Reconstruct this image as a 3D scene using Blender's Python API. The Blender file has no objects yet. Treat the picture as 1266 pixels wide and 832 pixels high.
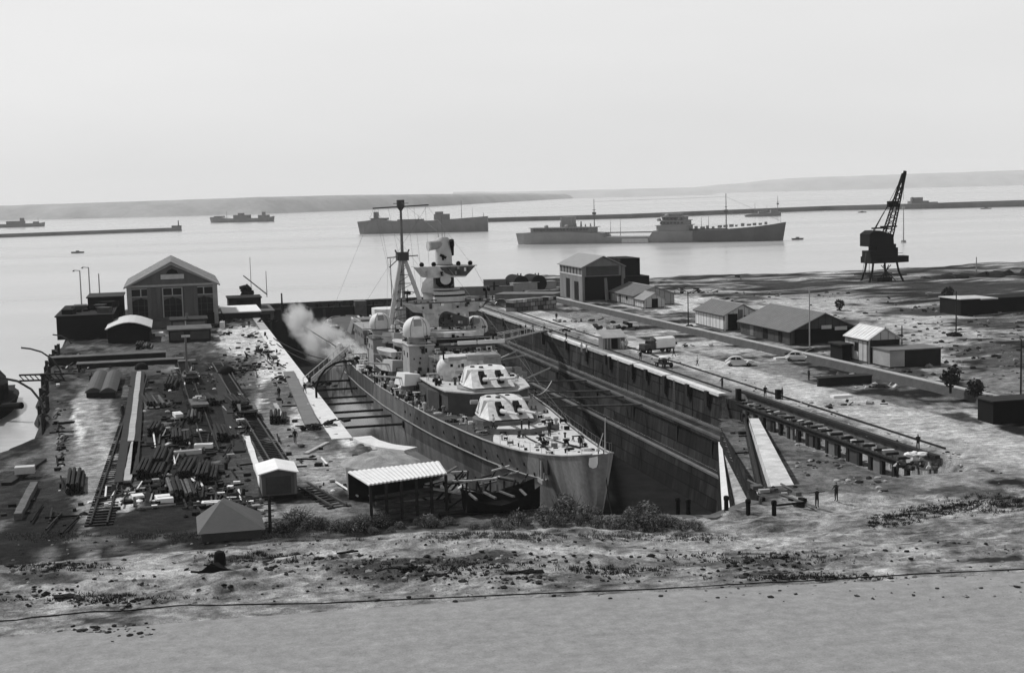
import bpy, bmesh, math, random
import numpy as np
from mathutils import Vector, Matrix, noise
S = bpy.context.scene
COL = S.collection
rnd = random.Random(7)

# ---------------------------------------------------------------- camera
F, CW, CH, HC = 1758.0, 1266.0, 832.0, 27.5
PITCH, ROLL = math.atan(179 / F), math.radians(1.5)
fwd = np.array([0, math.cos(PITCH), -math.sin(PITCH)])
up0 = np.array([0, math.sin(PITCH), math.cos(PITCH)])
rt0 = np.array([1.0, 0, 0])
rt = rt0 * math.cos(ROLL) - up0 * math.sin(ROLL)
up = up0 * math.cos(ROLL) + rt0 * math.sin(ROLL)
cam = bpy.data.cameras.new('camera')
camo = bpy.data.objects.new('camera', cam); COL.objects.link(camo)
cam.sensor_width = 36.0; cam.lens = F / CW * 36.0
cam.clip_start = 1.0; cam.clip_end = 30000
camo.matrix_world = Matrix(((rt[0], up[0], -fwd[0], 0), (rt[1], up[1], -fwd[1], 0), (rt[2], up[2], -fwd[2], HC), (0, 0, 0, 1)))
S.camera = camo

# ---------------------------------------------------------------- sky and sun
SUN_ELEV, SUN_AZ = math.radians(46), math.radians(-52)     # azimuth from +Y (away from camera) towards +X
W = bpy.data.worlds.new('World'); S.world = W; W.use_nodes = True
nt = W.node_tree; nt.nodes.clear()
sk = nt.nodes.new('ShaderNodeTexSky'); sk.sky_type = 'NISHITA'; sk.sun_disc = False
sk.sun_elevation = SUN_ELEV; sk.sun_rotation = SUN_AZ
sk.dust_density = 4.0; sk.air_density = 1.5
bw = nt.nodes.new('ShaderNodeRGBToBW'); nt.links.new(sk.outputs[0], bw.inputs[0])
# high thin overcast veil: evens the sky out
veil = nt.nodes.new('ShaderNodeTexNoise'); veil.inputs['Scale'].default_value = 2.2; veil.inputs['Detail'].default_value = 4
tcw = nt.nodes.new('ShaderNodeTexCoord'); mpw = nt.nodes.new('ShaderNodeMapping'); mpw.inputs['Scale'].default_value = (1, 1, 5)
nt.links.new(tcw.outputs['Generated'], mpw.inputs[0]); nt.links.new(mpw.outputs[0], veil.inputs['Vector'])
vr = nt.nodes.new('ShaderNodeMapRange'); vr.inputs[1].default_value = .2; vr.inputs[2].default_value = .8
vr.inputs[3].default_value = 6.1; vr.inputs[4].default_value = 6.9
nt.links.new(veil.outputs[0], vr.inputs[0])
spw = nt.nodes.new('ShaderNodeSeparateXYZ'); nt.links.new(tcw.outputs['Generated'], spw.inputs[0])
zr_ = nt.nodes.new('ShaderNodeMapRange'); zr_.interpolation_type = 'SMOOTHSTEP'; zr_.inputs[1].default_value = .1; zr_.inputs[2].default_value = .75
zr_.inputs[3].default_value = 1.0; zr_.inputs[4].default_value = .22; nt.links.new(spw.outputs[2], zr_.inputs[0])
zm = nt.nodes.new('ShaderNodeMath'); zm.operation = 'MULTIPLY'; nt.links.new(vr.outputs[0], zm.inputs[0]); nt.links.new(zr_.outputs[0], zm.inputs[1])
mxw = nt.nodes.new('ShaderNodeMix'); mxw.data_type = 'FLOAT'; mxw.inputs[0].default_value = .85
nt.links.new(bw.outputs[0], mxw.inputs[2]); nt.links.new(zm.outputs[0], mxw.inputs[3])
bg = nt.nodes.new('ShaderNodeBackground'); bg.inputs[1].default_value = .13
ow = nt.nodes.new('ShaderNodeOutputWorld')
nt.links.new(mxw.outputs[0], bg.inputs[0]); nt.links.new(bg.outputs[0], ow.inputs[0])
sun = bpy.data.lights.new('sun', 'SUN'); sun.energy = 3.8; sun.angle = math.radians(2.5); sun.color = (1, 1, 1)
suno = bpy.data.objects.new('sun', sun); COL.objects.link(suno)
sd = Vector((math.sin(SUN_AZ) * math.cos(SUN_ELEV), math.cos(SUN_AZ) * math.cos(SUN_ELEV), math.sin(SUN_ELEV)))
suno.rotation_euler = sd.to_track_quat('Z', 'Y').to_euler()
S.view_settings.view_transform = 'Standard'; S.view_settings.look = 'None'
S.view_settings.exposure = 0.0; S.view_settings.gamma = 1.0
S.render.engine = 'CYCLES'
S.cycles.max_bounces = 5; S.cycles.diffuse_bounces = 2; S.cycles.glossy_bounces = 2
S.cycles.volume_bounces = 1; S.cycles.transparent_max_bounces = 12
S.cycles.use_denoising = True
S.cycles.use_adaptive_sampling = True; S.cycles.adaptive_threshold = 0.02
S.cycles.volume_step_rate = 2.0

HAZE = .00006
# ---------------------------------------------------------------- dock frame: x = across (v), y = along the dock (u)
TH = math.atan2(-float(((fwd * F + rt * (210 - 633) - up * (248 - 416)))[0]), float(((fwd * F + rt * (210 - 633) - up * (248 - 416)))[1]))
cT, sT = math.cos(TH), math.sin(TH)
def ray(px, py): return fwd * F + rt * (px - 633) - up * (py - 416)
def U(px, py, z=0.0):
    """dock-frame point (v, u, z) seen at a photo position on height z"""
    d = ray(px, py); t = (z - HC) / d[2]; x, y = d[0] * t, d[1] * t
    return (x * cT + y * sT, -x * sT + y * cT, z)
def V(px, py, v):
    """dock-frame point seen at a photo position on the upright plane at v"""
    d = ray(px, py); t = v / (d[0] * cT + d[1] * sT); x, y = d[0] * t, d[1] * t
    return (v, -x * sT + y * cT, HC + d[2] * t)
def Y(px, py, dist):
    """dock-frame point seen at a photo position at a distance ahead"""
    d = ray(px, py) / F; x, y, z = d * dist
    return (x * cT + y * sT, -x * sT + y * cT, HC + z)
RZ = Matrix.Rotation(TH, 4, 'Z')
def to_world(p): return RZ @ Vector(p)

# ---------------------------------------------------------------- mesh builder
class MB:
    def __init__(s): s.v = []; s.f = []; s.m = []
    def add(s, vs, fs, mi=0):
        n = len(s.v); s.v += [tuple(float(c) for c in p) for p in vs]
        s.f += [tuple(i + n for i in f) for f in fs]; s.m += [mi] * len(fs); return s
    def box(s, x0, x1, y0, y1, z0, z1, mi=0):
        return s.add([(x0,y0,z0),(x1,y0,z0),(x1,y1,z0),(x0,y1,z0),(x0,y0,z1),(x1,y0,z1),(x1,y1,z1),(x0,y1,z1)],
                     [(3,2,1,0),(4,5,6,7),(0,1,5,4),(1,2,6,5),(2,3,7,6),(3,0,4,7)], mi)
    def ob(s, c, size, rz=0, rx=0, ry=0, mi=0):
        M = Matrix.Translation(c) @ Matrix.Rotation(rz,4,'Z') @ Matrix.Rotation(ry,4,'Y') @ Matrix.Rotation(rx,4,'X')
        a,b,h = size[0]/2,size[1]/2,size[2]/2
        vs = [M @ Vector(p) for p in [(-a,-b,-h),(a,-b,-h),(a,b,-h),(-a,b,-h),(-a,-b,h),(a,-b,h),(a,b,h),(-a,b,h)]]
        return s.add(vs, [(3,2,1,0),(4,5,6,7),(0,1,5,4),(1,2,6,5),(2,3,7,6),(3,0,4,7)], mi)
    def tube(s, p0, p1, r0, r1=None, n=8, mi=0):
        r1 = r0 if r1 is None else r1
        p0, p1 = Vector(p0), Vector(p1); d = (p1 - p0)
        if d.length < 1e-6: return s
        d.normalize(); a = d.orthogonal().normalized(); b = d.cross(a)
        vs = [p0 + (a*math.cos(t)+b*math.sin(t))*r0 for t in [2*math.pi*k/n for k in range(n)]]
        vs += [p1 + (a*math.cos(t)+b*math.sin(t))*r1 for t in [2*math.pi*k/n for k in range(n)]]
        fs = [(k,(k+1)%n,n+(k+1)%n,n+k) for k in range(n)] + [tuple(range(n-1,-1,-1)), tuple(range(n,2*n))]
        return s.add(vs, fs, mi)
    def path(s, pts, r, n=6, mi=0):
        for a, b in zip(pts[:-1], pts[1:]): s.tube(a, b, r, r, n, mi)
        return s
    def prism(s, poly, z0, z1, mi=0):
        n = len(poly); vs = [(x,y,z0) for x,y in poly] + [(x,y,z1) for x,y in poly]
        ar = sum(poly[i][0]*poly[(i+1)%n][1]-poly[(i+1)%n][0]*poly[i][1] for i in range(n))
        fs = [(k,(k+1)%n,n+(k+1)%n,n+k) for k in range(n)] + [tuple(range(n-1,-1,-1)), tuple(range(n,2*n))]
        if ar < 0: fs = [f[::-1] for f in fs]
        return s.add(vs, fs, mi)
    def loft(s, rings, closed=True, caps=True, mi=0):
        n = len(rings[0]); vs = [p for r in rings for p in r]; fs = []
        for i in range(len(rings)-1):
            for k in range(n if closed else n-1):
                fs.append((i*n+k, i*n+(k+1)%n, (i+1)*n+(k+1)%n, (i+1)*n+k))
        if caps and closed: fs += [tuple(range(n-1,-1,-1)), tuple(range((len(rings)-1)*n, len(rings)*n))]
        return s.add(vs, fs, mi)
    def lathe(s, prof, c=(0,0,0), n=20, mi=0):
        rings = [[(c[0]+r*math.cos(2*math.pi*k/n), c[1]+r*math.sin(2*math.pi*k/n), c[2]+z) for k in range(n)] for r, z in prof]
        return s.loft(rings, mi=mi)
    def dome(s, c, r, n=20, low=-.35, mi=0, sq=1.0):
        a0 = math.asin(low); pr = [(r*math.cos(a0+(math.pi/2-a0)*k/8)+.001, r*sq*math.sin(a0+(math.pi/2-a0)*k/8)) for k in range(9)]
        return s.lathe(pr, c, n, mi)
    def gable(s, x0, x1, y0, y1, z0, zr, axis='y', over=0, t=.12, mi=0):
        """two roof slopes with thickness; ridge along axis"""
        x0-=over;x1+=over;y0-=over;y1+=over
        if axis == 'y':
            xm=(x0+x1)/2; sl = (zr-z0)/max(.01,(x1-x0)/2-over); ze=z0-sl*over
            pr=[(x0,ze),(xm,zr),(x1,ze),(x1,ze+t),(xm,zr+t),(x0,ze+t)]
            vs=[(a,y0,b) for a,b in pr]+[(a,y1,b) for a,b in pr]
        else:
            ym=(y0+y1)/2; sl=(zr-z0)/max(.01,(y1-y0)/2-over); ze=z0-sl*over
            pr=[(y0,ze),(ym,zr),(y1,ze),(y1,ze+t),(ym,zr+t),(y0,ze+t)]
            vs=[(x0,a,b) for a,b in pr]+[(x1,a,b) for a,b in pr]
        fs=[(0,1,7,6),(1,2,8,7),(2,3,9,8),(3,4,10,9),(4,5,11,10),(5,0,6,11),(0,5,4,1),(1,4,3,2),(6,7,10,11),(7,8,9,10)]
        return s.add(vs, fs, mi)
    def house(s, x0, x1, y0, y1, z0, ze, zr, axis='y', mi=0):
        if axis == 'y':
            xm=(x0+x1)/2; vs=[(x0,y0,z0),(x1,y0,z0),(x1,y0,ze),(xm,y0,zr),(x0,y0,ze),(x0,y1,z0),(x1,y1,z0),(x1,y1,ze),(xm,y1,zr),(x0,y1,ze)]
        else:
            ym=(y0+y1)/2; vs=[(x0,y0,z0),(x0,y1,z0),(x0,y1,ze),(x0,ym,zr),(x0,y0,ze),(x1,y0,z0),(x1,y1,z0),(x1,y1,ze),(x1,ym,zr),(x1,y0,ze)]
        return s.add(vs, [(0,1,2,3,4),(9,8,7,6,5),(0,5,6,1),(1,6,7,2),(2,7,8,3),(3,8,9,4),(4,9,5,0)], mi)
    def rock(s, c, r, seed=0, sub=1, flat=.7, mi=0):
        rr = random.Random(seed); bm = bmesh.new(); bmesh.ops.create_icosphere(bm, subdivisions=sub, radius=1)
        off = Vector((rr.random()*50, rr.random()*50, rr.random()*50)); vs=[]
        sx, sy, a = rr.uniform(.7,1.3), rr.uniform(.7,1.3), rr.uniform(0,6.28)
        for v in bm.verts:
            k = 1 + .7*noise.noise(v.co*1.3+off); x,y,z = v.co*k
            x*=sx; y*=sy; x,y = x*math.cos(a)-y*math.sin(a), x*math.sin(a)+y*math.cos(a)
            vs.append((c[0]+x*r, c[1]+y*r, c[2]+z*r*flat))
        fs=[tuple(v.index for v in f.verts) for f in bm.faces]; bm.free()
        return s.add(vs, fs, mi)
    def build(s, name, mats, parent=None, org=None, smooth=False):
        if not isinstance(mats, (list, tuple)): mats = [mats]
        me = bpy.data.meshes.new(name)
        if org is None and parent is not None: org = parent.get('_o', (0,0,0)) if '_o' in parent else ORG.get(parent.name, (0,0,0))
        if org is None: org = (0,0,0)
        me.from_pydata([(x-org[0], y-org[1], z-org[2]) for x,y,z in s.v], [], s.f)
        for m in mats: me.materials.append(m)
        if len(mats) > 1: me.polygons.foreach_set('material_index', s.m)
        bm = bmesh.new(); bm.from_mesh(me); bmesh.ops.recalc_face_normals(bm, faces=bm.faces); bm.to_mesh(me); bm.free()
        if smooth:
            me.polygons.foreach_set('use_smooth', [True]*len(me.polygons))
            try: me.set_sharp_from_angle(angle=math.radians(40))
            except Exception: pass
        me.update()
        o = bpy.data.objects.new(name, me); COL.objects.link(o)
        if parent is not None: o.parent = parent; ORG[o.name] = tuple(org)
        return o
ORG = {}
def tag(o, label=None, cat=None, group=None, kind=None):
    if label: o['label'] = label
    if cat: o['category'] = cat
    if group: o['group'] = group
    if kind: o['kind'] = kind
    return o
def thing(name, label, cat, at=(0,0,0), rz=0, group=None, local=False):
    """Empty at the base; parts are authored in dock coordinates unless local"""
    o = bpy.data.objects.new(name, None); COL.objects.link(o); o.empty_display_size = .5
    o.location = to_world(at); o.rotation_euler = (0, 0, TH + rz)
    ORG[o.name] = (0,0,0) if local else tuple(at)
    return tag(o, label, cat, group)
def solo(name, mb, mats, label, cat, at, rz=0, group=None, smooth=False, local=True, kind=None):
    """a thing that is one mesh, authored in local coordinates about its base"""
    o = mb.build(name, mats, org=(0,0,0) if local else at, smooth=smooth)
    o.location = to_world(at); o.rotation_euler = (0,0,TH+rz)
    return tag(o, label, cat, group, kind)
def struct(name, mb, mats, smooth=False):
    o = mb.build(name, mats, smooth=smooth); o.rotation_euler = (0,0,TH)
    o['kind'] = 'structure'; return o
def dup(o, at=None, rz=None, label=None, group=None, parent=None):
    c = o.copy(); COL.objects.link(c)
    if parent is not None: c.parent = parent
    if at is not None: c.location = to_world(at)
    if rz is not None: c.rotation_euler = (0,0,TH+rz)
    if label: c['label'] = label
    if group: c['group'] = group
    for ch in [k for k in bpy.data.objects if k.parent == o]: dup(ch, parent=c)
    return c

# ---------------------------------------------------------------- materials (all greys: the photograph is monochrome)
MATS = {}
def mat(name, base, rough=.8, var=.25, scale=.6, fine=8.0, bump=.0, streak=0.0, metal=0.0, spec=.15, attr=None, lo=None, hi=None):
    if name in MATS: return MATS[name]
    m = bpy.data.materials.new(name); m.use_nodes = True; n = m.node_tree; L = n.links.new
    b = n.nodes['Principled BSDF']; b.inputs['Roughness'].default_value = rough
    b.inputs['Metallic'].default_value = metal; b.inputs['Specular IOR Level'].default_value = spec
    tc = n.nodes.new('ShaderNodeTexCoord'); mp = n.nodes.new('ShaderNodeMapping')
    L(tc.outputs['Object'], mp.inputs[0])
    if streak: mp.inputs['Scale'].default_value = (1, 1, streak)
    t1 = n.nodes.new('ShaderNodeTexNoise'); t1.inputs['Scale'].default_value = scale; t1.inputs['Detail'].default_value = 5; t1.inputs['Roughness'].default_value = .62
    t2 = n.nodes.new('ShaderNodeTexNoise'); t2.inputs['Scale'].default_value = fine; t2.inputs['Detail'].default_value = 3
    L(mp.outputs[0], t1.inputs['Vector']); L(mp.outputs[0], t2.inputs['Vector'])
    ad = n.nodes.new('ShaderNodeMath'); ad.operation = 'MULTIPLY_ADD'; ad.inputs[1].default_value = .35
    L(t2.outputs[0], ad.inputs[0]); L(t1.outputs[0], ad.inputs[2])
    mr = n.nodes.new('ShaderNodeMapRange'); mr.inputs[1].default_value = .38; mr.inputs[2].default_value = .97
    L(ad.outputs[0], mr.inputs[0])
    mr.inputs[3].default_value = base*(1-var) if lo is None else lo
    mr.inputs[4].default_value = base*(1+var) if hi is None else hi
    out = mr.outputs[0]
    if attr:
        mr.inputs[3].default_value = 1-var; mr.inputs[4].default_value = 1+var
        at = n.nodes.new('ShaderNodeAttribute'); at.attribute_name = attr
        mu = n.nodes.new('ShaderNodeMath'); mu.operation = 'MULTIPLY'
        L(at.outputs['Fac'], mu.inputs[0]); L(out, mu.inputs[1]); out = mu.outputs[0]
    L(out, b.inputs['Base Color'])
    if bump:
        bp = n.nodes.new('ShaderNodeBump'); bp.inputs['Strength'].default_value = min(1, bump); bp.inputs['Distance'].default_value = .15
        L(ad.outputs[0], bp.inputs['Height']); L(bp.outputs[0], b.inputs['Normal'])
    MATS[name] = m; return m
def camo(name, a, bb, scale, thr=.5, seed=0.0, rough=.6, third=None):
    """two or three tone painted camouflage with hard edges and slight wear"""
    m = bpy.data.materials.new(name); m.use_nodes = True; n = m.node_tree; L = n.links.new
    b = n.nodes['Principled BSDF']; b.inputs['Roughness'].default_value = rough; b.inputs['Specular IOR Level'].default_value = .3
    tc = n.nodes.new('ShaderNodeTexCoord'); mp = n.nodes.new('ShaderNodeMapping'); mp.inputs['Location'].default_value = (seed, seed*1.7, seed*.3)
    L(tc.outputs['Object'], mp.inputs[0])
    t1 = n.nodes.new('ShaderNodeTexNoise'); t1.inputs['Scale'].default_value = scale; t1.inputs['Detail'].default_value = 0
    L(mp.outputs[0], t1.inputs['Vector'])
    r = n.nodes.new('ShaderNodeValToRGB'); r.color_ramp.interpolation = 'CONSTANT'
    r.color_ramp.elements[0].position = 0; r.color_ramp.elements[0].color = (a,a,a,1)
    r.color_ramp.elements[1].position = thr; r.color_ramp.elements[1].color = (bb,bb,bb,1)
    if third is not None:
        e = r.color_ramp.elements.new(thr+.09); e.color = (third,third,third,1)
    L(t1.outputs[0], r.inputs[0])
    t2 = n.nodes.new('ShaderNodeTexNoise'); t2.inputs['Scale'].default_value = 1.6; t2.inputs['Detail'].default_value = 6
    L(tc.outputs['Object'], t2.inputs['Vector'])
    mr = n.nodes.new('ShaderNodeMapRange'); mr.inputs[1].default_value=.3; mr.inputs[2].default_value=.7; mr.inputs[3].default_value=.72; mr.inputs[4].default_value=1.12
    L(t2.outputs[0], mr.inputs[0])
    vm = n.nodes.new('ShaderNodeVectorMath'); vm.operation = 'SCALE'; L(r.outputs[0], vm.inputs[0]); L(mr.outputs[0], vm.inputs['Scale'])
    L(vm.outputs[0], b.inputs['Base Color']); return m
def blocks(name, base, mortar, bw_, bh, var=.35, axis='yz', stain=.5):
    """coursed stone or concrete blocks with weeping stains"""
    m = bpy.data.materials.new(name); m.use_nodes = True; n = m.node_tree; L = n.links.new
    b = n.nodes['Principled BSDF']; b.inputs['Roughness'].default_value = .92; b.inputs['Specular IOR Level'].default_value = .06
    tc = n.nodes.new('ShaderNodeTexCoord'); sp = n.nodes.new('ShaderNodeSeparateXYZ'); cb = n.nodes.new('ShaderNodeCombineXYZ')
    L(tc.outputs['Object'], sp.inputs[0]); L(sp.outputs[1 if axis[0]=='y' else 0], cb.inputs[0]); L(sp.outputs[2], cb.inputs[1])
    br = n.nodes.new('ShaderNodeTexBrick'); br.inputs['Scale'].default_value = 1; br.inputs['Brick Width'].default_value = bw_; br.inputs['Row Height'].default_value = bh
    br.inputs['Mortar Size'].default_value = .09; br.inputs['Mortar Smooth'].default_value = .3
    c1, c2 = base*(1-var), base*(1+var)
    br.inputs['Color1'].default_value = (c1,c1,c1,1); br.inputs['Color2'].default_value = (c2,c2,c2,1); br.inputs['Mortar'].default_value = (mortar,)*3+(1,)
    L(cb.outputs[0], br.inputs['Vector'])
    mp = n.nodes.new('ShaderNodeMapping'); mp.inputs['Scale'].default_value = (.5,.5,.09); L(tc.outputs['Object'], mp.inputs[0])
    t = n.nodes.new('ShaderNodeTexNoise'); t.inputs['Scale'].default_value = 1.1; t.inputs['Detail'].default_value = 12; t.inputs['Roughness'].default_value = .72; L(mp.outputs[0], t.inputs['Vector'])
    mr = n.nodes.new('ShaderNodeMapRange'); mr.inputs[1].default_value=.3; mr.inputs[2].default_value=.72; mr.inputs[3].default_value=1-stain; mr.inputs[4].default_value=1+stain
    L(t.outputs[0], mr.inputs[0])
    vm = n.nodes.new('ShaderNodeVectorMath'); vm.operation='SCALE'; L(br.outputs[0], vm.inputs[0]); L(mr.outputs[0], vm.inputs['Scale'])
    L(vm.outputs[0], b.inputs['Base Color'])
    bp = n.nodes.new('ShaderNodeBump'); bp.inputs['Strength'].default_value=.5; bp.inputs['Distance'].default_value=.08
    L(br.outputs['Fac'], bp.inputs['Height']); bp.invert = True; L(bp.outputs[0], b.inputs['Normal'])
    return m
M = dict(
    black=mat('black_paint', .008, .9, spec=.1), dark=mat('dark_steel', .018, .85, .4, spec=.15), darkgrey=mat('dark_grey', .05, .8, .35, spec=.2),
    grey=mat('mid_grey', .14, .7, .3), lgrey=mat('light_grey', .28, .7, .25), pale=mat('pale_grey', .45, .7, .22), white=mat('white_paint', .72, .6, .12),
    timber=mat('dark_timber', .022, .9, .5, 2.0, 20, spec=.1), wood=mat('weathered_timber', .11, .9, .5, 2.0, 20, spec=.1), plank=mat('light_plank', .35, .8, .35, 2, 20),
    conc=mat('concrete', .34, .85, .3, .7, 9, .3), wconc=mat('white_concrete', .62, .8, .2, .8, 6, .2), dconc=mat('stained_concrete', .1, .9, .5, .5, 6, .2, spec=.1),
    glass=mat('dark_glass', .006, .35, .3, spec=.15), rust=mat('rusty_steel', .05, .75, .6, 1.5, 14), skin=mat('skin', .3, .6, .1),
    cloth=mat('dark_clothing', .02, .9, .3), wcloth=mat('pale_clothing', .55, .9, .15), canvas=mat('canvas', .42, .9, .25, 1.2, 6),
    slate=mat('slate_roof', .15, .7, .25, 1.2, 12), stone=mat('loose_stone', .22, .9, .5, 1.5, 8), coal=mat('coal', .016, .95, .6, 1.5, 10, spec=.1),
)
# ---------------------------------------------------------------- terrain
DOCK = [(18.5,376),(18.5,160),(20.6,152),(23,148),(25,124),(33,113),(43,109.5),(49,114),(66,166),(70,176),(70,376)]
def inside(poly, x, y):
    c = False; n = len(poly); j = n-1
    for i in range(n):
        xi, yi = poly[i]; xj, yj = poly[j]
        if (yi > y) != (yj > y) and x < (xj-xi)*(y-yi)/(yj-yi)+xi: c = not c
        j = i
    return c
def S01(t): t = max(0.0, min(1.0, t)); return t*t*(3-2*t)
def wallv(u): return 92 + (345-u)*5/195.0
def shore_v(u):
    t = [(176,-15.6),(186,-16.4),(200,-17.3),(225,-19.4),(255,-21.0),(290,-21.5),(400,-22)]
    for (a, fa), (b, fb) in zip(t[:-1], t[1:]):
        if u <= b: return fa+(fb-fa)*max(0,(u-a))/(b-a) + .5*math.sin(u*.35)
    return -22
def in_plat(u, v):
    # sunken terrace between the dock head and the quay road
    vl = 49 + (u-114)*(66-49)/52.0
    return v > vl-.5 and v < 73.0 and u > 118 and u < 174
def road_u(v): return 84.0 - .08*(v-10) - 0.0012*(v-10)**2
def height(u, v, nz=True):
    wl = 1 - S01((v-18)/26.0)
    hl = 3*S01((108-u)/9.0); hr = 3*S01((112-u)/38.0)
    h = hl*wl + hr*(1-wl)
    if u < 112:
        rough = S01((u-road_u(v)-.6)/3.0)
        if nz:
            p = Vector((u*.22, v*.12, 3.1)); h += rough*(.4*noise.fractal(p, .8, 2.1, 4) + .16*noise.fractal(p*4.2, .8, 2.1, 3) + .07*noise.fractal(Vector((u*1.3, v*.9, 4)), .7, 2.1, 2))
            h += (1-rough)*.05*noise.noise(Vector((u*.15, v*.08, 9)))
    elif nz:
        h += .05*noise.fractal(Vector((u*.35, v*.35, 1)), .8, 2, 3)
        if v < 18: h += .18*max(0, noise.fractal(Vector((u*.2, v*.4, 5)), .8, 2, 3))
        if v > 103: h += .5*noise.fractal(Vector((u*.035, v*.05, 2)), .8, 2, 4)*S01((v-103)/10)
    if in_plat(u, v): h = -2.8*S01((u-118)/13.0) + .03
    if v > wallv(u) and u > 120: h += 1.0*S01((u-122)/26.0)
    if u > 375 and v < 118: h += 0
    # shore edges fall under the sea
    cu = 177 + max(-14, 2.6*(v+15.8))
    if v < shore_v(max(u,176)) and u > cu: h -= min(1, (u-cu)/4.0)* min(8, (shore_v(u)-v)*2.2)
    if u <= 176 and v < -20 and u > 150: pass
    far = 402 - 6*S01((v-150)/60.) + 34*math.exp(-((v-112)/16.)**2) + 3*math.sin(v*.13) + (8 if v > 200 else 0)*S01((v-200)/50.)
    if v < 18.5: far = 378
    elif v < 90: far = 377 + (far-377)*S01((v-72.5)/14.0)
    if u > far: h -= min(9, (u-far)*1.8)
    return h
def seq(*parts):
    out = []
    for a, b, st in parts:
        n = max(1, int(round((b-a)/st))); out += [a+(b-a)*i/n for i in range(n)]
    out.append(parts[-1][1]); return out
us = seq((10,58,6),(58,66,1.2),(66,116,.36),(116,150,.8),(150,240,1.1),(240,376,2.0),(376,460,3))
vs_ = seq((-160,-40,8),(-40,-24,1.2),(-24,18.5,.5),(18.5,70,.55),(70,104,.7),(104,140,1.4),(140,300,4),(300,420,20))
# albedo patches seen in the photo: x, y, half width, half height (photo units), albedo, softness, noise
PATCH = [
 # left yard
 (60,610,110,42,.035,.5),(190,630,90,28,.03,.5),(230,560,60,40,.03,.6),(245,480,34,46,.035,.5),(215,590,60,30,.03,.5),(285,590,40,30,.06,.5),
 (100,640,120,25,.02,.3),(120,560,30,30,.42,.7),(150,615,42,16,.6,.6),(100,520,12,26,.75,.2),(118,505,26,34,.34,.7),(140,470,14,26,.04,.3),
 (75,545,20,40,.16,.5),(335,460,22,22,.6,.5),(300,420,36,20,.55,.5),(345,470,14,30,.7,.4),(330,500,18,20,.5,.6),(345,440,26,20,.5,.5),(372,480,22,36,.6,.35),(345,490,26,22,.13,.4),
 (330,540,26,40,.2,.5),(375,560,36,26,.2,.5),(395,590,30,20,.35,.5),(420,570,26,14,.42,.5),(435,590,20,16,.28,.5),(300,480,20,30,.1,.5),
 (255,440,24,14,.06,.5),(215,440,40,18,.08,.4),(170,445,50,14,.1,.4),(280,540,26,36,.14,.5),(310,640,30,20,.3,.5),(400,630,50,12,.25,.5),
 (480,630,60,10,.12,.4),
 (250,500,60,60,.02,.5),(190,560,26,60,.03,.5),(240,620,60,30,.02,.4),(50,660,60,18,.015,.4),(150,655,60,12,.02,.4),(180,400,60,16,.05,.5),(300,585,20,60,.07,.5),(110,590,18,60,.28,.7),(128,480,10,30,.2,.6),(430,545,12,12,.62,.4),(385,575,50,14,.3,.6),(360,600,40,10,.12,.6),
 # right yard
 (650,385,40,12,.14,.5),(720,395,60,10,.2,.5),(860,470,70,12,.22,.5),(960,460,60,12,.2,.5),(1000,480,60,8,.11,.5),(1110,520,50,14,.08,.5),(1080,500,60,10,.14,.5),
 (1190,520,40,14,.42,.5),(1130,440,60,20,.4,.5),(1060,400,50,8,.06,.6),(940,375,40,6,.06,.6),(1200,430,40,10,.07,.6),(1110,470,40,8,.06,.6),(900,480,50,8,.07,.6),(1050,440,30,8,.08,.6),(1000,385,90,14,.4,.5),(1160,400,90,20,.42,.5),(1240,480,40,20,.18,.5),(1240,440,40,14,.08,.5),(1215,400,50,8,.06,.5),(1150,385,60,6,.05,.5),(1000,410,40,6,.06,.5),(1090,430,40,8,.05,.5),(1180,520,30,10,.05,.5),(960,500,30,5,.1,.5),(830,380,60,10,.5,.5),
 (1200,355,90,8,.04,.4),(980,356,60,5,.04,.3),(1180,585,60,26,.25,.5),(1230,560,50,20,.08,.4),(1200,610,60,8,.1,.4),(1050,620,70,12,.34,.5),(1010,560,60,14,.16,.4),(1060,575,40,20,.12,.4),
 # foreground
 (200,715,60,8,.5,.5),(60,725,50,10,.08,.5),(40,705,40,8,.1,.4),(80,690,90,8,.2,.4),(560,700,110,8,.07,.6),(480,715,60,8,.07,.6),(620,690,60,6,.07,.6),(300,700,40,8,.07,.5),
 (140,745,40,5,.08,.5),(120,775,26,4,.07,.5),(1230,690,40,7,.03,.4),(900,690,120,6,.12,.6),(960,675,60,4,.1,.5),(700,720,80,5,.14,.6),(420,690,60,8,.42,.5),(700,680,120,6,.42,.5),
]
PP = []
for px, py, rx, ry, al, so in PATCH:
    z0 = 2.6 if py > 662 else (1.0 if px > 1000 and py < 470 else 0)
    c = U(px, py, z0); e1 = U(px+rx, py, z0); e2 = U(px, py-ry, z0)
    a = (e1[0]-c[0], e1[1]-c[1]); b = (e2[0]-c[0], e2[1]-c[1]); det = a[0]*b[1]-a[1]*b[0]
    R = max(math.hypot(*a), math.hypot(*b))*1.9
    PP.append((c[0], c[1], a, b, det, al, so, R))
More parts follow.
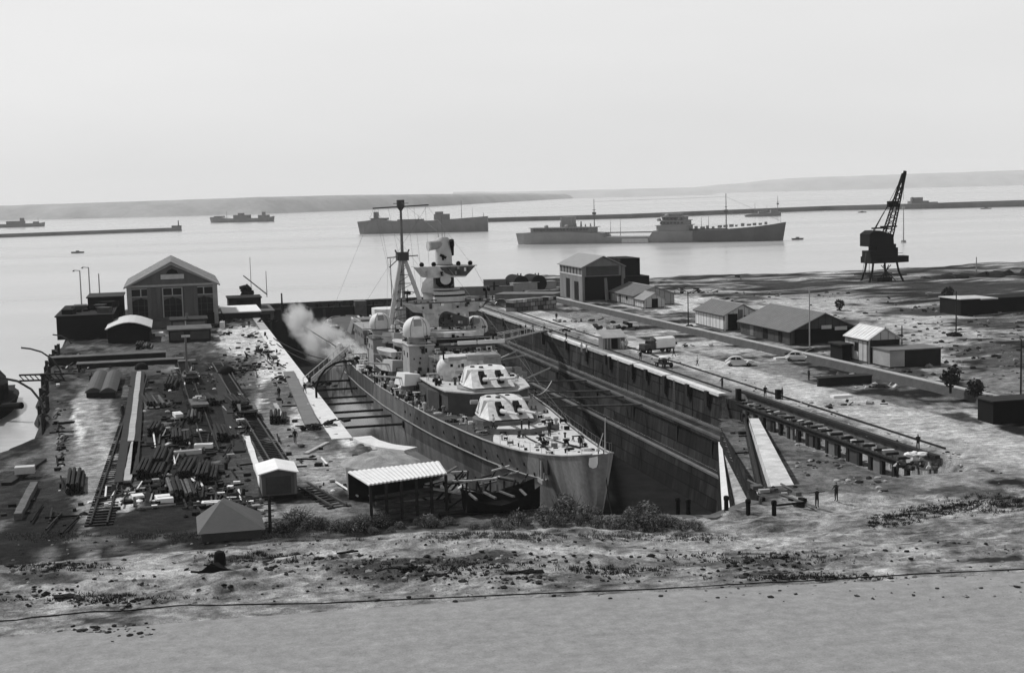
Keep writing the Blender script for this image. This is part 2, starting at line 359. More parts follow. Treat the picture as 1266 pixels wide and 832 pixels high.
def albedo(u, v):
    q = Vector((u*.09, v*.2, 0)); n1 = noise.fractal(q, .9, 2.1, 5); n2 = noise.fractal(Vector((u*.6, v*.6, 7)), .9, 2.1, 3)
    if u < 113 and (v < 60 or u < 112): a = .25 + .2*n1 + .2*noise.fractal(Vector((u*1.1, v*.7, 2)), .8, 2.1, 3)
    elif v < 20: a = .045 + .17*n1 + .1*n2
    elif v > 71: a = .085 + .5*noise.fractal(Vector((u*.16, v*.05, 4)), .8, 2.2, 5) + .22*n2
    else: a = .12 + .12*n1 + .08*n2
    w = 1.0*n1 + .8*n2
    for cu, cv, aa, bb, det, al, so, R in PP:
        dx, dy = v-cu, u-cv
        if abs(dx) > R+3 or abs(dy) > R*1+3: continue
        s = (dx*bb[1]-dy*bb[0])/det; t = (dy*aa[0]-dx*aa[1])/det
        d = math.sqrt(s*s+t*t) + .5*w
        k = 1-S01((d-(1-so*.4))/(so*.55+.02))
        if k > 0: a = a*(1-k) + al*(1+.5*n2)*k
    if 74.2 < v < 84 + .06*(200-u)*(1 if u < 200 else .3) and u > 105 and u < 330:
        e = min(1, (v-74.2)/1.2); a = a*(1-e*.8) + .8*e*(.5+.25*n1+.15*n2)
    if 70 < v <= 74.2 and u > 128: a = .22 + .1*n1
    if u > 176 and v < shore_v(u)+1.0: a = .05
    return max(.012, min(.75, a))
def ground_mat(const=None, amp=.58):
    m = bpy.data.materials.new('ground_surface' if const is None else 'road_surface'); m.use_nodes = True; n = m.node_tree; L = n.links.new
    b = n.nodes['Principled BSDF']; b.inputs['Roughness'].default_value = .92; b.inputs['Specular IOR Level'].default_value = .06
    tc = n.nodes.new('ShaderNodeTexCoord')
    def nz(sc, det, ro, a, c, map_=None):
        t = n.nodes.new('ShaderNodeTexNoise'); t.inputs['Scale'].default_value = sc; t.inputs['Detail'].default_value = det; t.inputs['Roughness'].default_value = ro
        if map_: mp = n.nodes.new('ShaderNodeMapping'); mp.inputs['Scale'].default_value = map_; L(tc.outputs['Object'], mp.inputs[0]); L(mp.outputs[0], t.inputs['Vector'])
        else: L(tc.outputs['Object'], t.inputs['Vector'])
        r = n.nodes.new('ShaderNodeMapRange'); r.inputs[1].default_value = .32; r.inputs[2].default_value = .68; r.inputs[3].default_value = a; r.inputs[4].default_value = c
        r.clamp = True; L(t.outputs[0], r.inputs[0]); return t.outputs[0], r.outputs[0]
    def mul(a, c):
        q = n.nodes.new('ShaderNodeMath'); q.operation = 'MULTIPLY'
        for i, x in enumerate((a, c)):
            if isinstance(x, float): q.inputs[i].default_value = x
            else: L(x, q.inputs[i])
        return q.outputs[0]
    h1, a1 = nz(1.3, 12, .72, 1-amp, 1+amp); h2, a2 = nz(9.0, 6, .7, 1-amp*.8, 1+amp*.8); _, a3 = nz(.35, 6, .6, 1-amp*.5, 1+amp*.5, (1, 2.2, 1))
    k = mul(mul(a1, a2), a3)
    # scattered pebbles and clods
    vo = n.nodes.new('ShaderNodeTexVoronoi'); vo.inputs['Scale'].default_value = 3.2; L(tc.outputs['Object'], vo.inputs['Vector'])
    vr_ = n.nodes.new('ShaderNodeMapRange'); vr_.inputs[1].default_value = .1; vr_.inputs[2].default_value = .22; vr_.inputs[3].default_value = .45 if const is None else .8; vr_.inputs[4].default_value = 1; L(vo.outputs['Distance'], vr_.inputs[0])
    k = mul(k, vr_.outputs[0])
    if const is None:
        at_ = n.nodes.new('ShaderNodeAttribute'); at_.attribute_name = 'albedo'; k = mul(k, at_.outputs['Fac'])
    else: k = mul(k, float(const))
    L(k, b.inputs['Base Color'])
    ad = n.nodes.new('ShaderNodeMath'); ad.operation = 'MULTIPLY_ADD'; ad.inputs[1].default_value = .3; L(h2, ad.inputs[0]); L(h1, ad.inputs[2])
    bp = n.nodes.new('ShaderNodeBump'); bp.inputs['Strength'].default_value = .9 if const is None else .35; bp.inputs['Distance'].default_value = .35 if const is None else .12; L(ad.outputs[0], bp.inputs['Height']); L(bp.outputs[0], b.inputs['Normal'])
    return m
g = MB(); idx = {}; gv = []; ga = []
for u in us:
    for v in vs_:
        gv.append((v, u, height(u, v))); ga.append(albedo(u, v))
nv = len(vs_); gf = []
for i in range(len(us)-1):
    for j in range(nv-1):
        uc, vc = (us[i]+us[i+1])/2, (vs_[j]+vs_[j+1])/2
        if inside(DOCK, vc, uc): continue
        gf.append((i*nv+j, i*nv+j+1, (i+1)*nv+j+1, (i+1)*nv+j))
me = bpy.data.meshes.new('ground'); me.from_pydata(gv, [], gf)
at = me.attributes.new('albedo', 'FLOAT', 'POINT'); at.data.foreach_set('value', ga)
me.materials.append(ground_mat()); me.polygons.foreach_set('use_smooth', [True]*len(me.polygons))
ground = bpy.data.objects.new('ground', me); COL.objects.link(ground); ground.rotation_euler = (0,0,TH); ground['kind'] = 'structure'

# road across the foreground, following the ground 3 cm above it
rv = seq((-60,110,1.0)); ru = 26
vsr, fsr = [], []
for j, v in enumerate(rv):
    for i in range(ru+1):
        e = road_u(v) - .3 + .35*noise.noise(Vector((v*.25, 3, 0)))
        u = 30 + (e-30)*i/ru
        vsr.append((v, u, height(u, v)*1.0 + .03 - (.06 if i == ru else 0)))
for j in range(len(rv)-1):
    for i in range(ru): a = j*(ru+1)+i; fsr.append((a, a+ru+1, a+ru+2, a+1))
struct('road', MB().add(vsr, fsr), ground_mat(.25, .2), smooth=True)

# sea
def sea_mat():
    m = bpy.data.materials.new('sea_water'); m.use_nodes = True; n = m.node_tree; L = n.links.new
    b = n.nodes['Principled BSDF']; b.inputs['Base Color'].default_value = (.4,.4,.4,1); b.inputs['Roughness'].default_value = .22; b.inputs['IOR'].default_value = 1.33
    tc = n.nodes.new('ShaderNodeTexCoord'); mp = n.nodes.new('ShaderNodeMapping'); mp.inputs['Scale'].default_value = (.25, .6, 1); mp.inputs['Rotation'].default_value = (0,0,.2)
    L(tc.outputs['Object'], mp.inputs[0])
    t = n.nodes.new('ShaderNodeTexNoise'); t.inputs['Scale'].default_value = .8; t.inputs['Detail'].default_value = 5; L(mp.outputs[0], t.inputs['Vector'])
    bp = n.nodes.new('ShaderNodeBump'); bp.inputs['Strength'].default_value = .25; bp.inputs['Distance'].default_value = .3
    L(t.outputs[0], bp.inputs['Height']); L(bp.outputs[0], b.inputs['Normal'])
    mp2 = n.nodes.new('ShaderNodeMapping'); mp2.inputs['Scale'].default_value = (.002,.012,1); L(tc.outputs['Object'], mp2.inputs[0])
    t2 = n.nodes.new('ShaderNodeTexNoise'); t2.inputs['Scale'].default_value = 1; t2.inputs['Detail'].default_value = 3; L(mp2.outputs[0], t2.inputs['Vector'])
    mr = n.nodes.new('ShaderNodeMapRange'); mr.inputs[1].default_value=.3; mr.inputs[2].default_value=.7; mr.inputs[3].default_value=.14; mr.inputs[4].default_value=.3
    L(t2.outputs[0], mr.inputs[0]); L(mr.outputs[0], b.inputs['Roughness'])
    return m
SEA = -3.6
sea = MB()
sea.add([(-5200,377.5,SEA),(5200,377.5,SEA),(5200,9000,SEA),(-5200,9000,SEA)], [(0,1,2,3)])
sea.add([(-5200,120,SEA),(-14,120,SEA),(-14,377.5,SEA),(-5200,377.5,SEA)], [(0,1,2,3)])
struct('sea', sea, sea_mat())

# ---------------------------------------------------------------- the dry dock
floor = MB(); floor.add([(17,100,-13),(72,100,-13),(72,378,-13),(17,378,-13)], [(0,1,2,3)])
struct('dock_floor', floor, mat('dock_floor_mud', .012, .95, .6, .3, 3, spec=.03))
mw = blocks('dock_wall_blocks', .026, .006, 5.5, 1.9, .55, 'yz', .9); mw2 = blocks('lower_wall_blocks', .02, .006, 6.5, 1.6, .5, 'yz', .9)
w = thing('dock_wall', 'long dark stepped stone wall of the dry dock on the ship\'s starboard side', 'dock wall', (70,176,-13))
def yb(mb, pts, u0, u1):    # extrude a cross section (v, z) along u
    n = len(pts); mb.add([(a,u0,b) for a,b in pts]+[(a,u1,b) for a,b in pts], [(i,(i+1)%n,n+(i+1)%n,n+i) for i in range(n)]+[tuple(range(n)), tuple(range(2*n-1,n-1,-1))])
a = MB(); yb(a, [(70.02,-.35),(69.6,-4.5),(72,-4.5),(72,-.35)], 175, 374); a.build('upper_face', mw, w)
a = MB(); yb(a, [(69.6,-4.51),(66.4,-4.6),(66.4,-5.0),(66.6,-5.05),(66.2,-8.6),(70,-8.6)], 163, 374); a.build('middle_face', mw, w)
a = MB(); yb(a, [(66.2,-8.61),(64.6,-8.7),(64.6,-9.0),(64.0,-13),(68,-13)], 160, 374); a.build('lower_face', mw2, w)
a = MB(); yb(a, [(66.95,-4.3),(66.35,-4.3),(66.35,-4.58),(66.95,-4.58)], 163, 372); yb(a, [(68.9,-4.25),(68.5,-4.25),(68.5,-4.5),(68.9,-4.5)], 172, 372); a.build('ledge_kerb', M['dconc'], w)
a = MB(); yb(a, [(65.1,-8.45),(64.55,-8.45),(64.55,-8.69),(65.1,-8.69)], 160.2, 372); a.build('lower_ledge_kerb', M['grey'], w)
for i, (u0, u1) in enumerate([(176,196.5),(197.2,212),(212.6,226),(238,262)]):
    a = MB(); a.box(69.7,70.75,u0,u1,-.35,.07); a.build('white_coping', M['wconc'], w)
for u0, u1 in [(226.4,237.6),(262.4,290),(290.4,320),(320.4,345),(345.4,374)]:
    a = MB(); a.box(69.72,70.7,u0,u1,-.35,.05); a.build('coping', M['conc'], w)
for u in (180, 187.5, 197, 205.5, 212.3, 224, 226.3, 238, 251, 268, 286, 302, 322, 340):
    a = MB(); a.box(69.35,69.72,u-.5,u+.5,-rnd.uniform(1.6,3.2),-.1); a.build('fender', M['timber'], w)
for u in (185, 199, 214, 233, 248):
    a = MB(); a.tube((69.5,u,-.3),(69.3,u,-4.3),.06); a.build('drain_pipe', M['dark'], w)
for u in (192.5, 219, 243, 275):
    a = MB(); [a.tube((69.45,u+q,-.1),(69.3,u+q,-4.4),.05,n=4) for q in (-.25,.25)]; [a.tube((69.4,u-.25,-.4-k*.4),(69.4,u+.25,-.4-k*.4),.035,n=4) for k in range(10)]; a.build('ladder', M['grey'], w)
for u in (170, 183, 202, 221, 246):
    a = MB(); a.box(66.3,66.5,u,u+.35,-8.5,-5.1); a.build('stain_strip', M['dark'], w)
# lower end of the wall where the dock head begins
a = MB(); a.add([(69.7,175,-.35),(70.6,170,-.35),(70.6,170,-4.5),(69.7,175,-4.5),(72,176,-.35),(72,176,-4.5)], [(0,1,2,3),(0,4,1),(3,2,5),(1,4,5,2)]); a.build('end_face', mw, w)
w2 = thing('dock_wall', 'concrete dock wall below the white quay edge on the ship\'s port side', 'dock wall', (18.5,160,-13))
a = MB(); a.box(15,18.45,159,376,-13,-.3); a.build('face', mw, w2)
a = MB()
for p, q in [((18.45,376),(18.45,160)),]: a.box(16.6,18.9,160,300,-.3,.12)
a.build('white_coping', M['wconc'], w2)
a = MB(); a.box(17.2,18.9,300.4,374,-.3,.1); a.build('coping', M['conc'], w2)
# curved head of the dock on the near side
hd = thing('curved_dock_edge', 'curved white concrete edge at the near head of the dry dock', 'dock wall', (25,124,-13))
def band(poly, wd, z0, z1):
    """strip of width wd outside a polyline"""
    mb = MB(); L1, L2 = [], []
    for i, p in enumerate(poly):
        a_ = poly[max(0,i-1)]; b_ = poly[min(len(poly)-1,i+1)]
        d = Vector((b_[0]-a_[0], b_[1]-a_[1])).normalized(); n = Vector((d.y, -d.x))
        L1.append(p); L2.append((p[0]+n.x*wd, p[1]+n.y*wd))
    rings = [[(a_[0],a_[1],z0),(b_[0],b_[1],z0),(b_[0],b_[1],z1),(a_[0],a_[1],z1)] for a_, b_ in zip(L1, L2)]
    return mb.loft(rings)
curve = [(18.9,160),(19.4,156.5),(20.6,153),(21.8,151.2),(23.2,149.6)]
band(curve, -2.2, -.3, .16).build('white_coping', M['wconc'], hd)
band([(23.2,149.5),(24.3,140),(25,124),(33,113),(43,109.5),(49,114)], -1.2, -13, .02).build('inner_face', M['dconc'], hd)
MB().add([(49.2,114.5,.0),(48.2,114.5,-13),(65,166,-13),(66,166,-2.8),(69.8,175,-2.8),(69.3,175,-13)], [(0,1,2,3),(3,2,5,4)]).build('side_wall', mw2, hd)

# stair and slide cut at the dock head
sl = thing('dock_slipway', 'two pale concrete ramps with dark timber slides running down to the dock head', 'slipway', U(950,600,-2.8))
def strip(p0, p1, q1, q0, th, mats, name, parent):
    vs = [p0,p1,q1,q0]; n = MB(); n.add(vs+[(x,y,z-th) for x,y,z in vs], [(0,1,2,3),(7,6,5,4),(0,4,5,1),(1,5,6,2),(2,6,7,3),(3,7,4,0)]); return n.build(name, mats, parent)
strip(U(926,517,-1.7),U(938,517,-1.7),U(996,626,-.1),U(962,627,-.1),1.2,mat('pale_ramp',.5,.85,.45,.45,5),'white_ramp',sl)
strip(U(893,551,-4.8),U(913,554,-4.6),U(943,628,-2.2),U(912,631,-2.6),1.2,mat('dirty_shaded_ramp',.3,.85,.85,.5,4),'dirty_shaded_ramp',sl)  # dirt mottling, its darker tone also standing in for partial shade
strip(U(888,545,-4.9),U(892,545,-4.8),U(903,632,-2.2),U(893,632,-2.4),.8,M['wconc'],'edge_strip',sl)
strip(U(913,505,-3.4),U(925,510,-3.4),U(960,627,-1.4),U(943,628,-1.6),.6,M['timber'],'timber_slide',sl)
for k in range(9):
    t = k/8.; p = [U(914+30*t,510+116*t,-3.0+1.3*t), U(925+36*t,512+114*t,-3.0+1.3*t)]
    a = MB(); a.tube(p[0], p[1], .16, n=5); a.build('cross_beam', M['dark'], sl)
for s in ((U(925,512,-2.0),U(964,626,-.6)),(U(918,506,-2.6),U(946,628,-1.4))):
    a = MB(); a.tube(s[0], s[1], .2, n=6); a.build('slide_rail', M['dark'], sl)

# sunken gallery beside the road: wall, columns, beam
gl = thing('retaining_gallery', 'dark timber gallery of posts and beams along the sunken terrace beside the quay road', 'retaining wall', (73,150,-2.8))
a = MB(); a.box(73.0,74.0,126,176,-3.1,-.02); a.build('back_wall', mat('gallery_wall', .1, .85, .7, .8, 4), gl)
a = MB(); a.box(70.5,71.1,127,175,-1.25,-.85); a.box(70.3,70.7,127,175,-.75,-.6); a.build('beam', M['timber'], gl)
a = MB(); a.box(72.7,73.3,126,176,-.02,.3); a.build('top_beam', M['dark'], gl)
for k in range(19):
    u = 128+k*2.55; a = MB(); a.box(70.6,71.0,u-.28,u+.28,-2.9,-.85); a.box(71.2,72.6,u-.14,u+.14,-.8,-.55); a.build('post', M['timber'], gl)
for k, u in enumerate((131.5,139,144,150,156,161,167,172)):
    a = MB(); a.box(72.9,73.04,u-.7,u+.5,-2.5,-1.0+.2*(k%2)); a.build('wall_panel', M['lgrey'] if k%3 else M['pale'], gl)
for k in range(7):
    u = 134+k*5.5; a = MB(); a.box(70.7,71.0,u-1.0,u+1.0,-2.85,-1.3); a.build('infill_panel', M['darkgrey'] if k%2 else M['grey'], gl)
for k in range(16):
    u = 134+k*2.4+rnd.uniform(-.5,.5); a = MB(); a.ob((71.9+rnd.uniform(-.3,.3),u,-.6+rnd.uniform(0,.4)),(rnd.uniform(.5,1.3),rnd.uniform(.15,.4),.08),rnd.uniform(-.5,.5)); a.build('plank', M['white'] if k%3==0 else M['lgrey'], gl)

# retaining wall along the raised yard
rw = MB(); n = 26; L1 = []
for i in range(n+1):
    u = 138 + (352-138)*i/n; L1.append((wallv(u), u))
rings = [[(a_-.9,b_,-.2),(a_+1.0,b_,-.2),(a_+1.0,b_,1.03*S01((b_-122)/26.)+.05),(a_-.35,b_,1.03*S01((b_-122)/26.)+.05)] for a_, b_ in L1]
r = thing('retaining_wall', 'long low dark stone wall with a pale kerb below the sheds', 'wall', (95,230,0))
MB().loft(rings).build('face', mat('low_wall_stone', .06, .85, .35, .8, 6, .3), r)
rings = [[(a_-.38,b_,1.03*S01((b_-122)/26.)+.05),(a_+.5,b_,1.03*S01((b_-122)/26.)+.05),(a_+.5,b_,1.03*S01((b_-122)/26.)+.17),(a_-.38,b_,1.03*S01((b_-122)/26.)+.17)] for a_, b_ in L1]
MB().loft(rings).build('kerb', mat('pale_kerb', .36, .8, .3), r)

# dock gate
gt = thing('dock_gate', 'dark steel caisson closing the far end of the dock with a railed walkway', 'dock gate', (44,375,-13))
a = MB(); a.box(17,71.5,374,377,-13,-1.7); a.build('gate_leaf', mat('gate_steel', .016, .7, .5, .3, 4), gt)
a = MB(); a.box(17,72,373.4,377.5,-1.7,-1.4); a.build('walkway', M['dark'], gt)
a = MB(); a.box(17,72,373.3,373.55,-.55,-.2); a.build('rail', M['dark'], gt)
for k in range(19):
    v = 18.5+k*2.95; a = MB(); a.box(v-.18,v+.18,373.3,373.55,-1.4,-.5); a.build('rail_post', M['dark'], gt)
a = MB(); a.box(46,49,372,377,-7,-.1); a.build('pier', M['dconc'], gt)
for v in (24,31,38,54,61,67):
    a = MB(); a.box(v-.3,v+.3,373.4,374,-12,-1.9); a.build('rib', M['darkgrey'], gt)
# crane rails on the quay
for k, v in enumerate((71.9, 76.2)):
    a = MB(); a.box(-.09,.09,0,230,0,.16); solo('crane_rail', a, M['dark'], ['crane rail in the quay closest to the dock edge','crane rail in the quay on the pale road side'][k], 'rail', (v, 130 if k else 177, .05))
# ================================================================ the warship
SH = thing('warship', 'camouflaged grey heavy cruiser with twin gun turrets standing in the dry dock', 'warship', (35,115,-13))
XC, U0, LS = 35.0, 115.0, 190.0
def zdeck(s): return 2.0 + 3.0*math.exp(-s/13.0) - .15*S01((s-46)/60.0)
def lerp_t(tab, x):
    for (a, fa), (b, fb) in zip(tab[:-1], tab[1:]):
        if x <= b: return fa + (fb-fa)*max(0, (x-a))/(b-a)
    return tab[-1][1]
BD = [(0,.45),(2,1.5),(5,2.2),(11,3.3),(16,4.1),(25,5.2),(35,6.2),(45,7.2),(57,8.0),(71,8.8),(93,9.3),(140,9.0),(165,7.2),(180,4.8),(188,2.6),(190,.6)]
LV = [(1.0,1.0,0),(.80,.95,.12),(.62,.86,.3),(.45,.80,.45),(.25,.76,.6),(.1,.70,.72),(.03,.55,.8),(0.0,.25,.85)]
def hull_pt(s, lv, side):
    h, wfac, _ = lv; zk = -11.6; zd = zdeck(s); z = zk + (zd-zk)*h
    fine = S01(s/62.0)                   # hull gets full aft of the flared bow
    b = lerp_t(BD, s)
    wf = 1 - (1-h)**.9*(1-fine)*.93
    if h < .3: wf *= [1,.97,.9,.66,.3][0] if h>=.3 else (1-((.3-h)/.3)**2.4*.62)
    stern = S01((s-150)/40.0); wf *= 1 - stern*(1-h)**1.2*.9
    rake = (1-h)**1.25*6.5*(1-S01(s/40.0))
    sa = s + rake if s < 40 else s
    if s > 150: sa = s - stern*(1-h)*9
    return (XC + side*b*wf, U0 + sa, z)
ss = [0,.7,2,3.5,5,8,11,14,17,21,25,30,35,40,45,51,57,64,71,82,93,105,120,140,152,165,173,180,185,188,190]
hb = MB()
for side in (-1, 1):
    rings = [[hull_pt(s, lv, side) for lv in LV] + [(XC, hull_pt(s, LV[-1], side)[1], -11.6)] for s in ss]
    hb.loft(rings, closed=False)
hb.loft([[hull_pt(0,lv,-1),hull_pt(0,lv,1)] for lv in LV], closed=False)
top = [hull_pt(s, LV[0], -1) for s in ss] ; top2 = [hull_pt(s, LV[0], 1) for s in ss]
# hull paint: dark grey with a lighter forefoot and a lighter underwater body
def hull_mat():
    m = bpy.data.materials.new('hull_paint'); m.use_nodes = True; n = m.node_tree; L = n.links.new
    b = n.nodes['Principled BSDF']; b.inputs['Roughness'].default_value = .7; b.inputs['Specular IOR Level'].default_value = .12
    tc = n.nodes.new('ShaderNodeTexCoord'); sp = n.nodes.new('ShaderNodeSeparateXYZ'); L(tc.outputs['Object'], sp.inputs[0])
    def math_(op, a, bb=None, c=None):
        q = n.nodes.new('ShaderNodeMath'); q.operation = op
        for i, x in enumerate((a, bb, c)):
            if x is None: continue
            if isinstance(x, (int, float)): q.inputs[i].default_value = x
            else: L(x, q.inputs[i])
        return q.outputs[0]
    def noise_(scale, det, sc3=None):
        t = n.nodes.new('ShaderNodeTexNoise'); t.inputs['Scale'].default_value = scale; t.inputs['Detail'].default_value = det
        if sc3: mp = n.nodes.new('ShaderNodeMapping'); mp.inputs['Scale'].default_value = sc3; L(tc.outputs['Object'], mp.inputs[0]); L(mp.outputs[0], t.inputs['Vector'])
        else: L(tc.outputs['Object'], t.inputs['Vector'])
        return t.outputs[0]
    y, z = sp.outputs[1], sp.outputs[2]          # y aft of bow, z above keel (13 = quay level)
    # camouflage fields run in slanting bands down the side
    sl_ = math_('MULTIPLY_ADD', z, .9, y)
    tri = math_('PINGPONG', sl_, 26.0); k = math_('GREATER_THAN', tri, 13.0)
    base = math_('MULTIPLY_ADD', k, .055, .055)
    bow = math_('LESS_THAN', sl_, 27.0); base = math_('ADD', base, math_('MULTIPLY', bow, .1))
    low = math_('LESS_THAN', z, 11.2); base = math_('ADD', base, math_('MULTIPLY', low, .05))
    st = noise_(1.0, 6, (.5,.5,.07)); mr = n.nodes.new('ShaderNodeMapRange'); mr.inputs[1].default_value=.3; mr.inputs[2].default_value=.7; mr.inputs[3].default_value=.45; mr.inputs[4].default_value=1.5
    L(st, mr.inputs[0]); st2 = noise_(3.0, 5); mr2 = n.nodes.new('ShaderNodeMapRange'); mr2.inputs[1].default_value=.3; mr2.inputs[2].default_value=.7; mr2.inputs[3].default_value=.85; mr2.inputs[4].default_value=1.15
    L(st2, mr2.inputs[0]); base = math_('MULTIPLY', math_('MULTIPLY', base, mr.outputs[0]), mr2.outputs[0]); L(base, b.inputs['Base Color'])
    # plate seams
    cb = n.nodes.new('ShaderNodeCombineXYZ'); L(y, cb.inputs[0]); L(z, cb.inputs[1])
    br = n.nodes.new('ShaderNodeTexBrick'); br.inputs['Scale'].default_value=1; br.inputs['Brick Width'].default_value=7; br.inputs['Row Height'].default_value=2.1; br.inputs['Mortar Size'].default_value=.03
    L(cb.outputs[0], br.inputs['Vector']); bp = n.nodes.new('ShaderNodeBump'); bp.inputs['Strength'].default_value=.35; bp.inputs['Distance'].default_value=.05; L(br.outputs['Fac'], bp.inputs['Height']); L(bp.outputs[0], b.inputs['Normal'])
    return m
hull = hb.build('hull', hull_mat(), SH, smooth=True)
# decks: pale wood forward, dark painted aft of a slanting line
def deck_strip(s0, s1, f0, f1, dz, mats, name):
    mb = MB(); rings = []
    n = max(2, int((s1-s0)/2.5))
    for i in range(n+1):
        s = s0+(s1-s0)*i/n; b = lerp_t(BD, s)-.12; a0, a1 = f0(s), f1(s)
        rings.append([(XC+b*(a0+(a1-a0)*k/6), U0+s, zdeck(s)+dz+.12*(1-(a0+(a1-a0)*k/6)**2)) for k in range(7)])
    mb.loft(rings, closed=False); return mb.build(name, mats, SH)
def bound(s): return max(-1, min(.15, -1 + (s-22)/16.0))      # port edge of the pale planking
dk_dark = mat('dark_deck_paint', .045, .8, .5, .5, 6)
dk_wood = mat('pale_deck_planking', .5, .75, .25, 1.2, 9, streak=1)
deck_strip(.3, 60, lambda s: bound(s), lambda s: 1, -.08, dk_wood, 'foredeck')
deck_strip(21, 60, lambda s: -1, lambda s: bound(s)-.001, -.08, dk_dark, 'deck')
deck_strip(60, 189, lambda s: -1, lambda s: 1, -.08, mat('quarter_deck', .07, .8, .4, .5, 6), 'deck')
# raised edge (waterway) and boot line
for side in (-1, 1):
    mb = MB(); pts = [hull_pt(s, LV[0], side) for s in ss[1:]]
    mb.path([(x,y,z+.06) for x,y,z in pts], .09, 5); mb.build('gunwale', M['lgrey'], SH)
    mb = MB(); pts = []
    for s in [9,14,20,26,32,38,44,50,57,64,71,80,90,100,110]:
        x,y,z = hull_pt(s, (.84,1,0), side); pts.append((x+side*.08, y, z))
    mb.path(pts, .085, 5); mb.build('hull_cable', mat('hull_cable_paint', .22, .7, .2), SH)
    # rails: stanchions with two wires
    mb = MB(); prev = None
    for k in range(60):
        s = 2+k*2.6; x,y,z = hull_pt(min(s,188), LV[0], side); x -= side*.15
        mb.tube((x,y,z),(x,y,z+.95),.02,n=4)
        if prev: 
            for h in (.95,): mb.tube((prev[0],prev[1],prev[2]+h),(x,y,z+h),.012,n=3)
        prev = (x,y,z)
    mb.build('guard_rail', M['grey'], SH)
# portholes along the port bow
ph = MB(); ph.tube((0,0,0),(-.07,0,0),.17,n=10)
first = None
for row, (h, s0, s1, st) in enumerate([(.915,10,58,3.4),(.86,12,36,5.2)]):
    s = s0
    while s < s1:
        x,y,z = hull_pt(s, (h,1,0), -1)
        if first is None: first = ph.build('porthole', M['black'], SH, org=(0,0,0)); o = first
        else: o = first.copy(); COL.objects.link(o); o.parent = SH
        o.location = (x-.0-35-.02, y-115, z+13); s += st*rnd.uniform(.8,1.25)
mb = MB(); x,y,z = hull_pt(1.2,(.93,1,0),-1)
mb.add([hull_pt(s,(h,1,0),-1) and (hull_pt(s,(h,1,0),-1)[0]-.03,hull_pt(s,(h,1,0),-1)[1]-.06,hull_pt(s,(h,1,0),-1)[2]) for s,h in [(.05,.975),(.05,.95),(.2,.93),(.6,.925),(1.0,.935),(1.1,.95),(1.0,.985),(.1,.99)]], [(0,1,2,3,4,5,6,7)])
mb.build('bow_patch', M['white'], SH)
# anchor and hawse plate
x,y,z = hull_pt(9,(.93,1,0),-1)
mb = MB(); mb.ob((x-.15,y,z),(.25,1.5,1.4),rz=.25); mb.build('hawse_plate', M['darkgrey'], SH)
an = MB(); an.tube((x-.35,y+.3,z+.5),(x-.5,y-.2,z-1.2),.13); an.ob((x-.5,y-.2,z-1.3),(.35,1.7,.4)); an.tube((x-.5,y-1,z-1.3),(x-.5,y-1.1,z-.4),.13,.05); an.tube((x-.5,y+.6,z-1.3),(x-.5,y+.7,z-.4),.13,.05); an.build('anchor', M['lgrey'], SH)

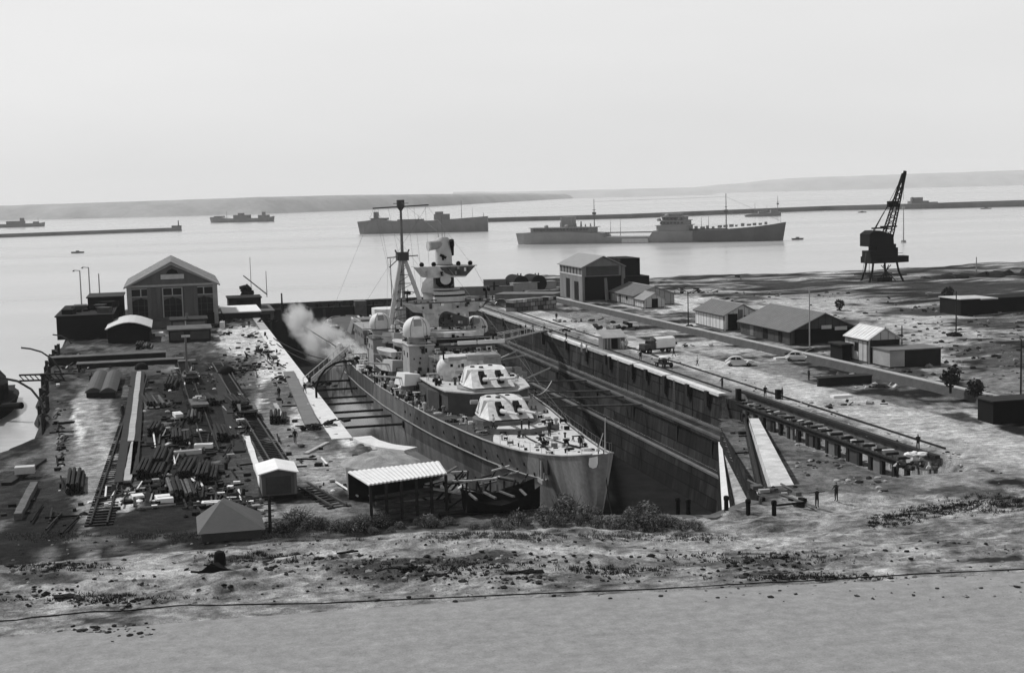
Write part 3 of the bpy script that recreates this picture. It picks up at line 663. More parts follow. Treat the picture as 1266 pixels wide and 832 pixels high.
def zroof_prism(mb, poly_lo, z0, poly_hi, z1, mi=0):
    n = len(poly_lo); mb.add([(x,y,z0) for x,y in poly_lo]+[(x,y,z) for (x,y),z in zip(poly_hi, z1 if isinstance(z1,(list,tuple)) else [z1]*n)],
        [(k,(k+1)%n,n+(k+1)%n,n+k) for k in range(n)]+[tuple(range(n-1,-1,-1)),tuple(range(n,2*n))], mi)
turret_paint = [camo('turret_camouflage', .5, .64, .1, .42, 3.0), camo('upper_turret_paint', .52, .66, .08, .42, 8.0)]
def turret(uc, zb, k):
    # zb = base of the gunhouse; faces the bow (-u)
    mb = MB(); zroof_prism(mb, *([ (XC+3.6*math.cos(t), uc+3.6*math.sin(t)) for t in [2*math.pi*i/20 for i in range(20)]], zb-3.5, [ (XC+3.6*math.cos(t), uc+3.6*math.sin(t)) for t in [2*math.pi*i/20 for i in range(20)]], zb-.15))
    mb.build('barbette', M['lgrey'] if k else M['grey'], SH)
    t = MB()
    lo = [(XC-2.9,uc-3.9),(XC+2.9,uc-3.9),(XC+3.5,uc-.6),(XC+3.3,uc+3.0),(XC+1.9,uc+5.0),(XC-1.9,uc+5.0),(XC-3.3,uc+3.0),(XC-3.5,uc-.6)]
    hi = [(XC-2.3,uc-.2),(XC+2.3,uc-.2),(XC+2.6,uc+.6),(XC+2.6,uc+2.6),(XC+1.5,uc+4.2),(XC-1.5,uc+4.2),(XC-2.6,uc+2.6),(XC-2.7,uc+.1)]
    zroof_prism(t, lo, zb, hi, [zb+2.0,zb+2.0,zb+2.25,zb+2.35,zb+2.35,zb+2.35,zb+2.35,zb+2.25])
    T = t.build('turret', turret_paint[k], SH)
    for sx in (-1.15, 1.15):
        bag = MB(); bag.ob((XC+sx,uc-2.7,zb+1.0),(.8,1.3,1.3),rx=-.3); bag.ob((XC+sx,uc-1.7,zb+1.65),(.75,1.2,.5),rx=.5); bag.build('blast_bag', M['black'], T, org=(35,115,-13))
        b = MB(); e = .14 if k else .1
        L = 7.4; p0 = Vector((XC+sx, uc-3.0, zb+1.05)); d = Vector((0,-math.cos(e),math.sin(e)))
        b.tube(p0, p0+d*3.2, .27, .22, 10); b.tube(p0+d*3.2, p0+d*L, .18, .12, 10); b.tube(p0+d*L, p0+d*(L+.35), .15, .15, 10)
        b.build('gun_barrel', M['pale'], T, org=(35,115,-13))
    for sx in (-1,1):
        e = MB(); e.tube((XC+sx*3.0,uc+2.4,zb+1.7),(XC+sx*4.0,uc+2.4,zb+1.7),.3,n=10); e.build('rangefinder_hood', M['lgrey'], T, org=(35,115,-13))
    for (dx,dy) in ((-.6,1.2),(1.0,2.6),(-1.6,2.2)):
        e = MB(); e.lathe([(.32,0),(.32,.16),(.25,.2)],(XC+dx,uc+dy,zb+2.3),10); e.build('hatch', M['darkgrey'], T, org=(35,115,-13))
    e = MB(); e.path([(XC-3.0,uc-1.0,zb+.4),(XC-3.5,uc+1.4,zb+.5),(XC-3.2,uc+3.2,zb+.5),(XC-1.8,uc+5.2,zb+.5)],.03,4); e.build('grab_rail', M['darkgrey'], T, org=(35,115,-13))
    for o_ in [T, bpy.data.objects[T.name]]+[c for c in bpy.data.objects if c.parent == T and c.name.split('.')[0] != 'gun_barrel']:
        if o_.data.get('_scaled'): continue
        o_.data['_scaled'] = 1
        for v_ in o_.data.vertices:
            v_.co.x *= .86; v_.co.y = (uc-115) + (v_.co.y-(uc-115))*.85; v_.co.z = (zb+13) + (v_.co.z-(zb+13))*.8
    for o_ in [c for c in bpy.data.objects if c.parent == T and c.name.split('.')[0] == 'gun_barrel']:
        for v_ in o_.data.vertices: v_.co.x *= .86; v_.co.y += .35; v_.co.z -= .15
    return T
turret(152.3, 2.85, 0)
turret(160.8, 5.25, 1)
# superfiring deckhouse that carries the second turret
mb = MB()
pl = [(XC-2.6,157.2),(XC+2.6,157.2),(XC+4.6,160.0),(XC+5.4,166),(XC+5.8,182),(XC-5.8,182),(XC-5.4,166),(XC-4.9,160.0)]
mb.prism(pl, 1.9, 4.7); mb.build('shelter_deck', M['darkgrey'], SH)
mb = MB(); mb.prism([(x*1.0+(x-XC)*.06, y) for x,y in pl], 4.7, 4.85); mb.build('shelter_deck_top', M['pale'], SH)
# long port side deckhouse, dark painted, and white shelf above
mb = MB(); mb.prism([(XC-6.2,166),(XC-5.4,163),(XC-5.2,205),(XC-6.6,205)],1.9,4.3); mb.build('side_house', M['darkgrey'], SH)
mb = MB(); mb.prism([(XC+5.2,163),(XC+6.2,166),(XC+6.6,205),(XC+5.2,205)],1.9,4.3); mb.build('side_house', M['grey'], SH)
# armoured conning tower block behind the second turret
wt = camo('bridge_paint', .24, .5, .17, .4, 5.0, third=.62)
def oct_(cx, cy, a, b, c=.4):
    return [(cx-a+c*a,cy-b),(cx+a-c*a,cy-b),(cx+a,cy-b+c*b),(cx+a,cy+b-c*b),(cx+a-c*a,cy+b),(cx-a+c*a,cy+b),(cx-a,cy+b-c*b),(cx-a,cy-b+c*b)]
def tier(cx, cy, a, b, z0, z1, m, name, c=.4, taper=1.0):
    mb = MB(); lo = oct_(cx,cy,a,b,c); hi = oct_(cx,cy,a*taper,b*taper,c); zroof_prism(mb, lo, z0, hi, z1); return mb.build(name, m, SH)
tier(XC, 170.5, 3.7, 3.2, 4.85, 7.6, wt, 'conning_tower', .55, .96)
mb = MB(); mb.dome((XC-2.9,169.7,6.2),1.5,16,-.5); mb.build('conning_tower_bulge', wt, SH, smooth=True)
mb = MB(); mb.tube((XC-3.3,167.6,7.6),(XC+3.0,167.6,7.75),.24,n=8); mb.box(XC-1.0,XC+1.0,167.1,168.3,7.3,8.0); mb.build('rangefinder', M['lgrey'], SH)
tier(XC, 178, 4.4, 5.0, 4.85, 7.4, wt, 'bridge_house', .3)
tier(XC, 179, 4.9, 4.6, 7.4, 7.6, M['lgrey'], 'bridge_deck', .4)
tier(XC, 181, 3.6, 4.2, 7.6, 9.9, wt, 'bridge_house', .45)
for (x0,x1) in ((XC-.5,XC+1.9),(XC+2.1,XC+5.6)):
    mb = MB(); mb.box(x0,x1,175.4,175.7,8.4,8.85); mb.build('screen', M['white'], SH)
mb = MB(); mb.box(XC-3.0,XC+3.2,176.7,176.75,8.6,9.3); mb.build('bridge_windows', M['glass'], SH)
tier(XC-.8, 181.5, 3.6, 3.4, 9.9, 10.1, M['lgrey'], 'bridge_deck', .5)
# wide winged admiral's bridge
mb = MB(); lo = [(XC-2.2,182),(XC+2.2,182),(XC+3,185),(XC+2.2,188),(XC-2.2,188),(XC-3,185)]
hi = [(XC-4.6,181.6),(XC+4.6,181.6),(XC+5.6,184.6),(XC+3.2,188.2),(XC-3.2,188.2),(XC-5.6,184.6)]
zroof_prism(mb, [(XC+(x-XC)*1.5,y) for x,y in lo], 12.0, [(XC+(x-XC)*1.08,y) for x,y in hi], 13.3); mb.prism(lo,10.1,12.0); mb.build('bridge_wing', camo('wing_camouflage', .07, .52, .16, .46, 31.0), SH)
mb = MB(); mb.prism([(x*1.0+(x-XC)*.05,y) for x,y in hi],13.3,13.42); mb.build('wing_deck', M['darkgrey'], SH)
mb = MB(); mb.prism(oct_(XC,183.2,2.0,1.5,.5),13.42,14.7); mb.build('bridge_front', M['pale'], SH)
mb = MB(); mb.prism(oct_(XC,183.2,2.04,1.54,.5),14.1,14.35); mb.build('bridge_windows', M['glass'], SH)
# tower mast trunk
mb = MB(); mb.lathe([(1.55,0),(1.5,3),(1.35,8.0)],(XC,186.5,10.1),16); mb.build('tower_trunk', camo('tower_camouflage', .12, .5, .12, .45, 11.0), SH, smooth=True)
mb = MB(); mb.lathe([(.0,0),(.75,.05),(1.15,.45),(1.15,1.1),(.9,1.7),(.3,1.95)],(XC-.3,184.4,15.2),14); mb.build('searchlight', M['black'], SH, smooth=True)
mb = MB(); mb.tube((XC-.3,183.45,16.25),(XC-.35,183.2,16.3),.72,.72,14); mb.build('searchlight_lens', M['pale'], SH)
mb = MB(); mb.lathe([(1.9,0),(1.9,.15)],(XC-.1,184.6,14.9),14); mb.build('searchlight_platform', M['pale'], SH)
# top platform
tp = camo('top_platform_camouflage', .09, .55, .16, .42, 17.0)
mb = MB(); lo = [(XC-2.4,183.6),(XC+2.4,183.6),(XC+3.0,186.5),(XC+2,189.3),(XC-2,189.3),(XC-3,186.5)]; hi=[(XC-3.7,183.3),(XC+3.7,183.3),(XC+4.1,186.5),(XC+2.6,189.8),(XC-2.6,189.8),(XC-4.1,186.5)]
zroof_prism(mb, lo, 16.5, hi, 17.9); mb.build('top_platform', tp, SH)
mb = MB(); mb.prism([(x+(x-XC)*.06,y) for x,y in hi],17.9,18.0); mb.build('top_platform_deck', M['pale'], SH)
mb = MB(); mb.lathe([(1.15,0),(1.1,2.6),(1.0,3.3),(.6,3.7)],(XC+.1,186.6,18.0),16); mb.build('director_tower', M['pale'], SH, smooth=True)
mb = MB(); mb.tube((XC-2.0,186.0,20.6),(XC+1.4,186.3,20.9),.62,.55,12); mb.build('director_arm', M['lgrey'], SH)
mb = MB(); mb.tube((XC-2.1,185.95,20.6),(XC-1.85,186.0,20.6),.66,.66,12); mb.build('arm_cap', M['pale'], SH)
mb = MB(); mb.tube((XC+1.0,185.3,21.3),(XC+1.3,186.5,19.3),.32,.2,8); mb.tube((XC-.2,185.4,18.7),(XC-.2,185.4,19.4),.15); mb.ob((XC-.2,185.3,19.2),(.9,.2,.35),ry=.5); mb.build('signal_gear', M['black'], SH)
for x in (-1.7,1.6,3.2,-3.3):
    mb = MB(); mb.dome((XC+x,184.2,18.25),.32,10,-.9); mb.tube((XC+x,184.2,18),(XC+x,184.2,18.2),.1); mb.build('lookout_sight', M['black'], SH)
for p0,p1 in (((XC,186.6,21.6),(XC,186.6,24.6)),((XC-.5,186.6,21.5),(XC-.6,186.6,23)),((XC+.35,186.6,21.6),(XC+.35,186.6,22.6))):
    mb = MB(); mb.tube(p0,p1,.04,n=4); mb.build('aerial', M['grey'], SH)
# funnel with slanted cap behind the tower
mb = MB(); rings=[]
for z,a,b,o in ((4.8,2.2,3.6,0),(13.2,2.0,3.3,.4),(14.0,2.2,3.5,.6)):
    rings.append([(XC+.3+a*.88*math.cos(t), 193.5+o+b*math.sin(t), z) for t in [2*math.pi*k/24 for k in range(24)]])
mb.loft(rings); mb.build('funnel', camo('funnel_paint', .2, .3, .1, .5, 1), SH, smooth=True)
mb = MB(); rings=[]
for z,a,b,o in ((14.0,2.3,3.6,.6),(15.2,1.9,3.2,1.2),(15.9,1.1,2.0,1.7)):
    rings.append([(XC+.3+a*.88*math.cos(t), 193.5+o+b*math.sin(t), z) for t in [2*math.pi*k/24 for k in range(24)]])
mb.loft(rings); mb.build('funnel_cap', M['grey'], SH, smooth=True)
# director domes on pedestals
def director(x, u, zb, r, zt, m, aerials=True):
    mb = MB(); mb.lathe([(r*.82,0),(r*.72,zt-zb)],(x,u,zb),16); P_ = mb.build('director_pedestal', M['lgrey'], SH, smooth=True)
    mb = MB(); mb.dome((x,u,zt+r*.42),r,20,-.42); D = mb.build('director_dome', m, SH, smooth=True)
    for k in range(5):
        a_ = -math.pi/2 + (k-2)*.62
        pts=[(x+r*1.01*math.cos(e)*math.cos(a_), u+r*1.01*math.cos(e)*math.sin(a_), zt+r*.42+r*1.01*math.sin(e)) for e in [(-.4+.2*j) for j in range(9)]]
        if k in (1,3): q=MB(); q.path(pts,.035,4); q.build('seam', M['grey'], D, org=(35,115,-13))
    q = MB(); q.lathe([(r*.95,0),(r*.95,.12)],(x,u,zt-.12),16); q.build('ring', M['darkgrey'], D, org=(35,115,-13))
    q = MB(); q.ob((x-.1,u-r*.75,zt+r*1.0),(r*.55,.3,r*.5),rx=-.5); q.build('sight_door', M['lgrey'], D, org=(35,115,-13))
    return D
white_dome = mat('dome_paint', .6, .55, .15, .8, 6)
d1 = V(515,407,29.6); d2 = V(588,404,39.4); d3 = V(470,399,28.6)
director(d1[0], d1[1], 4.3, 1.8, d1[2]-.9, white_dome)
director(d2[0], d2[1], 4.3, 1.65, d2[2]-.8, camo('dome_camouflage', .2, .6, .25, .36, 4), )
director(d3[0], d3[1], 2.0, 1.6, d3[2]-.8, white_dome)
# blocky port and starboard houses that carry the domes and boats
rr_ = random.Random(21)
for (x0,x1,u0,u1,z1,mm) in ((28.2,31.4,d1[1]-2.2,d1[1]+3,d1[2]-1.9,'lgrey'),(29.0,32.4,200,206,6.6,'darkgrey'),(28.0,30.6,208,214,5.2,'lgrey'),(30.2,33,207,216,7.4,'grey'),(27.2,30.4,d3[1]-2,d3[1]+3,d3[2]-2.2,'lgrey'),
    (29.4,33.2,228,240,6.0,'grey'),(27.0,29.4,192,197,3.8,'dark'),(36.8,41.4,186,197,6.4,'lgrey'),(37,41.6,200,214,5.8,'grey'),(30.6,32.6,176,179,5.9,'dark'),(29.9,31.0,183,186,6.5,'grey'),(31.0,38.6,172.8,174.6,6.6,'lgrey'),(30.4,39.4,176,178,8.2,'grey')):
    mb = MB(); mb.box(x0,x1,u0,u1,2.0,z1); H_ = mb.build('deckhouse', M[mm], SH)
    mb = MB(); mb.box(x0-.15,x1+.15,u0-.15,u1+.15,z1,z1+.1); mb.build('house_roof', M[rr_.choice(['pale','lgrey','darkgrey'])], H_, org=(35,115,-13))
    mb = MB(); n_ = max(2,int((u1-u0)/2))
    for k in range(n_): u = u0+(k+.5)*(u1-u0)/n_; mb.box(x0-.04,x0-.005,u-.25,u+.25,z1-1.5,z1-.9)
    mb.build('window', M['black'], H_, org=(35,115,-13))
    mb = MB()
    for xx in (x0,x1): mb.tube((xx,u0,z1+1.0),(xx,u1,z1+1.0),.035,n=4); mb.tube((xx,u0,z1),(xx,u0,z1+1),.035,n=4); mb.tube((xx,u1,z1),(xx,u1,z1+1),.035,n=4)
    mb.tube((x0,u0,z1+1.0),(x1,u0,z1+1.0),.035,n=4); mb.build('house_rail', M['pale'], H_, org=(35,115,-13))
    clutter_later = None
# doors, lockers and scuttles fixed to the walls that face forward and to port; black blocks imitate shadow gaps
fr_ = random.Random(33)
def fittings_and_shade(n, x0, x1, u, z0, z1, along='x'):
    for k in range(n):
        a_ = fr_.uniform(x0, x1); z = fr_.uniform(z0, z1); s = fr_.uniform(.12,.42); h = s*fr_.uniform(.8,2.2); mb = MB(); kind = fr_.choice(['door','scuttle','wall_locker','lamp_bracket'])
        if along == 'x': mb.box(a_-s/2, a_+s/2, u-fr_.uniform(.08,.4), u-.01, z, min(z+h, z1+.2))
        else: mb.box(u-fr_.uniform(.08,.4), u-.01, a_-s/2, a_+s/2, z, min(z+h, z1+.2))
        mb.build(kind, M[fr_.choice(['black','black','dark','white','lgrey','darkgrey'])], SH)
fittings_and_shade(16, XC-4.2, XC+4.2, 173.0, 5.0, 7.0); fittings_and_shade(14, XC-3.2, XC+3.2, 176.7, 7.7, 9.5); fittings_and_shade(14, XC-2, XC+2, 182, 10.3, 11.7); fittings_and_shade(12, XC-4.5, XC+4.5, 181.5, 12.4, 13.1)
fittings_and_shade(12, XC-3.2, XC+3.2, 183.2, 16.7, 17.7); fittings_and_shade(8, XC-1.2, XC+1.2, 185.0, 13.8, 16); fittings_and_shade(16, 28.5, 31.2, d1[1]-2.2, 2.6, d1[2]-2.2); fittings_and_shade(26, 166, 200, XC-6.3, 2.1, 4.0, 'y')
fittings_and_shade(18, 200, 216, 28.0, 2.2, 4.9, 'y'); fittings_and_shade(14, XC-3.4, XC+3.4, 165.9, 5.0, 7.0)
# tripod main mast
MU = 221.0
mb = MB(); mb.tube((XC,MU,2),(XC,MU,17.6),.3,.26); mb.build('mast', M['lgrey'], SH)
for x,u in ((-3.2,MU-1.5),(4.6,MU-1.8),(-1.2,MU+3)):
    mb = MB(); mb.tube((XC+x,u,4),(XC+x*.08,MU,17.4),.42,.3); mb.build('mast_leg', M['pale'], SH)
mb = MB()
for k in range(9):
    z = 5.5+k*1.35; f = (z-4)/13.4
    for (a,b) in (((-3.2,-1.5),(4.6,-1.8)),((-3.2,-1.5),(-1.2,3))):
        p = lambda q: (XC+q[0]*(1-f*.92), MU+q[1]*(1-f), z)
        mb.tube(p(a),p(b),.07,n=4)
        f2=f+.1; mb.tube(p(a),(XC+b[0]*(1-f2*.92),MU+b[1]*(1-f2),z+1.35),.05,n=4)
mb.build('lattice', M['darkgrey'], SH)
mb = MB(); mb.tube((XC,MU,17.4),(XC,MU,26.2),.26,.17); mb.build('topmast', M['grey'], SH)
mb = MB(); mb.box(XC-.9,XC+.9,MU-.9,MU+.9,17.2,18.5); mb.tube((XC-.9,MU,18.4),(XC-1.1,MU,18.9),.12); mb.tube((XC+.9,MU,18.4),(XC+1.1,MU,18.9),.12); mb.build('mast_top', M['darkgrey'], SH)
mb = MB(); mb.lathe([(.15,0),(.5,.5),(.62,.6),(.62,1.7),(.55,1.75)],(XC,MU,24.9),10); mb.build('crows_nest', M['darkgrey'], SH)
mb = MB(); mb.tube((XC-4.4,MU,25.45),(XC+4.4,MU-.2,25.75),.1); mb.tube((XC-1.2,MU-.3,26.1),(XC+1.2,MU-.3,26.1),.05); mb.build('yardarm', M['darkgrey'], SH)
mb = MB(); mb.tube((XC-2.4,MU,17.7),(XC+2.5,MU,17.9),.08); mb.build('yardarm', M['darkgrey'], SH)
mb = MB(); mb.tube((XC-2.0,MU-.5,17.6),(XC-1.9,MU-.5,9.0),.06); mb.tube((XC-2.2,MU-.5,16.2),(XC-1.0,MU-.3,17.2),.08); mb.build('gaff', M['darkgrey'], SH)
for i,(x,z1) in enumerate(((-3.6,12),(-2.0,14),(1.0,14),(2.1,9),(3.9,14),(-4.2,8))):
    mb = MB(); mb.tube((XC+x,MU,25.5),(XC+x*.65+(i%2)*.5,MU-6-i,z1),.022,n=3); mb.build('halyard', M['grey'], SH)
for i,(a_,b_) in enumerate((((XC-4.2,MU,25.5),(XC-3.5,186,18.2)),((XC+4.2,MU,25.6),(XC+3.6,186,18.2)),((XC,MU,26.4),(XC,186.6,22)),((XC-2.3,MU,17.7),(XC-5.5,204,5)),((XC+2.4,MU,17.8),(XC+5.5,204,5)),((XC-3.6,184,17.9),(XC-7.2,160,2.6)),((XC+3.6,184,17.9),(XC+7.2,160,2.6)),((XC,184,18),(XC,120,5)),((XC-4.2,MU,25.5),(XC-3,300,3)),((XC+4.2,MU,25.6),(XC+3,300,3)))):
    mb = MB(); mb.tube(a_,b_,.02,n=3); mb.build('rigging_wire', M['grey'], SH)
for x_,u_,z_ in ((XC-5.4,184,13.4),(XC+5.2,184,13.4),(XC-4.4,176,8.2),(XC+4.2,176,8.2),(XC-3.6,169,7.4)):
    mb = MB(); mb.tube((x_,u_,z_),(x_,u_,z_+1.2),.1,n=6); mb.ob((x_,u_-.3,z_+1.3),(.5,1.0,.4),.3); mb.tube((x_,u_-.7,z_+1.35),(x_-.2,u_-2.0,z_+1.8),.05,n=5); mb.build('light_gun', M['black'], SH)
for x_,u_,z_ in ((XC-4.6,181,10.2),(XC+4.2,179,7.7),(XC-2.5,174.5,5)):
    mb = MB(); mb.lathe([(.25,0),(.2,.9)],(x_,u_,z_),8); mb.tube((x_,u_+.2,z_+1.3),(x_-.2,u_-.5,z_+1.4),.45,.5,12); mb.build('signal_lamp', M['darkgrey'], SH)
# aft superstructure, hangar, aft turrets and aft control
tier(XC, 212, 5.0, 7.0, 2.0, 5.2, wt, 'boat_deck_house', .2)
tier(XC, 236, 4.0, 8.0, 1.9, 5.0, wt, 'aft_house', .3)
tier(XC, 238, 2.6, 3.0, 5.0, 8.5, wt, 'aft_control', .4)
for uc, zb in ((258, 3.0),(268, 1.9)):
    t = MB(); zroof_prism(t,[(XC-3.4,uc-4.6),(XC+3.4,uc-4.6),(XC+3.5,uc+1),(XC+2.4,uc+3.5),(XC-2.4,uc+3.5),(XC-3.5,uc+1)],zb,[(XC-2.7,uc-3.8),(XC+2.7,uc-3.8),(XC+2.6,uc+1),(XC+2,uc+2),(XC-2,uc+2),(XC-2.6,uc+1)],zb+2.3); T=t.build('turret', M['grey'], SH)
    for sx in (-1.15,1.15):
        b=MB(); b.tube((XC+sx,uc+3,zb+1.2),(XC+sx,uc+12,zb+1.6),.3,.18); b.build('gun_barrel', M['pale'], T, org=(35,115,-13))
    mb=MB(); mb.lathe([(3.4,0),(3.4,max(.2,zb-1.8))],(XC,uc-.5,1.8),18); mb.build('barbette', M['lgrey'], SH)
# aircraft crane jib and catapult
for sx in (-1,):
    c0 = V(450,452,XC-7.0); 
mb = MB(); mb.box(XC-6,XC+6,226,227.6,5.4,6.0); mb.build('catapult', M['grey'], SH)
# twin anti-aircraft mounts in open white shields on the port side
def aa(x, u, zb, rz, m, el=.15):
    mb = MB(); mb.lathe([(1.0,0),(.9,.7)],(x,u,zb),12); A = mb.build('gun_mount', M['grey'], SH)
    q = MB(); Mx = Matrix.Translation((x,u,zb)) @ Matrix.Rotation(rz,4,'Z')
    vs=[Mx@Vector(p) for p in [(-1.5,-1.3,.6),(1.5,-1.3,.6),(1.5,1.1,.6),(-1.5,1.1,.6),(-1.2,-1.0,2.1),(1.2,-1.0,2.1),(1.3,1.0,1.9),(-1.3,1.0,1.9)]]
    q.add(vs,[(0,1,5,4),(1,2,6,5),(3,0,4,7),(4,5,6,7),(0,3,2,1)]); q.build('gun_shield', m, A, org=(35,115,-13))
    for sx in (-.35,.35):
        g_=MB(); g_.tube(Mx@Vector((sx,-1.1,1.5)), Mx@Vector((sx,-4.6,1.5+3.5*math.tan(el))),.12,.08,8); g_.build('gun_barrel', M['pale'], A, org=(35,115,-13))
for px,py,v,rz in ((505,469,27.9,-1.3),(487,418,30.2,-.9),(488,452,28.6,-1.2)):
    p = V(px,py,v); aa(p[0],p[1],max(2.0,p[2]-1.2),rz,M['pale'] if px!=505 else M['white'])
for x,u,zb,rz in ((XC+6.9,176,2.0,1.2),(XC+7.2,196,2.0,1.3),(XC+6.8,214,2.0,1.2)): aa(x,u,zb,rz,M['pale'],.4)
# boats and rafts
def boat(name, c, L, Bm, rz, m, parent=SH):
    mb = MB(); rings=[]
    for i in range(9):
        t=i/8; y=(t-.5)*L; w=Bm/2*math.sin(math.pi*min(.97,max(.06,t)))**.55; 
        rings.append([(-w,y,.9),(-w*.75,y,.3),(0,y,0),(w*.75,y,.3),(w,y,.9)])
    Mx=Matrix.Translation(c)@Matrix.Rotation(rz,4,'Z'); rings=[[Mx@Vector(p) for p in r] for r in rings]
    mb.loft(rings,closed=True); return mb.build(name,m,parent,org=(35,115,-13))
for px,py,v,L in ((497,430,29.5,7),(478,440,28.2,8),(492,441,30.5,6)):
    p=V(px,py,v); boat('ship_boat',p,L,2.2,.1,M['pale'])
boat('ship_boat',(XC+6.2,206,4.4),8,2.3,-.1,M['pale']); boat('ship_boat',(XC+6.2,218,4.4),7,2.2,-.1,M['lgrey'])
# deck clutter: lockers, vents, bitts, reels, derricks, rafts (parts of the ship)
wn = ['vent','deck_locker','mooring_bitt','cable_reel','ammunition_box','carley_raft']
def clutter(n, fn, lo=.2, hi=.7, seed=1):
    r_=random.Random(seed)
    for k in range(n):
        x,u,z = fn(r_); kind = r_.choice(wn); s=r_.uniform(lo,hi); mb=MB(); m=r_.choice([M['black'],M['darkgrey'],M['lgrey'],M['pale'],M['grey'],M['white'],M['black']])
        if kind=='vent': mb.lathe([(s*.35,0),(s*.35,s*1.4),(s*.6,s*1.5),(s*.55,s*1.9),(.02,s*2.1)],(x,u,z),8)
        elif kind=='deck_locker': mb.ob((x,u,z+s*.5),(s*1.6,s*1.2,s),r_.uniform(-.3,.3))
        elif kind=='mooring_bitt':
            mb.box(x-s*.8,x+s*.8,u-s*.3,u+s*.3,z,z+.1)
            for q in (-.5,.5): mb.tube((x+q*s,u,z+.1),(x+q*s,u,z+s*.9),s*.22,n=8)
        elif kind=='cable_reel': mb.tube((x-s*.6,u,z+s*.6),(x+s*.6,u,z+s*.6),s*.35,n=10); [mb.tube((x+q*s*.6,u,z+s*.6),(x+q*s*.7,u,z+s*.6),s*.6,n=12) for q in (-1,1)]
        elif kind=='ammunition_box': mb.ob((x,u,z+s*.35),(s,s*.7,s*.7),r_.uniform(0,3)); mb.ob((x+s*.6,u+.3,z+s*.25),(s*.6,s*.6,s*.5),r_.uniform(0,3))
        else:
            pts=[(x+s*1.3*math.cos(t),u+s*.8*math.sin(t),z+.25) for t in [2*math.pi*i/12 for i in range(13)]]; mb.path(pts,s*.25,5)
        mb.build(kind,m,SH)
def on_deck(r_, s0, s1, f0, f1):
    s=r_.uniform(s0,s1); return (XC+lerp_t(BD,s)*r_.uniform(f0,f1), U0+s, zdeck(s))
clutter(48, lambda r_: on_deck(r_,6,30,-.85,.85), .15,.42, 2)
clutter(40, lambda r_: on_deck(r_,30,60,-.97,-.55), .2,.55, 3)
clutter(22, lambda r_: on_deck(r_,30,62,.6,.93), .2,.5, 4)
clutter(85, lambda r_: on_deck(r_,60,100,-.97,-.72), .25,.75, 5)
clutter(40, lambda r_: on_deck(r_,60,100,.72,.97), .25,.75, 6)
clutter(74, lambda r_: (XC+r_.uniform(-5.8,5.2), r_.uniform(163,182), 4.86 if r_.random()<.8 else 4.86), .2,.5, 7)
clutter(48, lambda r_: (XC+r_.uniform(-4.4,4.4), r_.uniform(174.6,177), 7.6), .15,.35, 8)
clutter(25, lambda r_: (XC+r_.uniform(-4.6,4.6), r_.uniform(178,180), 10.1), .15,.35, 9)
clutter(18, lambda r_: (XC+r_.uniform(-4.6,4.6), r_.uniform(182,183), 13.42), .15,.3, 10)
clutter(55, lambda r_: (XC+r_.uniform(-5.5,5), r_.uniform(196,222), 5.2), .3,.8, 11)
clutter(66, lambda r_: on_deck(r_,95,125,-.97,-.5), .3,.8, 12)
clutter(25, lambda r_: on_deck(r_,125,180,-.9,.9), .3,.8, 13)
wn = ['paint_drum','tool_chest','scaffold_trestle','hand_winch']
def clutter2(n, fn, lo, hi, seed):
    r_=random.Random(seed)
    for k in range(n):
        x,u,z=fn(r_); s=r_.uniform(lo,hi); kind=wn[k%4]; mb=MB(); m=M[r_.choice(['black','black','dark','darkgrey','lgrey','pale','white','white'])]
        if kind=='paint_drum': mb.lathe([(s*.3,0),(s*.3,s*.8),(s*.26,s*.82)],(x,u,z),8)
        elif kind=='tool_chest': mb.ob((x,u,z+s*.3),(s*1.2,s*.7,s*.6),r_.uniform(0,3)); mb.ob((x,u,z+s*.63),(s*1.25,s*.75,.06),r_.uniform(0,.1))
        elif kind=='scaffold_trestle':
            for q in (-1,1): mb.tube((x+q*s,u-.4,z),(x+q*s,u,z+s*1.5),.05,n=4); mb.tube((x+q*s,u+.4,z),(x+q*s,u,z+s*1.5),.05,n=4)
            mb.ob((x,u,z+s*1.5),(s*2.6,.3,.08))
        else: mb.tube((x-s*.7,u,z+s*.5),(x+s*.7,u,z+s*.5),s*.3,n=8); mb.box(x-s*.8,x-s*.6,u-s*.4,u+s*.4,z,z+s*.8); mb.box(x+s*.6,x+s*.8,u-s*.4,u+s*.4,z,z+s*.8)
        mb.build(kind,m,SH)
clutter2(110, lambda r_: on_deck(r_,52,98,-.97,-.66), .3,.9, 41)
clutter2(60, lambda r_: (r_.uniform(28.6,33), r_.uniform(196,222), r_.choice([2.0,4.4,5.3,7.5])), .3,.9, 42)
clutter2(50, lambda r_: (XC+r_.uniform(-4.2,4.4), r_.uniform(172.5,180), r_.choice([7.35,7.62])), .2,.55, 43)
clutter2(36, lambda r_: (XC+r_.uniform(-5.6,5.4), r_.uniform(163,176), 4.86), .25,.6, 44)
clutter2(40, lambda r_: on_deck(r_,8,50,-.6,.9), .15,.4, 45)
clutter2(40, lambda r_: on_deck(r_,95,130,-.97,-.4), .4,1.0, 46)
clutter2(30, lambda r_: on_deck(r_,55,100,.7,.95), .3,.8, 47)
clutter(40, lambda r_: (r_.uniform(28.4,33), r_.uniform(200,216), r_.choice([5.3,6.7,7.5])), .25,.6, 14)
clutter(24, lambda r_: (r_.uniform(37,41.4), r_.uniform(186,213), r_.choice([5.9,6.5])), .2,.5, 15)
clutter(20, lambda r_: (r_.uniform(28.4,31.2), r_.uniform(d1[1]-2,d1[1]+2.8), d1[2]-1.8), .15,.35, 16)
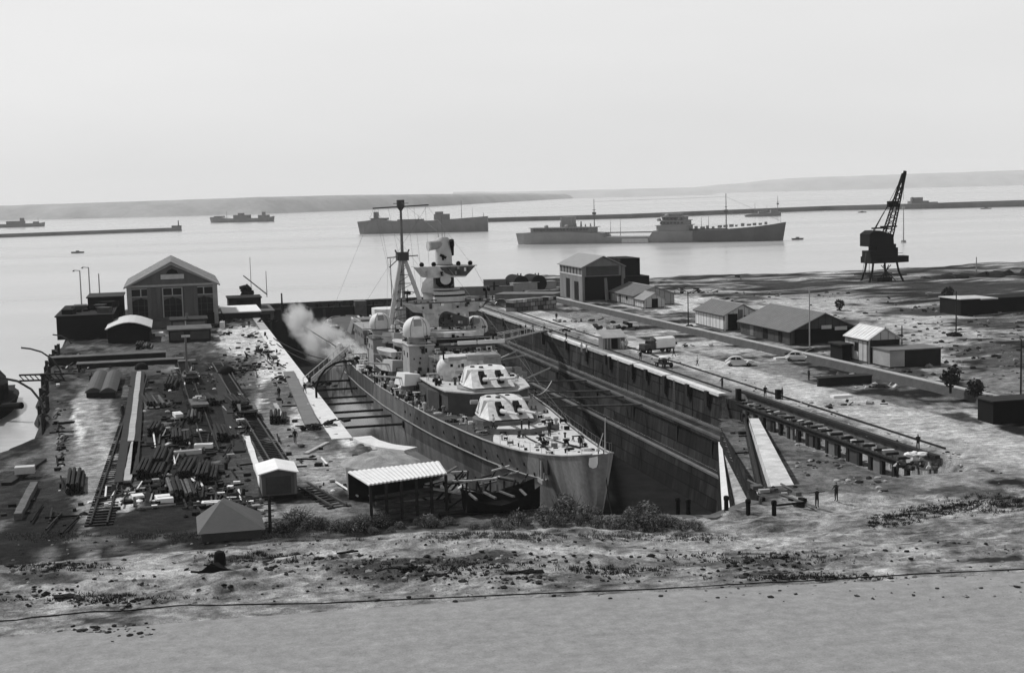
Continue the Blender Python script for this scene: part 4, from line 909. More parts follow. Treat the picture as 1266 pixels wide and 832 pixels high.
# breakwater on the foredeck, capstans, chains, jackstaff, derrick boom
mb = MB(); mb.add([(XC-3.9,143.6,2.2),(XC,140.6,2.25),(XC+3.9,143.6,2.2),(XC-3.9,143.75,2.9),(XC,140.75,3.1),(XC+3.9,143.75,2.9)],[(0,1,4,3),(1,2,5,4)]); mb.build('breakwater', M['grey'], SH)
for x,u in ((-1.1,131),(1.2,131.2),(0.1,136.5)):
    mb=MB(); mb.lathe([(.42,0),(.3,.15),(.22,.4),(.38,.55),(.34,.62)],(XC+x,u,zdeck(u-U0)+.05),12); mb.build('capstan', M['black'], SH)
for sx in (-1,1):
    mb=MB(); mb.path([(XC+sx*1.1,131,zdeck(16)+.2),(XC+sx*1.5,128,zdeck(13)+.15),(XC+sx*2.0,124.5,zdeck(9.5)+.15)],.11,5); mb.build('anchor_chain', M['black'], SH)
    mb=MB(); mb.path([(XC+sx*.5,145,zdeck(30)+.15),(XC+sx*.9,138,zdeck(23)+.15),(XC+sx*1.1,132,zdeck(17)+.2)],.07,5); mb.build('hose', M['dark'], SH)
mb=MB(); mb.tube((XC+.4,115.9,4.9),(XC+.4,115.6,8.0),.06,.03); mb.tube((XC+.1,117,4.9),(XC+.3,116.0,6.6),.04); mb.build('jackstaff', M['pale'], SH)
mb=MB(); mb.tube((XC+.9,119.5,zdeck(4.5)),(XC+.9,119.5,zdeck(4.5)+1.6),.06,.05); mb.build('fairlead_post', M['darkgrey'], SH)
p0=V(610,447,40.5); p1=V(650,439,44)
mb=MB(); mb.tube(p0,p1,.16,.1); mb.build('boom', M['pale'], SH)
mb=MB(); p=V(637,462,42.2); mb.ob((p[0],p[1],p[2]-.4),(2.2,2.6,1.3),.2); mb.ob((p[0],p[1]-.4,p[2]+.5),(1.1,1.2,.8),.3); mb.build('starboard_sponson', M['lgrey'], SH)
for a_,b_ in (((XC-5.6,176,4.8),(XC-4.4,177,7.4)),((XC+5.2,176,4.8),(XC+4.4,177,7.4)),((XC-4,179,7.6),(XC-4.6,183,10.2)),((XC-5.6,190,4.5),(XC-5.0,190,8.5)),((XC-5.6,197,4.5),(XC-5.4,196,8.5))):
    mb=MB(); mb.tube(a_,b_,.09); mb.build('strut', M['pale'], SH)
# davits along the port side
for px,py,v in ((474,455,27.8),(480,430,28.5),(455,430,27.5),(497,425,30)):
    p=V(px,py,v); mb=MB(); z=2.0
    pts=[(p[0],p[1],z),(p[0],p[1],z+2.6),(p[0]-.4,p[1],z+3.4),(p[0]-1.3,p[1],z+3.6)]; mb.path(pts,.11,6); mb.build('davit', M['pale'], SH)
# ================================================================ between ship and dock
def add_z(p, dz): return (p[0],p[1],p[2]+dz)
shores = [((402.6,472.5),(444.7,469.4)),((400,482),(455.5,479)),((408.6,492),(467.5,488.6)),((411,500),(473.5,496)),((417,510),(483,506)),((423,518.7),(495,513)),((430,527),(500,524))]
nm = ['farthest','second farthest','third','fourth','fifth','second nearest','nearest']
for k,(a,b) in enumerate(shores):
    q = U(b[0],b[1],-.9); u = q[1]; mb = MB(); mb.tube((0,0,0),(q[0]-18.9,0,.0),.16,n=8); mb.ob((q[0]-18.9,0,0),(.3,.8,.8))
    solo('timber_shore', mb, M['timber'], f'dark timber shore between white quay edge and port hull, {nm[k]} of seven from the camera', 'timber shore', (18.8,u,-.9), group='timber shores holding the ship upright on the port side')
for k,(a,b) in enumerate((((656,489),(700,484)),((676,497),(722,491)),((694,508),(710,503)),((640,477),(678,471)))):
    q = U(b[0],b[1],-4.0); mb = MB(); u=q[1]; x0 = 43.2-.03*k; mb.tube((0,0,0),(66.4-x0,0,-.9),.15,n=7)
    solo('timber_shore', mb, M['wood'], 'pale timber shore between starboard hull and dock wall ledge, '+['beside the forward turrets','beside the anchor gear','short one by the foredeck rail','beside the upper turret'][k], 'timber shore', (x0,u,-3.4), group='timber shores on the starboard side')
# gangways
def gangway(p0, p1, wd, name, label):
    mb = MB(); p0, p1 = Vector(p0), Vector(p1); d=(p1-p0).normalized(); s=Vector((d.y,-d.x,0)).normalized()*wd/2
    t = thing(name, label, 'gangway', tuple(p0)); 
    q=[p0-s,p0+s,p1+s,p1-s]; mb.add([tuple(v) for v in q]+[(v.x,v.y,v.z-.15) for v in q],[(0,1,2,3),(7,6,5,4),(0,4,5,1),(1,5,6,2),(2,6,7,3),(3,7,4,0)]); mb.build('walkway', M['wood'], t)
    for sg in (-1,1):
        mb=MB(); a=p0+s*sg; b=p1+s*sg; up_=Vector((0,0,1.0)); mb.tube(a+up_,b+up_,.06,n=4)
        for k in range(9): c=a+(b-a)*k/8; mb.tube(c,c+up_,.05,n=4)
        mb.build('handrail', M['pale'], t)
    return t
gangway(V(606,424,39.5), (70.5,)+U(655,410,0)[1:2]+(.15,), 1.4, 'gangway', 'gangway with pale handrails rising from the ship to the quay edge by three people')
gangway(V(428,434,26.5), (18.0,205,.5), 1.2, 'gangway', 'dark gangway between the white quay edge and the aft deck in the steam')
# ropes and hoses
def rope(p0, p1, sag, r, label, m='dark', cat='rope', name='mooring_rope', n=14, group=None):
    p0, p1 = Vector(p0), Vector(p1); pts=[]
    for k in range(n+1):
        t=k/n; p=p0+(p1-p0)*t; p.z-=4*sag*t*(1-t); pts.append(tuple(p-p0))
    mb=MB(); mb.path(pts,r,4); return solo(name, mb, M[m], label, cat, tuple(p0), group=group)
rope(U(338,418,.5), V(432,448,26), 1.0, .09, 'upper sagging rope from left quay to the ship in the steam')
rope(U(342,425,.5), V(440,450,26), 1.6, .09, 'lower sagging rope from left quay to the ship in the steam')
rope(U(350,385,2.2), V(415,428,24), .2, .07, 'straight rope from the post beside the gate down to the ship stern')
rope(V(746,556,35.5), U(762,640,0), 2.0, .05, 'thin rope hanging from the bow to the dock head')
rope(V(655,486,43), U(682,471,-4), 1.0, .07, 'pale rope from the upper turret deck to the dock wall ledge', 'pale')
rope(V(618,425,40), V(640,414,66), .3, .05, 'thin rope above the gangway', 'lgrey')
# curved pipe arm over the dock edge
pts=[U(407,492,0)]; mb=MB(); b0=pts[0]
arc=[(0,0,0),(.0,0,1.4),(.5,0,2.8),(1.4,0,3.9),(2.6,0,4.6),(4.0,0,4.9),(5.0,0,4.8)]
mb.path(arc,.16,6); mb.tube((0,0,0),(0,0,-1),.3); solo('pipe_arm', mb, M['black'], 'black curved pipe arm arching from the white quay edge towards the port hull', 'pipe', (18.2,b0[1],.1))

# ================================================================ left side: power house
ph_ = thing('power_house', 'grey brick pump house with a wide pediment and three tall dark window bays', 'building', (-.5,322,0))
wallm = mat('house_wall', .1, .85, .3, .5, 6, .1, streak=.3); trim = mat('house_trim', .3, .8, .2, 1, 8)
X0, X1, Y0_, Y1_ = -10.2, 9.3, 322, 352
mb=MB(); mb.house(X0,X1,Y0_,Y1_,0,9.0,14.0); mb.build('wall', wallm, ph_)
mb=MB(); mb.gable(X0,X1,Y0_-.6,Y1_,9.0,14.1,over=.45,t=.3); R_=mb.build('roof', mat('pale_roof', .55, .7, .15, .7, 4), ph_)
mb=MB()
for k in range(28):
    u=Y0_-.5+k*1.08; xm=(X0+X1)/2
    for xe in (X0-.45,X1+.45): mb.add([(xm,u,14.41),(xe,u,9.1),(xe,u+.12,9.1),(xm,u+.12,14.41),(xm,u,14.5),(xe,u,9.2),(xe,u+.12,9.2),(xm,u+.12,14.5)],[(4,5,6,7),(0,4,5,1),(3,2,6,7)])
mb.build('roof_seams', M['pale'], ph_)
mb=MB(); mb.box(X0-.4,X1+.4,Y0_-.5,Y0_-.02,8.7,9.15); mb.build('cornice', trim, ph_)
for sx in (-1,1):
    mb=MB(); xm=(X0+X1)/2; xe = X0-.6 if sx<0 else X1+.6
    mb.add([(xe,Y0_-.55,8.9),(xm,Y0_-.55,13.95),(xm,Y0_-.55,13.4),(xe,Y0_-.55,8.35+.1),(xe,Y0_-.03,8.9),(xm,Y0_-.03,13.95),(xm,Y0_-.03,13.4),(xe,Y0_-.03,8.45)],[(0,1,2,3),(4,7,6,5),(0,4,5,1),(3,2,6,7)]); mb.build('raking_cornice', trim, ph_)
for x in (X0+.5,X0+5.0-.2,X0+6.9-.1,X1-6.8,X1-4.8,X1-.5):
    mb=MB(); mb.box(x-.45,x+.45,Y0_-.3,Y0_-.02,0,8.68); mb.build('pilaster', wallm if x not in (X0+.5,X1-.5) else mat('pilaster_stone',.26,.85,.2), ph_)
for bx in (-7.2,-.45,6.3):
    mb=MB(); 
    mb.box(bx-2.2,bx+2.2,Y0_-.2,Y0_-.02,8.25,8.45); mb.box(bx-2.2,bx+2.2,Y0_-.2,Y0_-.02,6.55,6.75)
    for q in (-2.2,-.12,1.96): mb.box(bx+q,bx+q+.24,Y0_-.2,Y0_-.02,6.751,8.249)
    mb.box(bx-2.2,bx-1.95,Y0_-.2,Y0_-.02,1.9,6.549); mb.box(bx+1.95,bx+2.2,Y0_-.2,Y0_-.02,1.9,6.549); mb.box(bx-2.2,bx+2.2,Y0_-.25,Y0_-.021,1.6,1.899)
    wf=mb.build('window_frame', trim, ph_)
    mb=MB(); mb.box(bx-1.95,bx-.12,Y0_-.08,Y0_-.015,6.76,8.24); mb.box(bx+.12,bx+1.95,Y0_-.08,Y0_-.015,6.76,8.24); mb.build('upper_pane', M['glass'], wf, org=(-.5,322,0))
    mb=MB(); a_=[(bx-1.9,1.95),(bx+1.9,1.95),(bx+1.9,5.6),(bx+1.2,6.0),(bx+.4,6.1),(bx,6.35),(bx-.4,6.1),(bx-1.2,6.0),(bx-1.9,5.6)]
    n=len(a_); mb.add([(x,Y0_-.1,z) for x,z in a_],[tuple(range(n))]); mb.build('lower_pane', M['glass'], wf, org=(-.5,322,0))
    mb=MB(); 
    for q in (-.65,.65): mb.box(bx+q-.06,bx+q+.06,Y0_-.16,Y0_-.11,1.95,5.9)
    for q in (3.2,4.6): mb.box(bx-1.9,bx+1.9,Y0_-.155,Y0_-.112,q,q+.09)
    mb.build('mullion', M['darkgrey'], wf, org=(-.5,322,0))
mb=MB(); mb.box(-2.8,2.2,Y0_-.25,Y0_-.02,10.3,11.3); mb.build('name_board', M['pale'], ph_)
mb=MB(); mb.add([(-1.6,Y0_-.1,11.5),(1.0,Y0_-.1,11.5),(.7,Y0_-.1,12.1),(-.3,Y0_-.1,12.6),(-1.3,Y0_-.1,12.1)],[(0,1,2,3,4)]); mb.build('gable_vent', M['black'], ph_)
mb=MB(); mb.box(-5.5,6.0,316,321.9,0,1.7); mb.build('porch', M['grey'], ph_)
mb=MB(); mb.box(-5.8,6.3,315.8,321.9,1.7,1.85); mb.build('porch_roof', M['dconc'], ph_)
mb=MB(); mb.box(6.6,8.4,321.7,321.97,0,2.6); mb.build('door', M['black'], ph_)
# panelled low buildings in front
def lowbox(name, label, cat, x0,x1,y0,y1,z1, m, roofm=None, openings=(), z0=0, group=None, over=.3):
    t = thing(name,label,cat,((x0+x1)/2,y0,z0),group=group)
    mb=MB(); mb.box(x0,x1,y0,y1,z0,z0+z1); mb.build('wall',m,t)
    mb=MB(); mb.box(x0-over,x1+over,y0-over,y1+over,z0+z1,z0+z1+.25); mb.build('roof',roofm or m,t)
    for (a,b,c,d,mm,nm_) in openings:
        mb=MB(); mb.box(a,b,y0-.06,y0-.005,z0+c,z0+d); mb.build(nm_,mm,t)
    return t
lowbox('machine_shed','low grey panelled shed in front of the pump house with two light wall panels','shed',-1.0,6.2,300,308,2.8,M['darkgrey'],M['dark'],[(-.6,1.6,1.0,2.5,M['grey'],'panel'),(2.2,5.8,1.0,2.5,M['grey'],'panel'),(1.75,2.05,0,2.7,M['pale'],'post')])
lowbox('machine_shed','lower dark panelled shed standing in front of the low grey panelled shed','shed',-1.5,6.5,283,292,2.3,M['dark'],M['dconc'],[(2.6,6.2,.5,2.0,M['darkgrey'],'panel'),(-1.2,1.4,.4,2.0,M['darkgrey'],'panel')])
lowbox('dark_store','long black store with flat roof along the water left of the pump house','store',-23.5,-12.5,300,330,4.6,M['black'],M['black'])
lowbox('dark_store','black cargo stack with uneven top between the pump house and the long store','store',-19,-11.5,331,345,6.2,M['black'],M['dark'])
lowbox('flat_shed','low shed with a pale flat roof beside the black store','shed',-13.8,-8.8,298,306,1.8,M['dark'],M['pale'])
st_=thing('cargo_pile','ragged pile of black cases on top of the long black store','cargo',(-18,302,4.9))
for k in range(22):
    mb=MB(); s_=rnd.uniform(.6,2.2); mb.ob((rnd.uniform(-23,-13),rnd.uniform(301,328),4.9+s_*.25),(s_*1.3,s_,s_*.6),rnd.uniform(-.5,.5),rnd.uniform(-.1,.1)); mb.build('case',M[rnd.choice(['black','black','dark','darkgrey'])],st_)
# shed with pale arched roof
t = thing('arched_shed','black open shed with a pale shallow-pitched roof','shed',(-7.8,270,0))
p0=U(132,424,0); p1=U(187,424,0); u=p0[1]
xa,xb,ya,yb_=p0[0]+.3,p1[0]-.2,u-1,u+16
mb=MB(); mb.house(xa,xb,ya,yb_,0,2.6,3.5); mb.build('wall',M['black'],t)
mb=MB()
n=8; rings=[]
for i in range(n+1):
    f=i/n; x=xa-.4+(xb-xa+.8)*f; z=2.65+1.25*math.sin(math.pi*f)
    rings.append([(x,ya-.6,z),(x,yb_+.4,z),(x,yb_+.4,z+.16),(x,ya-.6,z+.16)])
mb.loft(rings); mb.build('roof',mat('shed_roof',.5,.7,.15,.8,5),t)
# long flat platforms / cold frames in front
for k,(px0,px1,py,h,lab) in enumerate(((95,228,456,.7,'long low dark loading platform with a pale top edge'),(60,205,452,1.2,'low dark bench wall with pale spots before the arched shed'))):
    a_=U(px0,py,0); b_=U(px1,py,0); mb=MB(); mb.box(0,b_[0]-a_[0],0,3,0,h); q=thing('loading_platform',lab,'platform',a_); mb.build('base',M['dark'],q,org=(0,0,0)); mb=MB(); mb.box(-.1,b_[0]-a_[0]+.1,-.2,3.1,h,h+.12); mb.build('top',M['dconc'],q,org=(0,0,0))
# corrugated roofed twin huts by the shore (133,470)
for k,(px,lab) in enumerate(((116,'left of two narrow curved-roof huts on the left yard'),(134,'right of two narrow curved-roof huts on the left yard'))):
    b=U(px,492,0); t=thing('low_hut',lab,'hut',b,group='narrow huts')
    mb=MB(); mb.box(-1.0,1.0,0,22,0,.9); mb.build('wall',M['dark'],t,org=(0,0,0)); mb=MB(); rings=[]
    for i in range(7): f=i/6; rings.append([(-1.2+2.4*f,-.3,.9+.6*math.sin(math.pi*f)),(-1.2+2.4*f,22.3,.9+.6*math.sin(math.pi*f)),(-1.2+2.4*f,22.3,.8),(-1.2+2.4*f,-.3,.8)])
    mb.loft(rings); mb.build('roof',mat('tarred_roof',.05,.7,.3),t,org=(0,0,0))
# booth with white roof
b=U(326,618,0); t=thing('booth','small dark booth with a white shallow gable roof among the left yard rails','booth',b)
mb=MB(); mb.house(-.1,2.9,0,4.2,0,2.5,2.8); mb.build('wall',mat('booth_wall',.1,.8,.25),t,org=(0,0,0))
mb=MB(); mb.gable(-.1,2.9,-.35,4.4,2.5,2.85,over=.35,t=.1); mb.build('roof',M['white'],t,org=(0,0,0))
mb=MB(); mb.box(.25,2.55,-.05,-.003,.5,2.1); mb.build('shutter',M['darkgrey'],t,org=(0,0,0)); mb=MB(); mb.tube((2.95,.0,.4),(2.95,.0,2.5),.14,n=10); mb.build('corner_post',M['grey'],t,org=(0,0,0))
mb=MB(); mb.box(-.2,3.0,-.2,4.3,-.4,.35); mb.build('plinth',M['black'],t,org=(0,0,0))
# hipped roof building partly below the crest
b=U(290,668,0); t=thing('hipped_house','grey building with a smooth hipped roof half hidden by the sandy crest','building',(b[0],b[1],-1))
mb=MB(); mb.box(-2.6,2.2,0,6,0,1.8); mb.build('wall',M['darkgrey'],t,org=(0,0,0))
mb=MB(); mb.add([(-2.9,-.3,1.8),(2.5,-.3,1.8),(2.5,6.3,1.8),(-2.9,6.3,1.8),(-.9,2.6,3.75),(-.6,4.0,3.75)],[(0,1,4),(1,2,5,4),(2,3,5),(3,0,4,5),(3,2,1,0)]); mb.build('roof',mat('smooth_roof',.1,.8,.15,.6,5),t,org=(0,0,0))
# open canopy shed with pale corrugated roof
def ribbed(p00,p10,p11,p01,n,amp,m,name,parent):
    """corrugated sheet between four corners (as given), ribs run from edge 0 to edge 1"""
    mb=MB(); p00,p10,p11,p01=map(Vector,(p00,p10,p11,p01)); rings=[]
    for i in range(n+1):
        f=i/n; a_=p00+(p10-p00)*f; b_=p01+(p11-p01)*f; o=Vector((0,0,amp if i%2 else 0)); rings.append([tuple(a_+o),tuple(b_+o),tuple(b_+o-Vector((0,0,.12))),tuple(a_+o-Vector((0,0,.12)))])
    mb.loft(rings); return mb.build(name,m,parent)
c_=[U(430,583,2.6),U(543,570,2.6),U(553,585,3.3),U(456,599,3.3)]
t=thing('open_shed','open dark shed with a pale corrugated lean-to roof near the dock head','shed',U(458,612,0))
ribbed(c_[3],c_[2],c_[1],c_[0],40,.07,mat('corrugated_roof',.6,.6,.15,.8,6),'roof',t)
A_,B_=Vector(c_[3]),Vector(c_[2])
for k in range(6):
    p=A_+(B_-A_)*(k/5*.96+.02); mb=MB(); mb.box(p.x-.12,p.x+.12,p.y-.1,p.y+.14,-.2,p.z-.15); mb.build('post',M['timber'],t)
C_,D_=Vector(c_[0]),Vector(c_[1])
mb=MB(); mb.add([(C_.x,C_.y,-.1),(D_.x,D_.y,-.1),(D_.x,D_.y,2.5),(C_.x,C_.y,2.5)],[(0,1,2,3)]); mb.build('back_wall',M['dark'],t)
for k in range(4):
    z=.3+k*.55; mb=MB(); dd=(B_-A_).normalized(); q=A_+dd*.4; r2=B_-dd*1.5; mb.tube((q.x+.3,q.y+1.0,z),(r2.x,r2.y+1.0,z),.17,n=6); mb.build('stacked_pipe',M['darkgrey'],t)
mb=MB(); q=U(470,622,0); r2=U(560,624,0); mb.box(q[0],r2[0],q[1]-.2,q[1],0,.22); mb.build('sill_beam',M['plank'],t)
# lean-to sheet beside it
mb=MB(); a_=U(430,612,0); mb.add([(0,0,0),(2.6,-.6,.1),(2.4,1.0,1.9),(.2,2.6,2.1)],[(0,1,2,3)]); solo('sheet_lean_to',mb,M['grey'],'grey sheet leaning against the left end of the corrugated shed','sheet',a_)

# broken timber hulk by the dock head
hk=thing('wrecked_lighter','dark broken wooden lighter with exposed ribs lying below the cruiser\'s bow','wreck',U(620,632,0))
H0=U(620,640,0)
mb=MB(); rings=[]
for i in range(8):
    f=i/7; y=(f-.5)*6.5; w=2.1*math.sin(math.pi*min(.93,max(.12,f)))**.5
    rings.append([(y,-w,1.0+1.3*abs(f-.4)**1.5*2),(y,-w*.8,.4),(y,0,0),(y,w*.8,.6),(y,w,1.3+1.3*abs(f-.4)**1.5*2),(y,w*.85,1.3),(y,w*.65,.7),(y,0,.25),(y,-w*.65,.7),(y,-w*.85,1.0)])
mb.loft(rings); mb.build('planking',M['black'],hk,org=(0,0,0))
for k in range(11):
    y=-3+k*.62; mb=MB(); mb.path([(y,1.45,.5),(y,1.9,1.3),(y+.05,2.05,1.9+.6*rnd.random())],.09,5); mb.build('rib',M['wood'] if k%2 else M['dark'],hk,org=(0,0,0))
for k in range(4):
    y=-2.5+k*1.5; mb=MB(); mb.ob((y,0,1.5),(.2,2.8,.14),rz=rnd.uniform(-.3,.3)); mb.build('thwart',M['wood'],hk,org=(0,0,0))
def timber_frame():
    t=thing('timber_stage','dark timber staging of crossed poles at the dock head beside the cruiser\'s bow','staging',U(575,620,0))
    b=Vector(U(575,622,0)); r_=random.Random(3)
    for k in range(16):
        p=b+Vector((r_.uniform(-2.8,4.2),r_.uniform(-2,3),-.2)); q=p+Vector((r_.uniform(-2.6,2.6),r_.uniform(-1,1),r_.uniform(.6,3.4)))
        mb=MB(); mb.tube(p,q,.11,.08,6); mb.build('pole',M['timber'],t)
    for k in range(22):
        p=b+Vector((r_.uniform(-2.8,4.8),r_.uniform(-2,2.5),r_.uniform(.8,2.6))); mb=MB(); mb.ob(p,(r_.uniform(1.5,3.4),.3,.12),rz=r_.uniform(-.8,.8),ry=r_.uniform(-.3,.3)); mb.build('plank',r_.choice([M['plank'],M['pale'],M['timber'],M['wood']]),t)
    return t
timber_frame()
mb=MB(); 
for k in range(5): mb.tube((0,k*.3,k%2*.2),(5.5,k*.3+.3,k%2*.2+.1),.13,n=6)
solo('timber_pile',mb,M['timber'],'pile of dark logs behind the bushes below the open shed','timber pile',U(545,640,0))
# mound of earth with pale streaks
mb=MB(); N=26; c=U(470,572,0); vs=[]; fs=[]
for i in range(N):
    for j in range(N):
        x=(i/(N-1)-.5)*9; y=(j/(N-1)-.5)*10; r=math.hypot(x/4.4,y/4.8); z=1.15*max(0,1-r*r)+.55*noise.fractal(Vector((x*.7,y*.7,0)),.8,2,3)*max(0,1-r)-.12
        vs.append((x,y,z)); 
for i in range(N-1):
    for j in range(N-1): fs.append((i*N+j,(i+1)*N+j,(i+1)*N+j+1,i*N+j+1))
solo('earth_mound',MB().add(vs,fs),mat('mound_earth',.26,.9,.5,.9,7,.6),'pale spoil heap between the curved dock edge and the corrugated shed','heap',c,smooth=True)

# rail tracks on the left yard
def track(name,label,p0,p1,gauge,m,rm,sleepers=True):
    p0,p1=Vector(p0),Vector(p1); d=p1-p0; L=d.length; ang=math.atan2(-d.x,d.y)
    t=thing(name,label,'rail track',tuple(p0),rz=ang,local=True)
    for s in (-1,1): mb=MB(); mb.box(s*gauge/2-.08,s*gauge/2+.08,0,L,.14,.32); mb.build('rail',rm,t,org=(0,0,0))
    if sleepers: mb=MB(); [mb.box(-gauge*.85,gauge*.85,y*1.1,y*1.1+.35,.0,.13) for y in range(int(L/1.1))]; mb.build('sleepers',m,t,org=(0,0,0))
    return t
track('rail_track','dark broad track running up the far left of the left yard',U(122,650,0),U(176,468,0),1.4,M['timber'],M['dark'])
track('rail_track','rail track between the booth and the white quay edge',U(345,575,0),U(268,450,0),1.5,M['timber'],M['rust'])
track('rail_track','rail track right of the light strip in the left yard',U(262,560,0),U(222,440,0),1.5,M['timber'],M['dark'])
track('rail_track','short rail track leading to the timber jetty beside the booth',U(420,628,0),U(372,600,0),1.3,M['timber'],M['rust'])
def slab(label,p0,p1,wd,h,m,name='concrete_strip',cat='strip'):
    p0,p1=Vector(p0),Vector(p1); d=p1-p0; L=d.length; ang=math.atan2(-d.x,d.y); mb=MB(); n=12
    rings=[[( -wd/2+.1*noise.noise(Vector((k,1,p0.x))),L*k/n,-.2),(wd/2+.1*noise.noise(Vector((k,5,p0.x))),L*k/n,-.2),(wd/2+.1*noise.noise(Vector((k,5,p0.x))),L*k/n,h),(-wd/2+.1*noise.noise(Vector((k,1,p0.x))),L*k/n,h)] for k in range(n+1)]
    return solo(name,mb.loft(rings),m,label,cat,tuple(p0),rz=ang)
slab('long narrow pale concrete strip in the middle of the left yard, nearer piece',U(157,598,0),U(167,549,0),.8,.35,M['conc'])
slab('long narrow pale concrete strip in the middle of the left yard, farther piece',U(162,549,0),U(172,462,0),.7,.4,M['conc'])
slab('dark wide beam on the left of the pale concrete strip',U(147,600,0),U(166.5,462,0),.9,.35,M['dark'])
slab('dark wide beam on the right of the pale concrete strip',U(166,590,0),U(176,462,0),.8,.35,M['timber'])
slab('narrow white concrete strip leading up from the booth',U(325,602,0),U(305,542,0),.6,.3,M['wconc'])
slab('dark trench cover running beside the white booth strip',U(296,560,0),U(268,462,0),1.3,.25,M['timber'])
slab('pale plank way at the left shore',U(8,600,0),U(52,570,0),1.0,.3,M['dark'],'plank_way','plank way')
slab('ladder-like pale jetty ramp in the dark lower left corner',U(22,640,.2),U(42,598,.4),.7,.4,M['wood'],'jetty_ramp','ramp')
b=U(30,592,0); mb=MB(); mb.box(-.9,1.0,0,1.2,.5,1.2); solo('pale_crate',mb,M['pale'],'pale square tank top standing at the left shore','crate',b)
# domes: dark round tarred covers, bollards
for px,py,r,lab in ((175,457,1.1,'dark round tarred cover at the far end of the pale concrete strip'),(280,463,1.4,'large dark round cover beside the far rail track')):
    mb=MB(); mb.dome((0,0,.2),r,14,-.1,sq=.9); solo('tarred_cover',mb,M['black'],lab,'cover',U(px,py,0),smooth=True)
# poles over the water at the left shore
def bent(px,py,pts,r,lab):
    b=U(px,py,0); pts=[(x*1.35,y,z*1.15) for x,y,z in pts]; mb=MB(); mb.path(pts,r*1.4,6); mb.tube((0,0,-1),(0,0,.3),r*2.4); solo('curved_davit',mb,M['darkgrey'],lab,'davit',b,group=None)
bent(78,470,[(0,0,0),(-.3,0,1.5),(-1.0,0,2.9),(-2.2,0,4.0),(-3.4,0,4.5),(-4.4,0,4.7)],.1,'thin curved davit over the water, middle of the three at the left shore')
bent(57,515,[(0,0,0),(-.4,0,1.8),(-1.2,0,3.2),(-2.4,0,4.2),(-4.0,0,4.7)],.12,'curved davit reaching to the dark barge, closest of the three at the left shore')
bent(88,425,[(0,0,0),(-.4,0,.8),(-1.4,0,1.5),(-2.5,0,1.7)],.1,'small curved davit by the black store, farthest of the three at the left shore')
# dark jetty clutter along the left shore: trestle
tr=thing('trestle_jetty','dark timber trestle with trusses along the left shore','jetty',(-19,215,-4))
for k in range(16):
    u=188+k*6.2; v=shore_v(u)
    mb=MB(); mb.tube((v-.6,u,-6),(v-.6,u,.8+.4*(k%3)),.28,n=6); mb.build('pile',M['timber'],tr)
    if k<15: mb=MB(); v2=shore_v(u+6.2); mb.tube((v-.6,u,-.3),(v2-.6,u+6.2,-.2),.3,n=5); mb.tube((v-.6,u,.9),(v2-.6,u+6.2,-.2),.18,n=5); mb.build('brace',M['timber'],tr)
jt=thing('floating_walkway','dark truss walkway from the left shore to the dark barge','walkway',U(78,470,0))
a_,b_=Vector(U(80,469,.2)),Vector(U(24,471,.2))
for z in (0,.9):
    mb=MB(); mb.tube(a_+Vector((0,0,z)),b_+Vector((0,0,z)),.16,n=5); mb.build('chord',M['dark'],jt)
for k in range(9):
    p=a_+(b_-a_)*k/9; q=a_+(b_-a_)*(k+1)/9; mb=MB(); mb.tube(p,q+Vector((0,0,.9)),.09,n=4); mb.build('web',M['dark'],jt)
# dark vessel at the left edge
v_=thing('dark_barge','black barge with a bulky rounded deckhouse cut by the left edge of the photo','barge',(-28,228,SEA))
mb=MB(); rings=[]
for i in range(9):
    f=i/8; y=212+30*f; w=5*math.sin(math.pi*min(.9,max(.12,f)))**.4; rings.append([(-29-w,y,SEA+2.0),(-29-w*.8,y,SEA-.8),(-29+w*.8,y,SEA-.8),(-29+w,y,SEA+2.0)])
mb.loft(rings); mb.build('hull',M['black'],v_)
mb=MB(); rings=[]
for i in range(7):
    f=i/6; y=218+18*f; w=3.6*math.sin(math.pi*min(.85,max(.15,f)))**.5; rings.append([(-29-w,y,SEA+1.9),(-29-w,y,SEA+4.2),(-29-w*.5,y,SEA+5.6),(-29+w*.5,y,SEA+5.6),(-29+w,y,SEA+4.2),(-29+w,y,SEA+1.9)])
mb.loft(rings); mb.build('deckhouse',M['black'],v_)
mb=MB(); mb.tube((-25,216,SEA+2),(-22.2,214,SEA+2.3),.5,n=8); mb.build('fender',M['black'],v_)
# ================================================================ posts, lamps
def post(px,py,h,lab,arm=0,r=.12,m='dark',z=0,base=0,name='lamp_post',cat='lamp post'):
    b=U(px,py,z); t=thing(name,lab,cat,b)
    mb=MB(); mb.tube((0,0,-.3),(0,0,h),r,r*.7,6); mb.build('pole',M[m],t,org=(0,0,0))
    if arm: mb=MB(); mb.tube((0,0,h-.1),(arm,0,h+.1),r*.5,n=5); mb.build('arm',M[m],t,org=(0,0,0)); mb=MB(); mb.lathe([(.35,0),(.12,.3)],(arm,0,h-.25),8); mb.build('lamp',M['dark'],t,org=(0,0,0))
    if base: mb=MB(); [mb.rock((rnd.uniform(-.5,.7)*base,rnd.uniform(-.4,.4)*base,0),base*rnd.uniform(.3,.6),int(px)+q,1,.7) for q in range(6)]; mb.build('footing',M['black'],t,org=(0,0,0))
    return t
for k,(px,h,lab) in enumerate(((101,9.5,'leftmost of three tall lamp masts behind the black store'),(112,10.3,'middle of three tall lamp masts behind the black store'),(124,8.6,'rightmost of three tall lamp masts behind the black store'))):
    post(px,378,h,lab,arm=-1.6 if k<2 else 0,r=.22,m='lgrey')
post(1001,432,9.8,'tall thin grey pole in front of the large gabled shed',z=1.2,base=.8,m='lgrey')
post(1182,415,7.6,'lamp pole with a dark bushy foot on the bare ground at the right',z=1.2,base=1.6)
post(851,403,6.6,'utility pole beside the cream gabled shed',z=1.2,base=.9)
post(1115,440,4.6,'dark post with small head right of the small white house',z=1.2)
